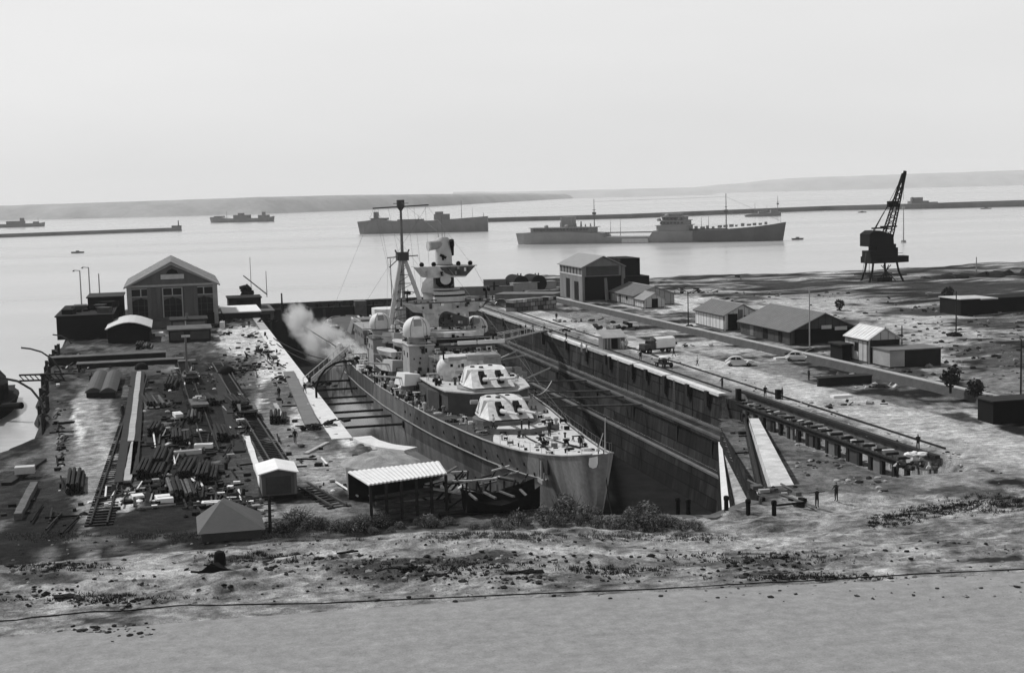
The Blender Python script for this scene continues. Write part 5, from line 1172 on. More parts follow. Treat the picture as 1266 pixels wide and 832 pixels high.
post(1262,490,7.0,'dark post at the right edge above the black shed',z=1.2)
post(1207,346,6.5,'pale marker pole beyond the far right shore',z=-1,m='lgrey',r=.2)
post(330,366,7,'faint pole beside the gate house',m='lgrey',r=.14)
post(311,366,11,'slender mast beyond the gate house',m='lgrey',r=.12)
b=U(304,352,0)
rope(Y(301,341,400), Y(330,364,385), 0, .16, 'slanting derrick boom beyond the gate house','dark','boom','derrick_boom')
post(349,385,4.4,'dark post with cable at the corner of the dock gate',r=.25)
post(232,412,4.2,'tall grey post in front of the panelled sheds',r=.35,m='grey')
t=thing('utility_pole','tall grey utility pole with a pale crossarm in the middle of the left yard','utility pole',U(232,474,0))
mb=MB(); mb.tube((0,0,0),(0,0,7.2),.2,.16,8); mb.build('pole',M['grey'],t,org=(0,0,0)); mb=MB(); mb.box(-1.3,1.3,-.1,.1,3.4,3.6); mb.build('crossarm',M['pale'],t,org=(0,0,0)); mb=MB(); mb.box(-.6,.7,-.15,.15,7.0,7.3); mb.build('head',M['pale'],t,org=(0,0,0))
# gate house, structures beside the gate at left
lowbox('gate_house','dark flat-roofed gate house at the left end of the caisson','building',13,21,361,371,2.6,M['dark'],M['black'],[(15,19,.2,2.2,M['black'],'opening')])
lowbox('quay_block','dark block with a black doorway in the left dock wall beside the caisson','building',18.6,23.5,352,372,2.2,M['dconc'],M['dconc'],[(19.3,22.6,.1,1.6,M['black'],'doorway')],z0=-2.4)
lowbox('pale_flat_store','low store with a pale snowy-white flat roof between pump house and gate','store',10.8,19,332,352,1.4,M['dark'],M['white'])
t=thing('round_bush','dark rounded bushy tree beside the gate house','tree',U(307,368,1.5)); 
mb=MB(); [mb.rock((rnd.uniform(-1.2,1.2),0,rnd.uniform(1,2.8)),1.2,k) for k in range(7)]; mb.build('crown',M['black'],t,org=(0,0,0)); mb=MB(); mb.tube((0,0,-1.5),(0,0,1.5),.25); mb.build('trunk',M['timber'],t,org=(0,0,0))

# ================================================================ right quay buildings
zr=1.2
# tall warehouse
t=thing('tall_warehouse','tall grey gabled warehouse with a dark open end and a black annex behind','warehouse',(94,324,zr))
A=(93.6,343),(95.2,325)
x0,x1,y0,y1=94.2,104.5,324,344
mb=MB(); mb.house(x0,x1,y0,y1,zr-.5,9.2,11.4); mb.build('wall',mat('warehouse_wall',.17,.85,.3,.5,6,.1,streak=.25),t)
mb=MB(); mb.gable(x0,x1,y0-.5,y1+.3,9.2,11.6,over=.4,t=.2); mb.build('roof',mat('warehouse_roof',.24,.75,.15,1,10),t)
mb=MB(); mb.box(x0-.08,x0-.01,y0,y1,7.0,7.35); mb.build('string_course',M['pale'],t)
for k in range(7): u=y0+1.6+k*2.8; mb=MB(); mb.box(x0-.12,x0-.012,u-.12,u+.12,7.36,9.1); mb.build('pilaster',M['dark'],t)
for u,w_,h_ in ((336.5,1.5,4.8),(329,1.7,4.4)): mb=MB(); mb.box(x0-.1,x0-.01,u-w_,u+w_,1.25,1.2+h_); mb.build('doorway',M['black'],t)
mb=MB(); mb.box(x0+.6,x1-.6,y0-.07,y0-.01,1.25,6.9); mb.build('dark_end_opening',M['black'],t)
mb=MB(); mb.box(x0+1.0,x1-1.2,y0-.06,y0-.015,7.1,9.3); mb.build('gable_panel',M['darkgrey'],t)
mb=MB(); mb.box(x1-.5,x1+.3,y0-.3,y0+.2,6.2,9.3); mb.build('corner_pier',M['grey'],t)
mb=MB(); mb.box(x1+.1,x1+7.5,y0+3,y0+16,zr-.4,6.4); mb.box(x1+1.5,x1+6.5,y0+7,y0+18,6.4,10.6); mb.build('annex',M['black'],t)
mb=MB(); mb.tube((x0+5.2,y0-3,zr),(x0+5.0,y0-2.5,6.6),.5,.35,8); mb.build('buttress',M['grey'],t)
# low white-grey house in front of it
def gabled(name,label,x0,x1,y0,y1,z0,ze,zr_,wm,rm,axis='y',over=.35,extras=(),cat='shed',endm=None):
    t=thing(name,label,cat,((x0+x1)/2,y0,z0)); mb=MB(); mb.house(x0,x1,y0,y1,z0-.4,ze,zr_,axis); mb.build('wall',wm,t)
    mb=MB(); mb.gable(x0,x1,y0,y1,ze,zr_+.05,axis=axis,over=over,t=.14); mb.build('roof',rm,t)
    if axis=='y':
        xm=(x0+x1)/2; sl=(zr_+.05-ze)/((x1-x0)/2); mb=MB(); u=y0-over+.3
        while u<y1+over: 
            for sg,xe in ((-1,x0-over),(1,x1+over)): mb.add([(xm,u,zr_+.19),(xe,u,ze-sl*over+.15),(xe,u+.12,ze-sl*over+.15),(xm,u+.12,zr_+.19),(xm,u,zr_+.25),(xe,u,ze-sl*over+.2),(xe,u+.12,ze-sl*over+.2),(xm,u+.12,zr_+.25)],[(4,5,6,7),(0,4,5,1),(3,2,6,7),(1,5,6,2)])
            u+=rnd.uniform(.9,1.15)
        mb.build('roof_seams',rm,t); mb=MB(); mb.tube((xm,y0-over-.05,zr_+.2),(xm,y1+over,zr_+.2),.12,n=6); mb.build('ridge_cap',M['lgrey'],t)
        mb=MB(); mb.tube((x0-over-.05,y0-over,ze-sl*over-.02),(x0-over-.05,y1+over,ze-sl*over-.02),.08,n=5); mb.tube((x0-.1,y0+.1,z0-.3),(x0-.1,y0+.1,ze),.06,n=5); mb.build('gutter',M['dark'],t)
        mb=MB(); u=y0+.5
        while u<y1-.3: mb.box(x0-.035,x0-.003,u,u+.07,z0,ze-.1); u+=rnd.uniform(1.2,1.9)
        mb.box(x0-.05,x0-.002,y0+.2,y1-.2,z0-.1,z0+.12); mb.build('wall_joint',M['darkgrey'],t)
        mb=MB(); xx=x0+.4
        while xx<x1-.3: zt=ze+(zr_-ze)*(1-abs(xx-xm)/((x1-x0)/2))-.15; mb.box(xx,xx+.06,y0-.03,y0-.003,z0,zt); xx+=rnd.uniform(.9,1.5)
        mb.box(x0+.2,x1-.2,y0-.045,y0-.002,z0-.1,z0+.12); mb.build('gable_joint',M['dark'],t)
    for (a,b,c,d,e,f,mm,n_) in extras: mb=MB(); mb.box(a,b,c,d,e,f); mb.build(n_,mm,t)
    return t
slate2=mat('grey_slate',.16,.75,.2,.8,14)
gabled('low_house','low grey house with a long pitched roof beside the tall warehouse',100.5,110,304,322,zr,3.4,5.2,M['lgrey'],slate2,'y',.3,[(100.44,100.49,309,310,2.2,3.0,M['black'],'window'),(100.43,100.49,314,315,1.3,3.1,M['darkgrey'],'door')])
gabled('outhouse','small pale outhouse with a dark doorway at the end of the low grey house',100.5,105.2,297,303.5,zr,3.0,4.3,mat('pale_wall',.42,.8,.2),M['lgrey'],'y',.3,[(102.2,103.6,296.93,296.99,1.3,3.2,M['black'],'doorway')],'outhouse')
gabled('cream_shed','cream walled shed with a dark slate roof and an open black end',97.6,104.6,243,258,zr,4.0,5.7,mat('cream_wall',.55,.8,.15,.8,5),slate2,'y',.35,[(98.2,100.1,242.93,242.99,1.3,4.2,M['black'],'doorway'),(101.3,103.6,242.92,242.99,1.3,3.8,M['black'],'doorway'),(100.3,101.1,242.9,242.99,1.3,4.9,M['grey'],'pier')])
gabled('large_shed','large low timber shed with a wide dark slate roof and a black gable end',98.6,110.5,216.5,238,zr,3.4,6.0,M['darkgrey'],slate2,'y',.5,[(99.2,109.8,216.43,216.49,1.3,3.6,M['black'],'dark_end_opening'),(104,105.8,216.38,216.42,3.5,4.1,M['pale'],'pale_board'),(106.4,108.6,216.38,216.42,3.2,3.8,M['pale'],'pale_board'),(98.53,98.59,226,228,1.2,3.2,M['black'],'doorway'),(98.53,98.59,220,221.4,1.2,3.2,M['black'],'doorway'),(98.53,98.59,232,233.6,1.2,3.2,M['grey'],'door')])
gabled('white_house','small house with a white roof, a pale side wall and a gable end darkened as shade',98.3,103.4,189,196.5,zr,4.6,6.1,mat('house_render',.4,.8,.2,.8,6),M['wconc'],'y',.25,[(98.24,98.29,192.2,193.4,2.6,3.9,M['black'],'window'),(98.5,103.2,188.94,188.99,1.3,4.5,M['dark'],'painted_shade_end')],'house')  # thin dark panel puts the gable's shade into the colour
t=thing('walled_annex','dark lean-to annex with a pale wall corner attached beside the small white-roofed house','annex',(103,186,zr))
mb=MB(); mb.box(98.8,106.8,183.5,188.6,zr-.4,3.5); mb.build('wall',M['dark'],t); mb=MB(); mb.box(98.5,107,183.2,188.8,3.5,3.65); mb.build('roof',M['grey'],t); mb=MB(); mb.box(98.7,98.79,183.5,188.6,zr,3.5); mb.box(98.7,101,183.4,183.49,zr,3.5); mb.build('pale_wall',M['lgrey'],t)
lowbox('coal_bin','small black lean-to at the left side of the small white-roofed house','shed',96.6,98.1,194,198,2.1,M['black'],M['dark'],z0=zr)
# black sheds at right edge
t=thing('black_shed','long black shed with pale broken roof edge on the bare ground at far right','shed',U(1190,378,zr))
b=U(1188,388,zr); mb=MB(); mb.box(b[0],b[0]+26,b[1],b[1]+8,zr-1,zr+2.8); mb.build('wall',M['black'],t); 
mb=MB(); mb.box(b[0]-.3,b[0]+4,b[1]-.3,b[1]+8,zr+2.8,zr+2.95); mb.box(b[0]+4.3,b[0]+8,b[1]-.3,b[1]+8,zr+2.6,zr+2.85); mb.build('roof',M['pale'],t)
b=U(1228,518,.6); t=thing('black_shed','black flat-roofed shed at the right edge beside the quay road','shed',b)
mb=MB(); mb.box(0,12,0,3.2,-.6,1.9); mb.build('wall',M['black'],t,org=(0,0,0)); mb=MB(); mb.box(-.2,12,-.2,3.4,1.9,2.05); mb.build('roof',M['dark'],t,org=(0,0,0))
# tanks, walls on far quay
t1=None
for k,(px,lab) in enumerate(((644.5,'left of two black cylindrical storage tanks behind the pale quay wall'),(666.5,'right of two black cylindrical storage tanks behind the pale quay wall'))):
    p=Y(px,349,385); mb=MB(); mb.tube((0,0,2.3),(0,9,2.3),2.2,n=24); T_=thing('storage_tank',lab,'tank',(p[0],p[1],.3),rz=.05,local=True,group='storage tanks')
    mb.build('tank_body',M['black'],T_,org=(0,0,0)); [MB().tube((x_,2,4.2),(x_,2,5.0),.22).build('valve',M['lgrey'],T_,org=(0,0,0)) for x_ in (-.4,.5)]; mb=MB(); mb.box(-1.8,1.8,.5,1.2,0,.9); mb.box(-1.8,1.8,7,7.7,0,.9); mb.build('cradle',M['dark'],T_,org=(0,0,0))
def wallthing(name,lab,cat,p0,p1,h,th,m,z=0):
    a_,b_=Vector(U(p0[0],p0[1],z)),Vector(U(p1[0],p1[1],z)); d=b_-a_; mb=MB(); mb.box(0,d.length,0,th,-.3,h); mb.box(-.05,d.length+.05,-.08,th+.08,h,h+.15); return solo(name,mb,m,lab,cat,tuple(a_),rz=math.atan2(d.y,d.x))
wallthing('pale_crate_row','long pale boxed crate row below the two black tanks','crate row',(635,364),(688,361),2.9,2.5,M['lgrey'])
wallthing('quay_wall','long grey wall beyond the ship\'s tower on the far quay','wall',(560,366),(634,364),2.2,1,M['grey'])
wallthing('quay_wall','shorter raised grey wall left of the tanks carrying a small cross-shaped gear','wall',(598,362),(634,361),3.4,2,M['grey'])
wallthing('stone_stack','low stack of pale and dark stone blocks on the far quay','stack',(636,386),(688,381),2.6,3,blocks('stack_blocks',.22,.02,1.6,1.0,.8,'xz',.6))
wallthing('stack_cover','pale covering slab over the stone block stack','slab',(612,372),(686,372),1.6,7,M['grey'])
mb=MB(); mb.tube((0,0,0),(0,0,2.2),.3); mb.box(-1.3,1.3,-.2,.2,.9,1.2); p=Y(611,356,372); solo('cross_gear',mb,M['dark'],'small dark cross-shaped winch gear on the raised grey wall','winch',(p[0],p[1],p[2]-.6))
# road side huts, truck
t=thing('timekeeper_hut','small hut with a pale roof on the quay beside the white canvas lorry','hut',U(745,431,0)); b=U(746,432,0)
mb=MB(); mb.house(0,4.0,0,2.8,0,2.1,2.7,'x'); mb.build('wall',M['darkgrey'],t,org=(0,0,0)) if False else None
t.location=to_world(b); ORG[t.name]=(0,0,0)
mb=MB(); mb.box(0,4.0,0,2.8,0,2.0); mb.build('wall',M['grey'],t,org=(0,0,0))
mb=MB(); mb.add([(-.2,-.5,1.9),(4.2,-.5,1.9),(4.2,3.1,3.0),(-.2,3.1,3.0),(-.2,-.5,2.0),(4.2,-.5,2.0),(4.2,3.1,3.1),(-.2,3.1,3.1)],[(0,1,2,3),(4,5,6,7),(0,1,5,4),(1,2,6,5),(2,3,7,6),(3,0,4,7)]); mb.build('roof',M['conc'],t,org=(0,0,0))
mb=MB(); mb.box(1.4,2.6,-.05,-.004,.05,1.8); mb.build('doorway',M['black'],t,org=(0,0,0))
for x in (.1,.7,1.3,3.0,3.8): mb=MB(); mb.box(x,x+.1,-.05,-.006,0,1.9); mb.build('stud',M['pale'],t,org=(0,0,0))
def wheel(mb,c,r,w_,mi=0): mb.tube((c[0]-w_/2,c[1],c[2]),(c[0]+w_/2,c[1],c[2]),r,n=14,mi=mi)
def wheels(t,pts,r,w_=.25):
    for p in pts:
        mb=MB(); wheel(mb,p,r,w_); T=mb.build('wheel',M['black'],t,org=(0,0,0)); mb=MB(); wheel(mb,p,r*.45,w_+.03); mb.build('rim',M['grey'],T,org=(0,0,0))
def lorry(at,rz,lab,cover,sc=1.0):
    t=thing('lorry',lab,'lorry',at,rz,local=True)
    mb=MB(); mb.box(-1.0,1.0,-2.9,2.9,.6,.85); mb.build('chassis',M['dark'],t,org=(0,0,0))
    wheels(t,[(s*.95,y,.45) for s in (-1,1) for y in (-2.0,1.7)],.45)
    mb=MB(); mb.prism([(-.9,-2.9),(.9,-2.9),(.95,-1.9),(-.95,-1.9)],.85,1.6); mb.build('bonnet',M['darkgrey'],t,org=(0,0,0))
    mb=MB(); zroof_prism(mb,[(-1,-1.9),(1,-1.9),(1,-.8),(-1,-.8)],.85,[(-.9,-1.6),(.9,-1.6),(.95,-.8),(-.95,-.8)],2.2); mb.build('cab',M['darkgrey'],t,org=(0,0,0))
    mb=MB(); mb.box(-.75,.75,-1.76,-1.6,1.65,2.05); mb.build('windscreen',M['glass'],t,org=(0,0,0))
    if cover:
        mb=MB(); rings=[]
        for i in range(7): a_=math.pi*i/6; rings.append([(-1.15*math.cos(a_),-.7,1.9+.75*math.sin(a_)**.6),(-1.15*math.cos(a_),3.0,1.9+.75*math.sin(a_)**.6)])
        mb.loft(rings,closed=False); mb.box(-1.15,1.15,-.7,3.0,.9,1.9); mb.build('canvas_cover',M['white'],t,org=(0,0,0))
    else:
        mb=MB(); mb.box(-1.1,1.1,-.7,3.0,.9,1.1); [mb.box(s*1.1-.04,s*1.1+.04,-.7,3,1.1,1.6) for s in (-1,1)]; mb.build('bed',M['wood'],t,org=(0,0,0))
    return t
p=U(812,436,0); lorry(p,-1.35,'lorry with a white canvas cover on the quay beside the small hut',True)
def car(at,rz,lab,m,nm_='car'):
    t=thing('parked_car',lab,'car',at,rz,local=True)
    mb=MB(); sec=[(-2.1,.55,.55,.62),(-1.9,.85,.35,.7),(-.9,.95,.3,.8),(0,.97,.3,.85),(1.2,.95,.3,.85),(1.9,.8,.4,.75),(2.15,.6,.5,.65)]
    mb.loft([[(-w,y,b),(w,y,b),(w*1.0,y,(b+h)/2+.1),(w*.8,y,h+.12),(-w*.8,y,h+.12),(-w,y,(b+h)/2+.1)] for y,w,b,h in sec]); mb.build('body',m,t,org=(0,0,0),smooth=True)
    mb=MB(); sec=[(-.75,.75,.9,.95),(-.2,.72,.9,1.4),(.5,.72,.9,1.5),(1.3,.68,.9,1.35),(1.9,.6,.85,.9)]
    mb.loft([[(-w,y,b),(w,y,b),(w*.8,y,h),(-w*.8,y,h)] for y,w,b,h in sec]); cab=mb.build('cabin',m,t,org=(0,0,0),smooth=True)
    for s in (-1,1):
        mb=MB(); mb.add([(s*.745,-.35,1.0),(s*.74,.45,1.0),(s*.645,.4,1.35),(s*.645,-.1,1.3)],[(0,1,2,3)]); mb.add([(s*.745,.55,1.0),(s*.72,1.35,1.0),(s*.62,1.15,1.3),(s*.645,.6,1.36)],[(0,1,2,3)]); mb.build('side_window',M['glass'],cab,org=(0,0,0))
        mb=MB(); mb.tube((s*.65,-2.12,.62),(s*.65,-2.2,.62),.13,n=10); mb.build('headlight',M['pale'],t,org=(0,0,0))
        for y in (-1.4,1.35):
            mb=MB(); mb.tube((s*.85,y-.55,.35),(s*.85,y,.72),.16); mb.tube((s*.85,y,.72),(s*.85,y+.55,.35),.16); mb.build('mudguard',m,t,org=(0,0,0))
    wheels(t,[(s*.85,y,.34) for s in (-1,1) for y in (-1.4,1.35)],.34,.2); return t
cp=mat('pale_car_paint',.5,.35,.1,spec=.5); cd=mat('dark_car_paint',.03,.35,.1,spec=.5)
car(U(914,452,0),1.2,'pale rounded car parked on the quay road below the cream shed',cp)
car(U(988,446,0),1.0,'pale car standing in front of the large slate shed',cp)
car(U(622,377,0),1.3,'dark car parked on the far quay behind the ship\'s tower',cd)
car(U(588,364,0),1.4,'black car beside the grey wall on the far quay',cd)
# cart / tractor with pale load
t=thing('motor_cart','small dark open cart with a round pale top standing on the quay edge track','cart',U(821,454,0),.3,local=True)
mb=MB(); mb.box(-.7,.7,-1.2,1.2,.5,.75); mb.build('frame',M['dark'],t,org=(0,0,0)); wheels(t,[(s*.7,y,.4) for s in (-1,1) for y in (-.9,.9)],.4,.15)
mb=MB(); mb.lathe([(.8,0),(.85,.1),(.5,.25)],(0,0,1.5),12); mb.build('top',M['white'],t,org=(0,0,0)); mb=MB(); [mb.tube((s*.5,y,.75),(s*.5,y,1.5),.05) for s in (-1,1) for y in (-.5,.5)]; mb.build('stanchion',M['dark'],t,org=(0,0,0)); mb=MB(); mb.ob((0,.3,.95),(.9,1.2,.5)); mb.build('engine',M['darkgrey'],t,org=(0,0,0))
# junk heaps on the right quay
def heap(px,py,n,r,sc,lab,mats,z=0,seed=0,name='scrap_heap',cat='scrap heap'):
    r_=random.Random(seed); mb=MB(); b=U(px,py,z)
    for k in range(n):
        c=(r_.gauss(0,r[0]),r_.gauss(0,r[1]),abs(r_.gauss(0,r[2]))+.05); q=r_.random(); mi=r_.randrange(len(mats))
        if q<.45: mb.ob(c,(sc*r_.uniform(.3,1.2),sc*r_.uniform(.3,1),sc*r_.uniform(.1,.5)),r_.uniform(0,3),r_.uniform(-.4,.4),r_.uniform(-.4,.4),mi)
        elif q<.75: d=Vector((r_.uniform(-1,1),r_.uniform(-1,1),r_.uniform(-.2,.4)))*sc*1.6; mb.tube(Vector(c)-d*.5,Vector(c)+d*.5,.06*sc+.03,n=5,mi=mi)
        else: mb.rock(c,sc*.45,seed*100+k,1,.6,mi)
    o=solo(name,mb,mats,lab,cat,b); o['kind']='stuff'; return o
HP=[M['black'],M['dark'],M['darkgrey'],M['lgrey'],M['pale']]
for a_ in ((845,363,26,(3.2,1.2,.6),1.3,'heap of dark drums and scrap on the far shore right of the outhouse',1.2),(1000,444,18,(2.6,.8,.5),1.0,'heap of pale boards and scrap by the tall grey pole',0),
  (710,398,16,(3,1.2,.3),1.0,'scrap scattered behind the quay crates on the far road',0),(700,410,14,(2,1,.3),.8,'dark scrap beside the three people at the gangway',0),(775,407,16,(3,1.0,.6),1.2,'dark heap beside the hut on the quay',0),
  (835,430,12,(1.8,.6,.4),.8,'scrap beside the motor cart',0),(1050,468,14,(2.5,.6,.3),1.0,'dark scrap below the retaining wall',0),(1080,479,12,(2.5,.5,.2),1.0,'low dark beams on the ground below the small house',0),
  (1062,500,12,(2.5,.6,.2),.8,'flat dark boards on the quay road verge',0),(1140,578,16,(1.0,.6,.3),.8,'dark drums and scrap at the near end of the gallery',0),
  (745,370,10,(2,.8,.4),1.0,'dark scrap at the foot of the tall warehouse',1.2),(905,385,12,(4,1.5,.3),1.2,'dark boats and timber beyond the cream shed',1.2),(895,352,12,(2.5,1,.9),1.4,'dark winch heap on the far shore left of the harbour crane',0)):
    px,py,n,r,sc,lab,z=a_; heap(px,py,n,r,sc,lab,HP,z,seed=int(px))
# boxes, boards
mb=MB(); [mb.rock((q*.7-.6,(q%2)*.3,.25),.45+.1*(q%2),q+3,2,.55) for q in range(3)]; solo('tarpaulin_bundle',mb,M['white'],'pair of white tarpaulined bundles at the near end of the gallery','bundle',U(1131,565,0))
mb=MB(); mb.ob((0,0,.15),(2.6,1.0,.3)); solo('pale_boards',mb,M['white'],'flat white board stack on the quay road verge','board stack',U(1040,491,0))
mb=MB(); mb.ob((0,0,.15),(2.0,.9,.3)); solo('pale_boards',mb,M['white'],'small white board stack below the large slate shed','board stack',U(965,444,0))
mb=MB(); mb.box(-4,4,0,.4,0,1.1); mb.box(-4,4,-.3,1.8,1.1,1.2); solo('low_shelter',mb,M['dark'],'long low dark shelter with thin pale roof near the retaining wall','shelter',U(1045,476,0))
# round dark bushes on bare ground
def bush(px,py,r,lab,z=1.2,trunk=.8):
    t=thing('round_tree',lab,'tree',U(px,py,z)); mb=MB(); r_=random.Random(int(px))
    for k in range(320):
        d=Vector((r_.gauss(0,1),r_.gauss(0,1),r_.gauss(0,1))).normalized()*r*r_.uniform(.55,1.06); c=d+Vector((0,0,trunk+r*.9)); s=r*.17
        e=Vector((r_.uniform(-1,1),r_.uniform(-1,1),r_.uniform(-1,1))).normalized(); f=e.orthogonal().normalized(); g_=e.cross(f); mb.add([c-f*s,c+g_*s,c+f*s,c-g_*s],[(0,1,2,3)])
    mb.build('crown',mat('dark_foliage',.035,.9,.4),t,org=(0,0,0)); mb=MB(); mb.tube((0,0,-.2),(0,0,trunk+r*.5),r*.15); mb.build('trunk',M['timber'],t,org=(0,0,0))
bush(1175,484,1.15,'small round dark tree by the retaining wall, left of a low dark bush',1.0); bush(1206,490,1.1,'low dark round bush by the retaining wall near the black shed',1.0,.1)
bush(1038,383,1.0,'small dark round bush on the bare ground beyond the large shed',1.2,.3); bush(1172,381,1.25,'dark round lollipop tree far out on the bare ground',1.2,2.0); bush(1176,475,.7,'dark sprout at the foot of the right ground pole',1.2,.1)
# harbour crane
cr=thing('harbour_crane','black portal slewing crane with a lattice jib on the far right shore','crane',(185,349,0)); CX,CU=184.9,349
K=M['black']
for x,u in ((-5.6,-4),(5.2,-4),(-4.0,4),(4.4,4)):
    mb=MB(); mb.path([(CX+x,CU+u,-.2),(CX+x*.72,CU+u*.8,3.6),(CX+x*.62,CU+u*.7,6.6)],.3,5); mb.build('leg',K,cr)
mb=MB(); mb.box(CX-5.8,CX+5.6,CU-4.2,CU-3.8,2.6,2.85); mb.box(CX-5.6,CX+5.6,CU+3.8,CU+4.1,2.6,2.85); [mb.tube((CX+a_,CU-3.5,.2),(CX-a_*.4,CU-3.2,5.4),.14,n=4) for a_ in (-3.6,-2,2,3.6)]; mb.build('portal_brace',K,cr)
mb=MB(); mb.box(CX-3.6,CX+3.4,CU-3,CU+3,-.1,1.0); mb.prism([(CX-2.2,CU-2.5),(CX+2.2,CU-2.5),(CX+1.4,CU+2),(CX-1.4,CU+2)],1.0,2.0); mb.build('ballast',K,cr)
mb=MB(); mb.prism([(CX-4.2,CU-3),(CX+3.0,CU-3),(CX+7.6,CU-1.6),(CX+7.6,CU+1.6),(CX+3.0,CU+3),(CX-4.2,CU+3)],5.9,7.6); mb.prism([(CX-4.2,CU-2.6),(CX+3.2,CU-2.6),(CX+4.0,CU+2.6),(CX-4.0,CU+2.6)],7.6,9.2); mb.box(CX-2.2,CX+3.4,CU-2.4,CU+2.4,9.2,10.9); mb.build('machine_house',K,cr)
mb=MB(); mb.add([(CX-4.6,CU-2.8,10.4),(CX+2.6,CU-2.8,10.4),(CX+2.4,CU-2.8,13.4),(CX-1.4,CU-2.8,14.6),(CX-3.2,CU-2.8,14.6),(CX-4.6,CU-2.8,13.7),(CX-4.6,CU+2.6,10.4),(CX+2.6,CU+2.6,10.4),(CX+2.4,CU+2.6,13.4),(CX-1.4,CU+2.6,14.6),(CX-3.2,CU+2.6,14.6),(CX-4.6,CU+2.6,13.7)],[(0,1,2,3,4,5),(11,10,9,8,7,6),(0,6,7,1),(1,7,8,2),(2,8,9,3),(3,9,10,4),(4,10,11,5),(5,11,6,0)]); mb.build('cab',K,cr)
mb=MB(); mb.box(CX-4.4,CX+5.0,CU-3.2,CU-3.1,8.4,8.5); mb.box(CX-4.8,CX-4.7,CU-3,CU-2.9,2,9.5); mb.box(CX+2.6,CX+4.2,CU-2,CU+1,7.6,9.9); mb.build('side_gallery',K,cr)
mb=MB(); b0=Vector((CX+1.0,CU-1.5,12)); tip=Vector((CX+5.4,CU-3,29.6)); chords=[]
for sx,sy in ((-1.3,-.9),(1.3,-.9),(1.3,.9),(-1.3,.9)):
    chords.append([b0+Vector((sx,sy,0))+(tip-b0-Vector((sx*.7,sy*.7,0)))*k/12 for k in range(13)])
for c in chords: mb.path(c,.2,4)
for k in range(12):
    for a_ in range(4):
        mb.tube(chords[a_][k],chords[(a_+1)%4][k+1],.1,n=3); mb.tube(chords[a_][k],chords[(a_+1)%4][k],.09,n=3)
mb.build('jib',K,cr)
mb=MB(); mb.tube(tip-Vector((.5,0,2.5)),tip+Vector((.3,0,.6)),.6,.45,8); mb.build('jib_head',K,cr)
mb=MB(); mb.tube((CX-2.6,CU-1,14.4),(CX+.2,CU-2,19.6),.16,n=4); mb.tube((CX+.2,CU-2,19.6),tip-Vector((1,0,4)),.1,n=3); mb.tube((CX-1.6,CU,14.5),tip-Vector((1.2,0,2)),.08,n=3); mb.box(CX-3,CX+1.5,CU-1.2,CU-.8,15.0,15.4); mb.box(CX-1.2,CX+3.6,CU-2.6,CU-2.2,15.4,15.8); mb.ob((CX+2.6,CU-2,21.5),(3.0,.8,1.6)); mb.build('luffing_gear',K,cr)
mb=MB(); mb.tube(tip-Vector((0,0,.3)),tip-Vector((0.2,0,7)),.05,n=3); mb.build('hoist_cable',K,cr)
mb=MB(); mb.tube((CX-7,CU-4,0),(CX-6.2,CU-4,9),.07,n=3); mb.tube((CX-8,CU-4,0),(CX-6.2,CU-4,9),.07,n=3); mb.build('ladder_frame',M['grey'],cr)
# bank of dark spoil along the far right shore
for k,(px,py,a_,h,lab) in enumerate(((1170,347,15,1.5,'low dark spoil bank on the far right shore right of the crane'),(1245,345,22,2.8,'higher dark spoil bank at the far right edge'),(985,352,16,.9,'flat dark spoil bank left of the crane'),(1075,351,12,.8,'dark spoil around the crane foot'))):
    mb=MB(); c=U(px,py,0); 
    for j in range(34): mb.rock(((j/33-.5)*2*a_+rnd.uniform(-.6,.6),rnd.uniform(-2.4,2.4),-.2),h*rnd.uniform(.5,1.3)+.4,k*40+j,2,.6)
    solo('spoil_bank',mb,M['coal'],lab,'spoil bank',c,smooth=True)

# ================================================================ far ships, breakwaters and hills
def far_ship(name,lab,cat,pa,pb,beam,prof,m,parts,masts=(),z=SEA):
    """pa, pb: waterline ends in the photo; prof: deck height above water along the length"""
    a_,b_=Vector(U(pa[0],pa[1],z)),Vector(U(pb[0],pb[1],z)); d=b_-a_; L=d.length; t=thing(name,lab,cat,tuple(a_),rz=math.atan2(d.y,d.x),local=True)
    mb=MB(); rings=[]
    for (f,h,w,rk) in prof:
        x=f*L; ww=beam/2*w; rings.append([(x+rk,-ww,h),(x,-ww*.9,-1),(x,ww*.9,-1),(x+rk,ww,h)])
    mb.loft(rings); mb.build('hull',m,t,org=(0,0,0))
    for (nm_,f0,f1,w,z0,z1,mm) in parts:
        mb=MB(); mb.prism(oct_((f0+f1)/2*L,0,(f1-f0)/2*L,beam/2*w,.15),z0,z1); mb.build(nm_,mm,t,org=(0,0,0))
    for (nm_,f,z0,z1,r,mm) in masts:
        mb=MB(); mb.tube((f*L,0,z0),(f*L,0,z1),r,r*.5,6)
        if z1-z0>14: mb.tube((f*L-1,0,z0+(z1-z0)*.5),(f*L+1,0,z0+(z1-z0)*.5),r*2.2); mb.tube((f*L,-3,z0+(z1-z0)*.62),(f*L,3,z0+(z1-z0)*.62),r*.5)
        mb.build(nm_,mm,t,org=(0,0,0))
    return t,L
fg1=mat('tanker_grey',.22,.7,.2,.1,1); fg2=mat('tanker_dark',.1,.7,.2,.1,1); fg3=mat('far_ship_grey',.17,.7,.25,.1,1)  # believable ship greys, lightened so colour replaces some of the haze fade
m_=.475 # metres per photo unit at the tanker
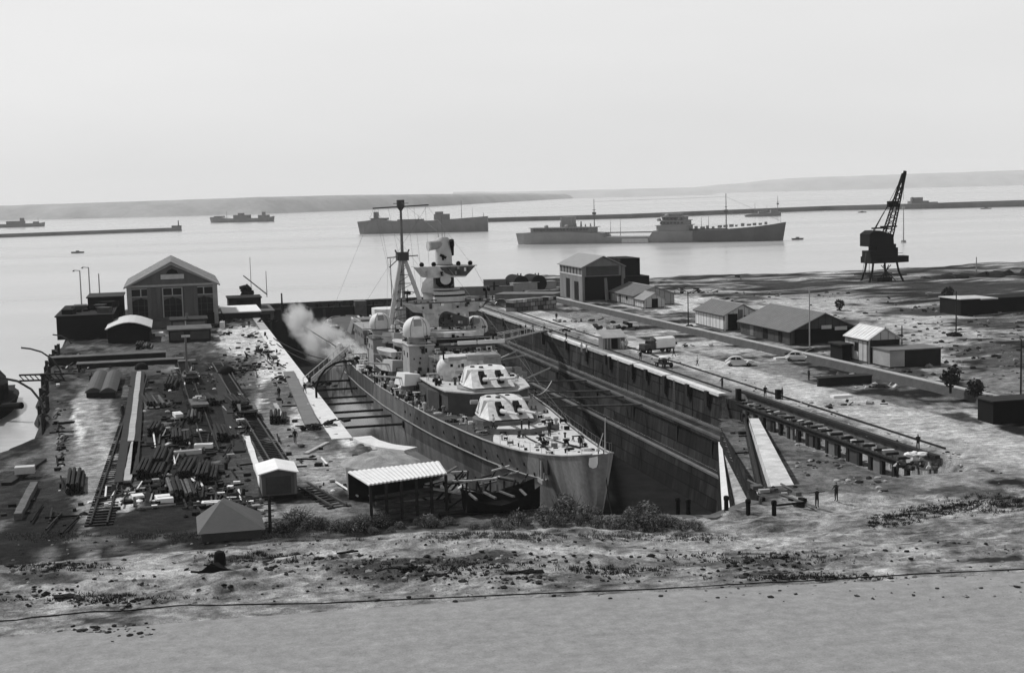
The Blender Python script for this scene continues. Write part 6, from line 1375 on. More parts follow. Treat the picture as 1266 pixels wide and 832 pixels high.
t,L=far_ship('tanker','grey camouflaged tanker lying at anchor with bridge amidships and funnel aft','tanker',(643,302),(967,297.5),17,
 [(0,6.5,.35,-1.5),(.03,6.6,.75,0),(.06,7.0,.95,0),(.2,7,1,0),(.34,6,1,0),(.345,3.8,1,0),(.4,3.6,1,0),(.52,3.5,1,0),(.535,6.8,1,0),(.66,6.4,1,0),(.8,6.9,1,0),(.9,7.9,.8,0),(.97,9.2,.35,.5),(1.0,10.2,.04,2)],fg1,
 [('poop_house',.055,.3,.8,6.5,9.3,fg1),('engine_casing',.17,.22,.4,9.2,15.5,fg1),('bridge_house',.545,.665,.9,6,9.5,fg1),('bridge_house',.56,.66,.85,9.5,12.2,fg1),('bridge_house',.565,.65,.7,12.2,14.4,fg1),('chart_house',.57,.63,.5,14.4,16,fg1),('catwalk',.34,.54,.12,5.6,6.3,fg1),('trunk_deck',.66,.8,.3,6.2,7.4,fg2),('pale_side_band',.41,.52,1.02,.2,2.6,M['pale'])],
 [('mast',.297,9,25.5,.35,fg2),('mast',.797,7,27,.38,fg2),('kingpost',.36,4,13,.2,fg1),('kingpost',.398,4,13.5,.2,fg1),('kingpost',.705,6,14,.2,fg1),('kingpost',.732,6,14.2,.2,fg1),('ventilator',.165,9,12.5,.7,fg1),('ventilator',.225,9,11.5,.6,fg1),('ventilator',.245,9,12.8,.7,fg1),('ventilator',.262,9,11.2,.6,fg1),('ventilator',.282,9,11.5,.6,fg1),('jackstaff',.995,9.5,13,.1,fg1)])
for f0,f1,z,w in ((.54,.672,9.5,1.0),(.552,.665,12.2,.98),(.56,.655,14.4,.85),(.05,.31,9.3,.9),(.565,.635,16,.55)):
    mb=MB(); mb.prism(oct_((f0+f1)/2*L,0,(f1-f0)/2*L,17/2*w,.1),z,z+.3); mb.build('deck_edge',M['lgrey'],t,org=(0,0,0))
for f0,f1,z in ((.56,.65,10.6),(.57,.645,13.2),(.07,.28,7.9)):
    mb=MB(); k=f0
    while k<f1: mb.box(k*L,k*L+1.0,-17/2*.92,-17/2*.8,z,z+.9); k+=.013
    mb.build('window_row',fg2,t,org=(0,0,0))
for f,z in ((.12,10.2),(.2,10.2),(.585,15.2),(.63,13.3),(.555,13)):
    mb=MB(); mb.dome((f*L,-6.5,z),1.3,8,-.8,sq=.7); mb.build('lifeboat',M['lgrey'],t,org=(0,0,0))
for k in range(14):
    f=.66+.3*k/14; mb=MB(); mb.box(f*L,f*L+rnd.uniform(.6,2),-2,2,6.8+(f-.66)*8,7.8+(f-.66)*8+rnd.random()); mb.build('deck_fitting',fg1,t,org=(0,0,0))
mb=MB(); mb.tube((.297*L,0,24),(.797*L,0,25),.07,n=3); mb.tube((.797*L,0,25),(.995*L,0,11),.07,n=3); mb.build('stay',fg1,t,org=(0,0,0))
mb=MB(); rings=[]
for f,h,w in ((.68,6.5,1.01),(.8,7.0,1.01),(.9,8.0,.82),(.97,9.3,.37),(1.002,10.3,.05)): rings.append([(f*L+.3,-17/2*w-.05,h*.15 if f<.75 else .05),(f*L+(2 if f>1 else .6),-17/2*w-.05,h+.02)])
mb.loft(rings,closed=False); mb.build('bow_camouflage',fg2,t,org=(0,0,0))
far_ship('hulk','dark grey freighter hulk lying end to end with the breakwater','freighter',(446,289.5),(603,286),15,
 [(0,10,.3,-2),(.04,10.5,.8,0),(.15,11.5,1,0),(.25,10,1,0),(.55,9.5,1,0),(.75,10.5,1,0),(.92,11.5,.9,0),(.995,12,.5,0),(1.0,12,.5,0)],fg3,
 [('deckhouse',.09,.22,.6,11,12.6,fg3),('funnel',.11,.145,.25,12,17.5,fg3),('bridge_house',.59,.7,.7,10,14.6,fg3),('bridge_house',.6,.65,.6,14.6,16.5,fg3),('hatch_house',.3,.5,.5,9.5,11,fg3)],
 [('mast',.8,11,25,.3,fg3),('derrick_post',.46,9,14,.25,fg3),('derrick_post',.97,11,15,.3,fg3),('derrick_post',.885,11,20,.15,fg3)])
far_ship('coaster','small low coaster far off at the left, upper works in three clumps','coaster',(262,275.5),(338,274),14,
 [(0,7,.3,-2),(.05,7.5,.8,0),(.3,5,1,0),(.8,5,1,0),(.95,6,.8,0),(1,7,.3,1)],fg3,[('deckhouse',.38,.62,.7,5,9.5,fg3),('deckhouse',.45,.52,.5,9.5,12,fg3),('deckhouse',.78,.92,.7,5,9,fg3),('funnel',.83,.87,.3,9,13,fg3),('foredeck_house',.06,.2,.6,7,8.6,fg3)],[('mast',.25,5,15,.3,fg3)])
far_ship('coaster','low grey ship cut by the left edge far out on the water','coaster',(-40,283),(55,280),15,
 [(0,6,.5,-2),(.1,6,1,0),(.5,4.5,1,0),(.95,5,.8,0),(1,6,.3,1)],fg3,[('deckhouse',.5,.75,.7,4.5,8.5,fg3),('funnel',.68,.74,.3,8.5,12.5,fg3),('deckhouse',.85,.93,.6,5,7,fg3)],[('mast',.92,5,13,.25,fg3)])
far_ship('dredger','small dark dredger with two masts lying before the right breakwater','dredger',(923,268.2),(965,267),8,
 [(0,1.5,.4,-2),(.15,3,.9,0),(.5,3,1,0),(.9,3.6,.9,0),(1,4.2,.5,0)],fg3,[('deckhouse',.35,.55,.6,3,5,fg3),('deckhouse',.7,.9,.6,3.4,6,fg3)],[('mast',.25,3,14,.3,fg3),('mast',.92,4,20,.4,fg3),('boom',.6,3,12,.2,fg3)])
for k,(px,py,L_,lab) in enumerate(((986,296.5,4.5,'tiny dark boat on the water right of the tanker bow'),(1066,263,6,'tiny boat before the breakwater left of the crane jib'),(1219,258.5,8,'tiny boat before the breakwater at far right'),(96,313,5,'faint small boat on the water above the black store'))):
    c=U(px,py,SEA); mb=MB(); rings=[]
    for i in range(7): f=i/6; w=.28*L_*math.sin(math.pi*min(.92,max(.06,f)))**.6; rings.append([((f-.5)*L_*1.6,-w,.9),((f-.5)*L_*1.5,0,-.2),((f-.5)*L_*1.6,w,.9)])
    mb.loft(rings); mb.ob((0,0,1.2),(L_*.4,L_*.2,.7)); solo('small_boat',mb,fg3,lab,'boat',c)
for px,py,h,lab in ((1117,300,18,'faint beacon pole standing in the water right of the crane jib'),):
    b=U(px,py,SEA); mb=MB(); mb.tube((0,0,-1),(0,0,h),.35,.2,6); mb.lathe([(.8,0),(.8,1.2)],(0,0,h-1),8); mb.lathe([(1.6,-.5),(1.2,1.2)],(0,0,0),8); solo('beacon',mb,M['lgrey'],lab,'beacon',b)
def mole(lab,pts,w,h,m,name='breakwater'):
    P_=[Vector(U(px,py,SEA)) for px,py in pts]; o=P_[0]; rings=[]
    for i,p in enumerate(P_):
        a_=P_[max(0,i-1)]; b_=P_[min(len(P_)-1,i+1)]; d=(b_-a_).normalized(); n=Vector((-d.y,d.x,0)); q=p-o; hh=h[i] if isinstance(h,list) else h
        rings.append([tuple(q-n*0),tuple(q+n*1.5+Vector((0,0,hh))),tuple(q+n*(w)+Vector((0,0,hh))),tuple(q+n*(w+4))])
    return solo(name,MB().loft(rings),m,lab,'breakwater',tuple(o))
bm_=mat('breakwater_stone',.15,.85,.4,.05,1)
mole('long dark breakwater across the bay, running behind the tanker to the right edge',[(1500,248),(1266,255.6),(1200,257),(1140,258.5),(1020,260.4),(900,265),(780,270),(640,273.5),(560,276)],-14,[6.5,7,6.5,6,5,4.6,4.4,4.2,4],bm_)
t=thing('breakwater_fort','squat dark blockhouse on the right breakwater','fort',U(1139,258,SEA)); b=Vector(U(1139,258,SEA))
d=(Vector(U(1160,257.5,SEA))-b).normalized()
mb=MB(); mb.box(-10,11,3,13,4,8.5); mb.box(-7,4,3.5,12,8.5,12.5); mb.box(-9,-7.5,4,6,8,13); mb.build('wall',bm_,t,org=(0,0,0)); mb=MB(); mb.box(12,22,2,10,4,7); mb.build('low_wing',bm_,t,org=(0,0,0))
mole('thin low mole at the left with a small light at its tip',[(-220,302),(-60,296),(0,294),(80,291),(150,288.3),(225,285.6)],12,3.4,bm_)
b=U(221,285.5,SEA); mb=MB(); mb.box(-7,3,1,8,2,5.4); mb.tube((0,4,5),(0,4,10.5),.7,.5,8); solo('mole_light',mb,bm_,'small light tower at the tip of the left mole','lighthouse',b)
# far land
def land(name,prof,dist,depth_,m):
    mb=MB(); rings=[]
    for px,yb_,yt in prof:
        base=Vector(U(px,yb_,SEA)) if dist is None else Vector(Y(px,yb_,dist)); D=dist
        if dist is None: D=float(to_world(base).y)/1.0
        top=Vector(Y(px,yt,(D*1.04))); k=depth_
        dirv=Vector((base.x,base.y,0)).normalized(); base.z=SEA-1
        tp=Vector((top.x,top.y,max(2,top.z))); md=(base+tp)/2+Vector((0,0,tp.z*.22))
        rings.append([tuple(base),tuple(md),tuple(tp),tuple(tp+dirv*k),tuple(tp+dirv*k*2+Vector((0,0,-tp.z-5)))])
    mb.loft(rings,closed=False); return struct(name,mb,m,smooth=True)
hm=mat('haze_paled_hills',.3,.9,.3,.01,.1)  # hill colour raised, standing in for thicker haze
def dense(pr,n,amp,seed):
    out=[]
    for (a0,b0,c0),(a1,b1,c1) in zip(pr[:-1],pr[1:]):
        for k in range(n): f=k/n; x=a0+(a1-a0)*f; out.append((x,b0+(b1-b0)*f,c0+(c1-c0)*f+amp*noise.noise(Vector((x*.03,seed,0)))))
    return out+[pr[-1]]
land('far_shore',dense([(-160,276,257),(0,272.8,254.5),(160,269,249.5),(320,265,244),(420,261,241.5),(520,256.5,240.5),(610,251,239.5),(700,246,240),(760,243,241.5)],8,.5,1),None,260,hm)
land('distant_hills',dense([(560,241,237.5),(640,240,237),(700,238.5,235.6),(800,235,233.2),(880,232.5,231.5)],8,.4,5),5200,300,mat('haze_paled_land',.42,.9,.15,.01,.1))  # land colour paled to imitate sunlit haze, here and on the next range
land('distant_hills',dense([(860,232,231.4),(920,230.5,226),(975,228.5,220.5),(1060,227,217.5),(1160,224,214),(1266,221.5,210.5),(1420,219,206)],8,.9,9),6500,300,mat('haze_paled_land',.42,.9,.15,.01,.1))
# ================================================================ people
def person_mesh(name, joints, edges, hat=False, coat=('cloth','cloth')):
    me=bpy.data.meshes.new(name); me.from_pydata([j[:3] for j in joints],edges,[]); o=bpy.data.objects.new(name,me); COL.objects.link(o)
    sk_=o.modifiers.new('skin','SKIN'); sub=o.modifiers.new('sub','SUBSURF'); sub.levels=sub.render_levels=1
    for i,j in enumerate(joints): r=j[3]; me.skin_vertices[0].data[i].radius=(r,r*(j[4] if len(j)>4 else 1)); me.skin_vertices[0].data[i].use_root=(i==0)
    dg=bpy.context.evaluated_depsgraph_get(); ev=bpy.data.meshes.new_from_object(o.evaluated_get(dg)); bpy.data.objects.remove(o)
    for m in (M[coat[1]],M[coat[0]],M['skin'],M['black']): ev.materials.append(m)
    top=max(v.co.z for v in ev.vertices)
    hip=joints[0][2]; neck=joints[3][2]
    for p in ev.polygons:
        z=p.center.z; p.use_smooth=True
        p.material_index = 3 if z>top-.08 else (2 if z>neck+.04 else (1 if z>hip-.02 else 0))
    return ev
def pose(arm='down', legs='stand', hs=1.0, lean=0.0):
    hz=.95
    J=[(0,0,hz,.15,.75),(0,.0,1.15,.16,.7),(0,lean*.4,1.38,.19,.62),(0,lean*.6,1.5,.065),(0,lean*.7-.01,1.6,.085,1.05),(0,lean*.75-.02,1.68,.1,1.1),(0,lean*.7,1.76,.06)]
    E=[(0,1),(1,2),(2,3),(3,4),(4,5),(5,6)]
    def limb(pts,root):
        pr=root
        for p in pts: J.append(p); E.append((pr,len(J)-1)); pr=len(J)-1
    for s in (-1,1):
        if legs=='stand': limb([(s*.1,0,.86,.1),(s*.12,-.02,.5,.07),(s*.13,.02,.1,.05),(s*.13,-.13,.04,.045)],0)
        elif legs=='walk': limb([(s*.1,0,.86,.1),(s*.11,-.12*s-.05,.5,.07),(s*.12,-.32*s+.03,.1,.05),(s*.12,-.32*s-.1,.04,.045)],0)
        else: limb([(s*.1,-.05,.9,.1),(s*.13,-.42,.92,.075),(s*.13,-.45,.5,.055),(s*.13,-.58,.46,.045)],0)
        sh=(s*.2,lean*.4,1.42,.065)
        if arm=='out': limb([sh,(s*.45,-.02,1.4,.05),(s*.7,-.03,1.42,.04),(s*.78,-.03,1.43,.035),(s*.86,-.04,1.42,.02)],2)
        elif arm=='front': limb([sh,(s*.26,-.12,1.18,.05),(s*.15,-.35,1.15,.04),(s*.13,-.42,1.16,.035),(s*.12,-.5,1.15,.02)],2)
        else: limb([sh,(s*.27,.02,1.15,.05),(s*.27,-.05,.9,.038),(s*.27,-.06,.83,.035),(s*.27,-.07,.76,.02)],2)
    return J,E
PM={}
for nm_,a_ in dict(stand=('down','stand'),walk=('down','walk'),out=('out','stand'),front=('front','stand'),sit=('front','sit')).items():
    J,E=pose(*a_); PM[nm_]=person_mesh('person',J,E); PM[nm_+'w']=person_mesh('person',J,E,coat=('wcloth','wcloth')); PM[nm_+'m']=person_mesh('person',J,E,coat=('wcloth','cloth'))
def gz(p): return height(p[1],p[0])
def person(px,py,kind,lab,z=None,rz=0.0,sc=.95,dz=0,at=None):
    if at is None:
        p=U(px,py,z or 0)
        if z is None:
            for _ in range(4): p=U(px,py,gz(p))
        at=(p[0],p[1],p[2]+dz-.02)
    o=bpy.data.objects.new('person',PM[kind]); COL.objects.link(o); o.location=to_world(at); o.rotation_euler=(0,0,TH+rz); o.scale=(sc,)*3
    return tag(o,lab,'person')
person(1010,627,'out','person with arms spread, left of the two on the sand beside the terrace',rz=.1)
person(1034,619,'front','person in dark clothes facing left, right of the two on the sand beside the terrace',rz=-1.2)
for px,py,k,lab in ((650,411,'stand','person in dark clothes at the quay edge, left of three by the gangway'),(659,411,'front','person in dark clothes at the quay edge, middle of three by the gangway'),(673,409,'standm','person in a pale jacket at the quay edge, right of three by the gangway'),
  (719,435,'standw','person in white clothes standing on the white coping, left of a pair'),(725,435,'frontw','person in white clothes standing on the white coping, right of a pair'),(770,432,'standw','person in white beside the small hut door'),(775,431,'walkw','person in white walking towards the lorry beside the hut'),
  (609,372,'stand','person in black alone on the far quay below the grey wall'),(833,441,'walk','person in dark clothes standing beyond the motor cart'),(946,492,'front','person in dark clothes at the top of the gallery beside the quay road'),
  (1135,556,'front','person in dark clothes leaning at the near end of the gallery'),(967,494,'stand','person in dark clothes beside a thick post above the gallery'),
  (308,405,'stand','person in dark clothes on the bare left quay near the pump house'),(300,366,'walk','person on the pale store roof level beside the pump house'),(377,487,'walk','person in dark clothes on the white quay edge'),(383,478,'stand','person in dark clothes farther along the white quay edge'),
  (345,492,'stand','person in dark clothes on the left quay between dark patches'),(332,447,'walk','person walking among dark heaps on the left quay'),(152,515,'stand','person in dark clothes beside the pale concrete strip'),(365,548,'walk','person in dark clothes by the spoil heap')):
    person(px,py,k,lab,rz=rnd.uniform(-1,1))
for s,x,k,lab in ((27,-.6,'stand','sailor in dark uniform on the foredeck, left of two behind the capstans'),(27.5,.3,'front','sailor in dark uniform on the foredeck, right of two behind the capstans'),(31.5,-2.6,'walkm','sailor in a pale jacket bending over gear on the port foredeck'),(24,1.6,'stand','sailor in dark uniform by the starboard anchor gear'),(11,1.2,'walk','sailor in dark clothes near the bow rail')):
    person(0,0,k,lab,at=(XC+x,U0+s,zdeck(s)+.02),rz=rnd.uniform(-2,2))
for k in range(14):
    s=rnd.uniform(50,90); f=rnd.uniform(-.95,-.72) 
    person(0,0,rnd.choice(['stand','walkw','frontm','standw']),['sailor at the port rail aft of the forward turrets','sailor working on the port side deck of the cruiser'][k%2],at=(XC+lerp_t(BD,s)*f,U0+s,zdeck(s)+.02),rz=rnd.uniform(0,6))['group']='sailors on the port side deck '+['at the rail','working'][k%2]
for px,py,k,lab in ((700,421,'walk','person in dark clothes walking on the quay between the trio and the white pair'),(792,446,'stand','person in dark clothes standing between the two crane rails'),(862,452,'walkm','person in a pale jacket walking towards the pale car'),(1000,470,'stand','person in dark clothes below the large slate shed'),(893,480,'front','person in dark clothes near the end of the white coping'),(985,545,'stand','person in dark clothes on the sunken terrace near the top of the white ramp'),(950,580,'walk','person in dark clothes halfway down the white ramp'),(1110,590,'stand','person in dark clothes on the sand near the end of the gallery'),(688,396,'stand','person in dark clothes by the stone block stack')):
    person(px,py,k,lab,rz=rnd.uniform(-2,2))
for k,(px,py,l_,w_,a_) in enumerate(((648,712,2.6,.25,.1),(540,716,1.6,.2,-.2),(505,708,1.2,.3,.5),(660,714,1.4,.15,.0),(430,688,1.6,.2,.4),(80,742,1.3,.6,.1),(965,678,1.5,.12,.3),(250,712,1.5,.15,-.3))):
    b=U(px,py,2.9); b=(b[0],b[1],gz(b)); mb=MB(); mb.ob((0,0,.09),(l_,w_,.1),a_,.05,.06); mb.ob((.2,.12,.12),(l_*.5,w_*.7,.08),a_+.5,.1,.1)
    solo('charred_plank',mb,M['black'],['dark plank pair lying right of centre on the foreground sand','short dark plank among the central foreground rubble','broken dark board at the left of the central rubble','thin dark plank beside the dark plank pair','dark plank below the bushes left of centre','square black sheet at the left of the foreground','thin black plank on the sand below the two people','thin black plank just below the broken hatch'][k],'plank',b)
# ================================================================ bollards and posts around the dock head
for px,py,lab in ((925,636,'left of two thick black mooring posts at the foot of the ramps'),(957,638,'right of two thick black mooring posts at the foot of the ramps'),(838,634,'left of two short black posts at the dock head behind the bushes'),(851,636,'right of two short black posts at the dock head behind the bushes'),(898,632,'squat black bollard at the foot of the dirty ramp')):
    b=U(px,py,0); mb=MB(); mb.lathe([(.2,-.3),(.19,.95),(.24,1.0),(.24,1.25),(.15,1.35)],(0,0,0),10); solo('mooring_post',mb,M['black'],lab,'mooring post',b)
for px,py,lab in ((913,492,'thick dark post at the corner where the gallery meets the dock wall'),(962,493,'thick dark post above the gallery beside a seated figure')):
    b=U(px,py,0); mb=MB(); mb.box(-.3,.3,-.3,.3,-1.5,1.2); solo('timber_post',mb,M['black'],lab,'post',b)
b=U(272,700,2.9); mb=MB(); mb.lathe([(.42,-.4),(.4,.7),(.32,.95),(.1,1.05)],(0,0,0),9); solo('black_stump',mb,M['black'],'black rounded stump standing alone on the sandy crest','stump',(b[0],b[1],gz(b)),smooth=True)
mb=MB(); mb.add([(-1.1,0,0),(1.2,-.3,0),(.3,.5,.55),(-.2,.1,.6)],[(0,1,3),(1,2,3),(2,0,3)]); mb.ob((.4,-.1,.3),(2.2,.12,.08),-.25,0,.22); b=U(265,712,2.9); solo('broken_hatch',mb,M['black'],'black broken hatch with a plank lying below the stump','wreckage',(b[0],b[1],gz(b)))
# rail line along the foreground
mb=MB(); pts=[]
ln=[(-60,772),(0,768),(120,757),(240,748),(400,746),(480,742),(620,736),(800,729),(900,723),(1020,717),(1130,710),(1266,704),(1340,700)]
z=2.9; P3=[]
for px,py in ln:
    p=U(px,py,z)
    for _ in range(4): p=U(px,py,gz(p))
    P3.append(p)
dp=[]
for a_,b_ in zip(P3[:-1],P3[1:]):
    for k in range(6): f=k/6; v=a_[0]+(b_[0]-a_[0])*f; u=a_[1]+(b_[1]-a_[1])*f; dp.append((v,u,height(u,v)+.035+.05*noise.noise(Vector((v*.5,2,2)))))
o0=dp[0]; mb.path([(p[0]-o0[0],p[1]-o0[1],p[2]-o0[2]) for p in dp],.04,5)
solo('half_buried_rail',mb,M['black'],'thin dark rail half buried along the whole foreground','rail',o0)
# ================================================================ scatter
def scatter(name,lab,cat,n,area,mk,mats,z=None,seed=0,kind='stuff'):
    r_=random.Random(seed); mb=MB(); k=0
    while k<n:
        px,py=area(r_); zz=0 if py<655 else 2.8; p=U(px,py,zz)
        if inside(DOCK,p[0],p[1]) or (70<p[0]<72) : k+=1; continue
        for _ in range(2): p=U(px,py,height(p[1],p[0]))
        mk(mb,(p[0],p[1],height(p[1],p[0])),r_,k); k+=1
    o=mb.build(name,mats); o.rotation_euler=(0,0,TH); return tag(o,lab,cat,kind=kind)
def mk_stone(lo,hi,nm_):
    def f(mb,p,r_,k): s=r_.uniform(lo,hi)*r_.random()**.6+.04; mb.rock((p[0],p[1],p[2]+s*.15),s,k%40,1 if s>.25 else 1,.55,r_.randrange(nm_))
    return f
scatter('loose_stones','loose dark and pale stones scattered over the sandy foreground','stones',600,lambda r_:(r_.uniform(0,1266),670+75*r_.random()**1.1-(r_.random()*6)),mk_stone(.03,.2,3),[M['stone'],M['dark'],M['coal']],seed=5)
def gl_area(r_):
    c=r_.choice([(500,703,50,9),(640,690,60,6),(480,712,30,6),(550,712,40,6),(330,700,25,6),(400,688,40,6),(90,740,50,6),(140,745,50,5),(40,735,30,5),(650,715,30,4),(1000,715,60,4),(900,690,60,5),(130,780,30,5),(960,703,40,4),(60,700,30,4)])
    return r_.gauss(c[0],c[2]),r_.gauss(c[1],c[3]*.7)
scatter('dark_rubble','dark broken rubble lying in clumps on the sandy foreground','rubble',750,gl_area,mk_stone(.05,.26,3),[M['coal'],M['dark'],M['stone']],seed=6)
def junk(mb,p,r_,k):
    s=r_.uniform(.12,.75); q=r_.random(); mi=r_.choice([0,0,0,0,1,1,1,2,2,3,4])
    if q<.4: mb.ob((p[0],p[1],p[2]+s*.2),(s*r_.uniform(.5,1.6),s*r_.uniform(.4,1.6),s*.5),r_.uniform(-.3,.3),mi=mi)
    elif q<.64: a=r_.choice([0,1.57,1.57,1.6])+r_.uniform(-.15,.15); d=Vector((math.cos(a),math.sin(a),r_.uniform(-.03,.05)))*s*(2.2 if a<1 else 5.5); c=Vector(p)+Vector((0,0,.2)); mb.tube(c-d,c+d,.1,n=5,mi=mi)
    elif q<.68: mb.tube((p[0],p[1],p[2]),(p[0]+.05,p[1],p[2]+s*1.2),.3*s,n=10,mi=min(mi,2))
    else: mb.rock((p[0],p[1],p[2]),s*.6,k%40,1,.6,mi)
JM=[M['black'],M['dark'],M['darkgrey'],M['lgrey'],M['white']]
def left_area(r_):
    c=r_.choice([(215,500,35,60),(235,560,40,40),(215,600,60,25),(270,620,40,16),(250,470,30,16),(300,450,20,22),(335,445,18,22),(205,540,16,50),(240,590,40,14),(290,520,14,40),(95,455,26,14),(75,545,6,40),(160,610,40,12),(290,625,30,8)])
    return r_.gauss(c[0],c[2]*.6),min(652,r_.gauss(c[1],c[3]*.6))
scatter('yard_scrap','dense dark scrap, boxes and timbers strewn over the left yard','scrap',900,left_area,junk,JM,seed=8)
def left2(r_):
    c=r_.choice([(330,430,14,18),(350,470,20,30),(370,500,18,20),(395,570,30,16),(360,540,20,16),(110,620,60,14),(60,640,40,8),(300,400,30,10),(420,600,30,10)])
    return r_.gauss(c[0],c[2]*.6),min(650,r_.gauss(c[1],c[3]*.6))
scatter('quay_scrap','thin scatter of dark scrap near the white quay edge','scrap',150,left2,junk,JM,seed=9)
def right_area(r_):
    return r_.uniform(840,1266), 356+r_.random()**1.4*130
scatter('ground_rubble','small dark rubble and tufts over the bare ground at right','rubble',420,lambda r_:(lambda a:(a[0],a[1]) if a[1]>362+(a[0]-860)*-.0 and a[1]<370+(a[0]-850)*.33 else (r_.uniform(1100,1266),r_.uniform(370,470)))(right_area(r_)),mk_stone(.1,.7,3),[M['coal'],M['stone'],M['dark']],seed=10)
def quay_r(r_):
    x=r_.uniform(690,1240); return x, 412+(x-675)*.36-r_.uniform(6,34)
scatter('road_litter','small stones and litter on the quay road and verge','litter',220,quay_r,mk_stone(.05,.28,3),[M['coal'],M['stone'],M['pale']],seed=11)
def dock_head_area(r_):
    t=r_.random(); x=905+t*60+r_.uniform(-26,34); return x, 520+t*108+r_.uniform(-6,6)
scatter('dock_head_rubble','broken stones and timber ends strewn along the ramps at the dock head','rubble',60,dock_head_area,junk,[M['black'],M['dark'],M['dconc'],M['conc'],M['lgrey']],seed=19)
scatter('terrace_rubble','flat broken slabs and litter on the sunken terrace','rubble',110,lambda r_:(lambda x:(x,540+(x-980)*.22+r_.uniform(4,46)))(r_.uniform(985,1095)),mk_stone(.08,.5,3),[M['dark'],M['dconc'],M['conc']],seed=20)
# individually readable drums, crates and heaps on the left quay
HS=[M['black'],M['dark'],M['black'],M['darkgrey']]
for k,(px,py,n,lab) in enumerate(((311,418,14,'dark scrap heap nearest the pump house on the left quay'),(322,436,16,'dark scrap heap in the middle of the bare left quay'),(316,455,16,'dark winch gear on the bare left quay'),(330,398,14,'dark scrap heap by the quay block'),
  (352,470,12,'low dark heap beside the white quay edge'),(388,530,16,'large dark flat pallet stack beside the white quay edge'),(268,405,8,'small dark heap in front of the pump house'),(275,415,8,'dark winch mound in front of the pump house'),(143,483,10,'dark barrow by the narrow huts'),(402,478,10,'dark gear on the quay edge by the timber shores'),(410,527,12,'dark bollard gear at the curve of the quay edge'))):
    heap(px,py,n,(1.0,.9,.35),.9,lab,HS,0,seed=k+50)
# timber boards on the left quay
slab('light board lying in the left quay beside the white edge',U(352,520,0),U(340,500,0),.5,.2,M['plank'],'board','board')
slab('large grey sheet lying beside the white quay edge',U(386,528,0),U(357,462,0),1.7,.4,M['grey'],'sheet_stack','sheet stack')
slab('pale board across the quay near the spoil heap',U(378,562,0),U(405,548,0),.5,.2,M['plank'],'board','board')
for k,(px,py,w_,d_,h_,m,lab) in enumerate(((203,620,1.5,2.2,.5,'white','white crate among the dark scrap nearest the hipped house'),(252,555,2.0,1.0,.6,'white','long white box in the dark scrap of the left yard'),(220,515,1.0,2.4,.5,'white','white upright box in the dark scrap by the utility pole'),(262,625,1.8,1.0,.4,'white','white flat bundle beside the hipped house'),(232,562,3.0,.8,.5,'pale','pale flat bundle beside the long white box'),(275,405,.9,2,1.3,'white','white door panel leaning by the pump house porch'),(197,415,1.6,3,.7,'white','white skip beside the arched shed'))):
    mb=MB(); mb.ob((0,0,h_/2),(w_,d_,h_),rnd.uniform(-.2,.2)); mb.ob((0,0,h_+.03),(w_*.8,d_*.2,.06),.1); solo('crate',mb,M[m],lab,'crate',U(px,py,0))
def log_stack(seed):
    r_=random.Random(seed); mb=MB(); L_=r_.uniform(5,9); n_=r_.randrange(4,8)
    for i in range(n_):
        for j in range(max(1,3-i//3)): mb.tube((i*.42-.9,-L_/2+r_.uniform(-.4,.4),.2+j*.36),(i*.42-.9+r_.uniform(-.1,.1),L_/2+r_.uniform(-.4,.4),.2+j*.36),.18,n=6,mi=r_.randrange(3))
    return mb
for k,(px,py) in enumerate(((188,500),(196,535),(214,478),(224,545),(243,520),(238,585),(205,570),(258,590),(262,498),(277,540),(292,500),(186,585),(222,610),(345,520),(120,470),(98,600),(176,430))):
    solo('timber_stack',log_stack(k),[M['timber'],M['wood'] if k%4==0 else M['timber'],M['dark']],'stack of dark long timbers lying in line with the rails of the left yard','timber stack',U(px,py,0),rz=rnd.uniform(-.12,.12),group='timber stacks of the left yard')
def wagon(px,py,lab,m,rz=0):
    t=thing('flat_wagon',lab,'wagon',U(px,py,.3),rz,local=True)
    mb=MB(); mb.box(-1.1,1.1,-3,3,.7,.95); mb.build('bed',M['wood'],t,org=(0,0,0))
    for y in (-2,2):
        mb=MB(); mb.tube((-1,y,.42),(1,y,.42),.07); [mb.tube((q*.85-.07,y,.42),(q*.85+.07,y,.42),.42,n=12) for q in (-1,1)]; mb.build('wheelset',M['black'],t,org=(0,0,0))
    mb=MB(); [mb.ob((rnd.uniform(-.6,.6),rnd.uniform(-2.4,2.4),1.15),(rnd.uniform(.5,1.1),rnd.uniform(.6,1.6),.4),rnd.uniform(-.3,.3)) for _ in range(5)]; mb.build('load',m,t,org=(0,0,0))
wagon(246,505,'small flat wagon with a pale load on the middle track of the left yard',M['lgrey'],.06)
wagon(306,512,'small flat wagon with a black load on the track beside the booth',M['black'],.02)
wagon(236,470,'small flat wagon with a dark load nearest the utility pole',M['darkgrey'],.03)
# gates / frame fence in the lower left
for k,(px,py,lab) in enumerate(((334,660,'tall rough pole with climbing rungs beside the booth'),)):
    b=U(px,py,0); mb=MB(); mb.tube((0,0,-.5),(.05,0,3.2),.16,.12,7); [mb.tube((-.4,0,z/2),(.4,.05,z/2),.06,n=4) for z in range(1,7)]; solo('rung_pole',mb,M['timber'],lab,'pole',b)

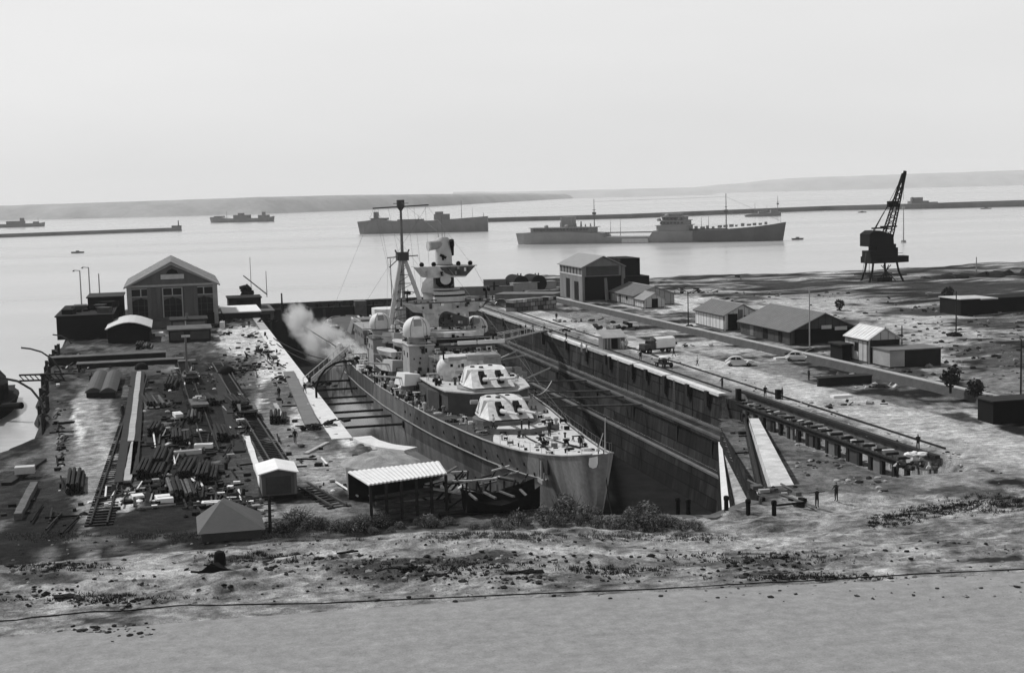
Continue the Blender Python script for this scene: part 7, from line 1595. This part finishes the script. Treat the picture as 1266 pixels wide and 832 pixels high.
# ================================================================ bushes along the crest
def bush_mesh(seed,r,h,m):
    r_=random.Random(seed); mb=MB()
    for k in range(46):    # twigs
        a=r_.uniform(0,6.28); l=r*r_.uniform(.4,1.0); e=Vector((math.cos(a)*l,math.sin(a)*l*.7,h*r_.uniform(.5,1.05)))
        mb.tube((e.x*.2,e.y*.2,-.2),e,.014,.006,3,mi=1)
    for k in range(900):
        a=r_.uniform(0,6.28); q=r_.random()**.5; zz=r_.random()**.7
        lump=1+.35*noise.noise(Vector((math.cos(a)*2,math.sin(a)*2,seed)))
        c=Vector((math.cos(a)*q*r*lump*(1-.45*zz),math.sin(a)*q*r*.7*lump*(1-.45*zz),zz*h*(1.05-.5*q*q)*lump))
        s=r_.uniform(.03,.075); e=Vector((r_.uniform(-1,1),r_.uniform(-1,1),r_.uniform(-1,1))).normalized(); f=e.orthogonal().normalized(); g_=e.cross(f)
        mb.add([c-f*s*1.8,c+g_*s*.6,c+f*s*1.8,c-g_*s*.6],[(0,1,2,3)],0 if r_.random()<.5 else 2)
    return mb
leaf=mat('bush_leaf',.06,.9,.5,1.5,10); leaf2=mat('bush_leaf_dry',.17,.9,.4,1.5,10)
protos=[]
bl=[]
r_=random.Random(12)
x=345
while x<872:
    bl.append((x+r_.uniform(-5,5), 656+r_.uniform(-6,3) - (0 if x<500 else 2), r_.uniform(.45,1.25)*(1.1 if 690<x<860 or x<460 else .75))); x+=r_.uniform(13,26)
for x,y,s in ((700,640,1.7),(725,646,1.5),(675,648,1.3),(800,643,1.4),(780,650,1.3),(820,650,1.2),(365,648,1.5),(390,652,1.3),(420,655,1.1),(760,652,1.1),(845,652,1.0),(640,650,1.1),(470,650,1.1),(530,648,1.1)): bl.append((x,y,s))
pos=['above the left end of the open shed','below the booth','under the open shed','below the wrecked lighter','below the ship\'s bow','at the dock head posts']
for k,(px,py,s) in enumerate(bl):
    p=U(px,py,.5)
    for _ in range(3): p=U(px,py,height(p[1],p[0],False))
    wh='below the booth' if px<430 else ('below the open shed' if px<560 else ('below the wrecked lighter' if px<670 else ('below the cruiser\'s bow' if px<790 else 'beside the short posts at the dock head')))
    lab='scrubby grey bush on the crest '+wh; grp='bushes on the crest '+wh
    if k<4:
        t=thing('bush',lab,'bush',(p[0],p[1],height(p[1],p[0])),group=grp); mb=bush_mesh(k,1.3,1.7,None); 
        o=mb.build('foliage',[leaf,M['timber'],leaf2],t,org=(0,0,0)); protos.append(t)
    else:
        t=dup(protos[k%4],(p[0],p[1],height(p[1],p[0])),rnd.uniform(0,6),lab,grp)
    t.scale=(s*1.1,s,s*rnd.uniform(.45,.8))
# grass strip at right foreground and along the crest
def tuft(mb,p,r_,k):
    for j in range(9):
        a=r_.uniform(0,6.28); l=r_.uniform(.06,.26); q=Vector((math.cos(a)*.5*l,math.sin(a)*.5*l,l)); c=Vector((p[0]+r_.uniform(-.2,.2),p[1]+r_.uniform(-.2,.2),p[2]-.03)); s=Vector((.03,.0,0))
        mb.add([c-s,c+s,c+q],[(0,1,2)],j%2)
def ga(r_):
    x=r_.uniform(1075,1266); f=(x-1075)/190; return x, 648-26*min(1,f*1.4)+r_.gauss(0,4+2*f)
scatter('grass','dark rough grass strip along the sand at the right','grass',900,ga,tuft,[M['coal'],leaf],seed=14)
def gb(r_):
    x=r_.choice([60,200,330,420,560,640,760,860])+r_.gauss(0,28); return x, 663+r_.gauss(0,3)
scatter('grass','low weeds along the sandy crest','grass',900,gb,tuft,[leaf,leaf2],seed=15)
def gc(r_):
    c=r_.choice([(560,700,90,8),(950,690,90,6),(1000,714,80,3),(120,740,80,5),(60,700,60,6),(330,690,60,6),(760,705,60,6)]); return r_.gauss(c[0],c[2]*.6),r_.gauss(c[1],c[3]*.6)
scatter('weeds','small dark weeds scattered over the sandy foreground','weeds',900,gc,tuft,[M['coal'],leaf],seed=16)

# ================================================================ steam and haze
def volume_mat(name,dens,sc,thr,col=.9):
    m=bpy.data.materials.new(name); m.use_nodes=True; n=m.node_tree; n.nodes.clear(); L=n.links.new
    o=n.nodes.new('ShaderNodeOutputMaterial'); v=n.nodes.new('ShaderNodeVolumePrincipled'); v.inputs['Color'].default_value=(col,)*3+(1,)
    L(v.outputs[0],o.inputs['Volume'])
    if sc is None: v.inputs['Density'].default_value=dens; return m
    tc=n.nodes.new('ShaderNodeTexCoord'); t=n.nodes.new('ShaderNodeTexNoise'); t.inputs['Scale'].default_value=sc; t.inputs['Detail'].default_value=4; t.inputs['Distortion'].default_value=.6
    L(tc.outputs['Object'],t.inputs['Vector'])
    g_=n.nodes.new('ShaderNodeTexGradient'); g_.gradient_type='SPHERICAL'; mp=n.nodes.new('ShaderNodeMapping'); L(tc.outputs['Generated'],mp.inputs[0]); mp.inputs['Location'].default_value=(-1,-1,-1); mp.inputs['Scale'].default_value=(2,2,2); L(mp.outputs[0],g_.inputs[0])
    mu=n.nodes.new('ShaderNodeMath'); mu.operation='MULTIPLY_ADD'; L(g_.outputs[1],mu.inputs[0]); mu.inputs[1].default_value=.9; L(t.outputs[0],mu.inputs[2])
    mr=n.nodes.new('ShaderNodeMapRange'); mr.inputs[1].default_value=thr; mr.inputs[2].default_value=thr+.45; mr.inputs[3].default_value=0; mr.inputs[4].default_value=dens; L(mu.outputs[0],mr.inputs[0]); L(mr.outputs[0],v.inputs['Density']); return m
def puff(c,rx,ry,rz_,lab,seed):
    mb=MB(); mb.dome((0,0,0),1,16,-.999); o=mb.build('steam',sm,org=(0,0,0)); o.location=to_world(c); o.scale=(rx,ry,rz_); o.rotation_euler=(0,0,TH); return tag(o,lab,'steam',kind='stuff')
sm=volume_mat('steam_volume',.42,2.4,.72)
puff((25.5,258,1.6),5.5,10,5.2,'white steam plume rising beside the aft deck of the cruiser',1)
puff((27.5,236,1.2),4.6,15,3.6,'white steam drifting low across the port side of the aft deck',2)
puff((23.4,198,-4.0),4.0,18,4.0,'thin steam in the gap between the port hull and the quay edge',3)
puff((22.5,270,4.5),3.6,8,4.6,'thin steam wisp rising above the dock wall near the gate',4)
puff((28.5,222,1.5),3.6,12,2.8,'low steam streaming along the port deck aft of the cranes',5)
hz=MB(); hz.box(-6400,6400,-300,9300,-14.2,150)
# the camera stands inside this air
HZ=hz.build('haze',volume_mat('haze_air',HAZE,None,0,.97)); tag(HZ,'thin pale sea haze over the whole harbour','haze',kind='stuff')
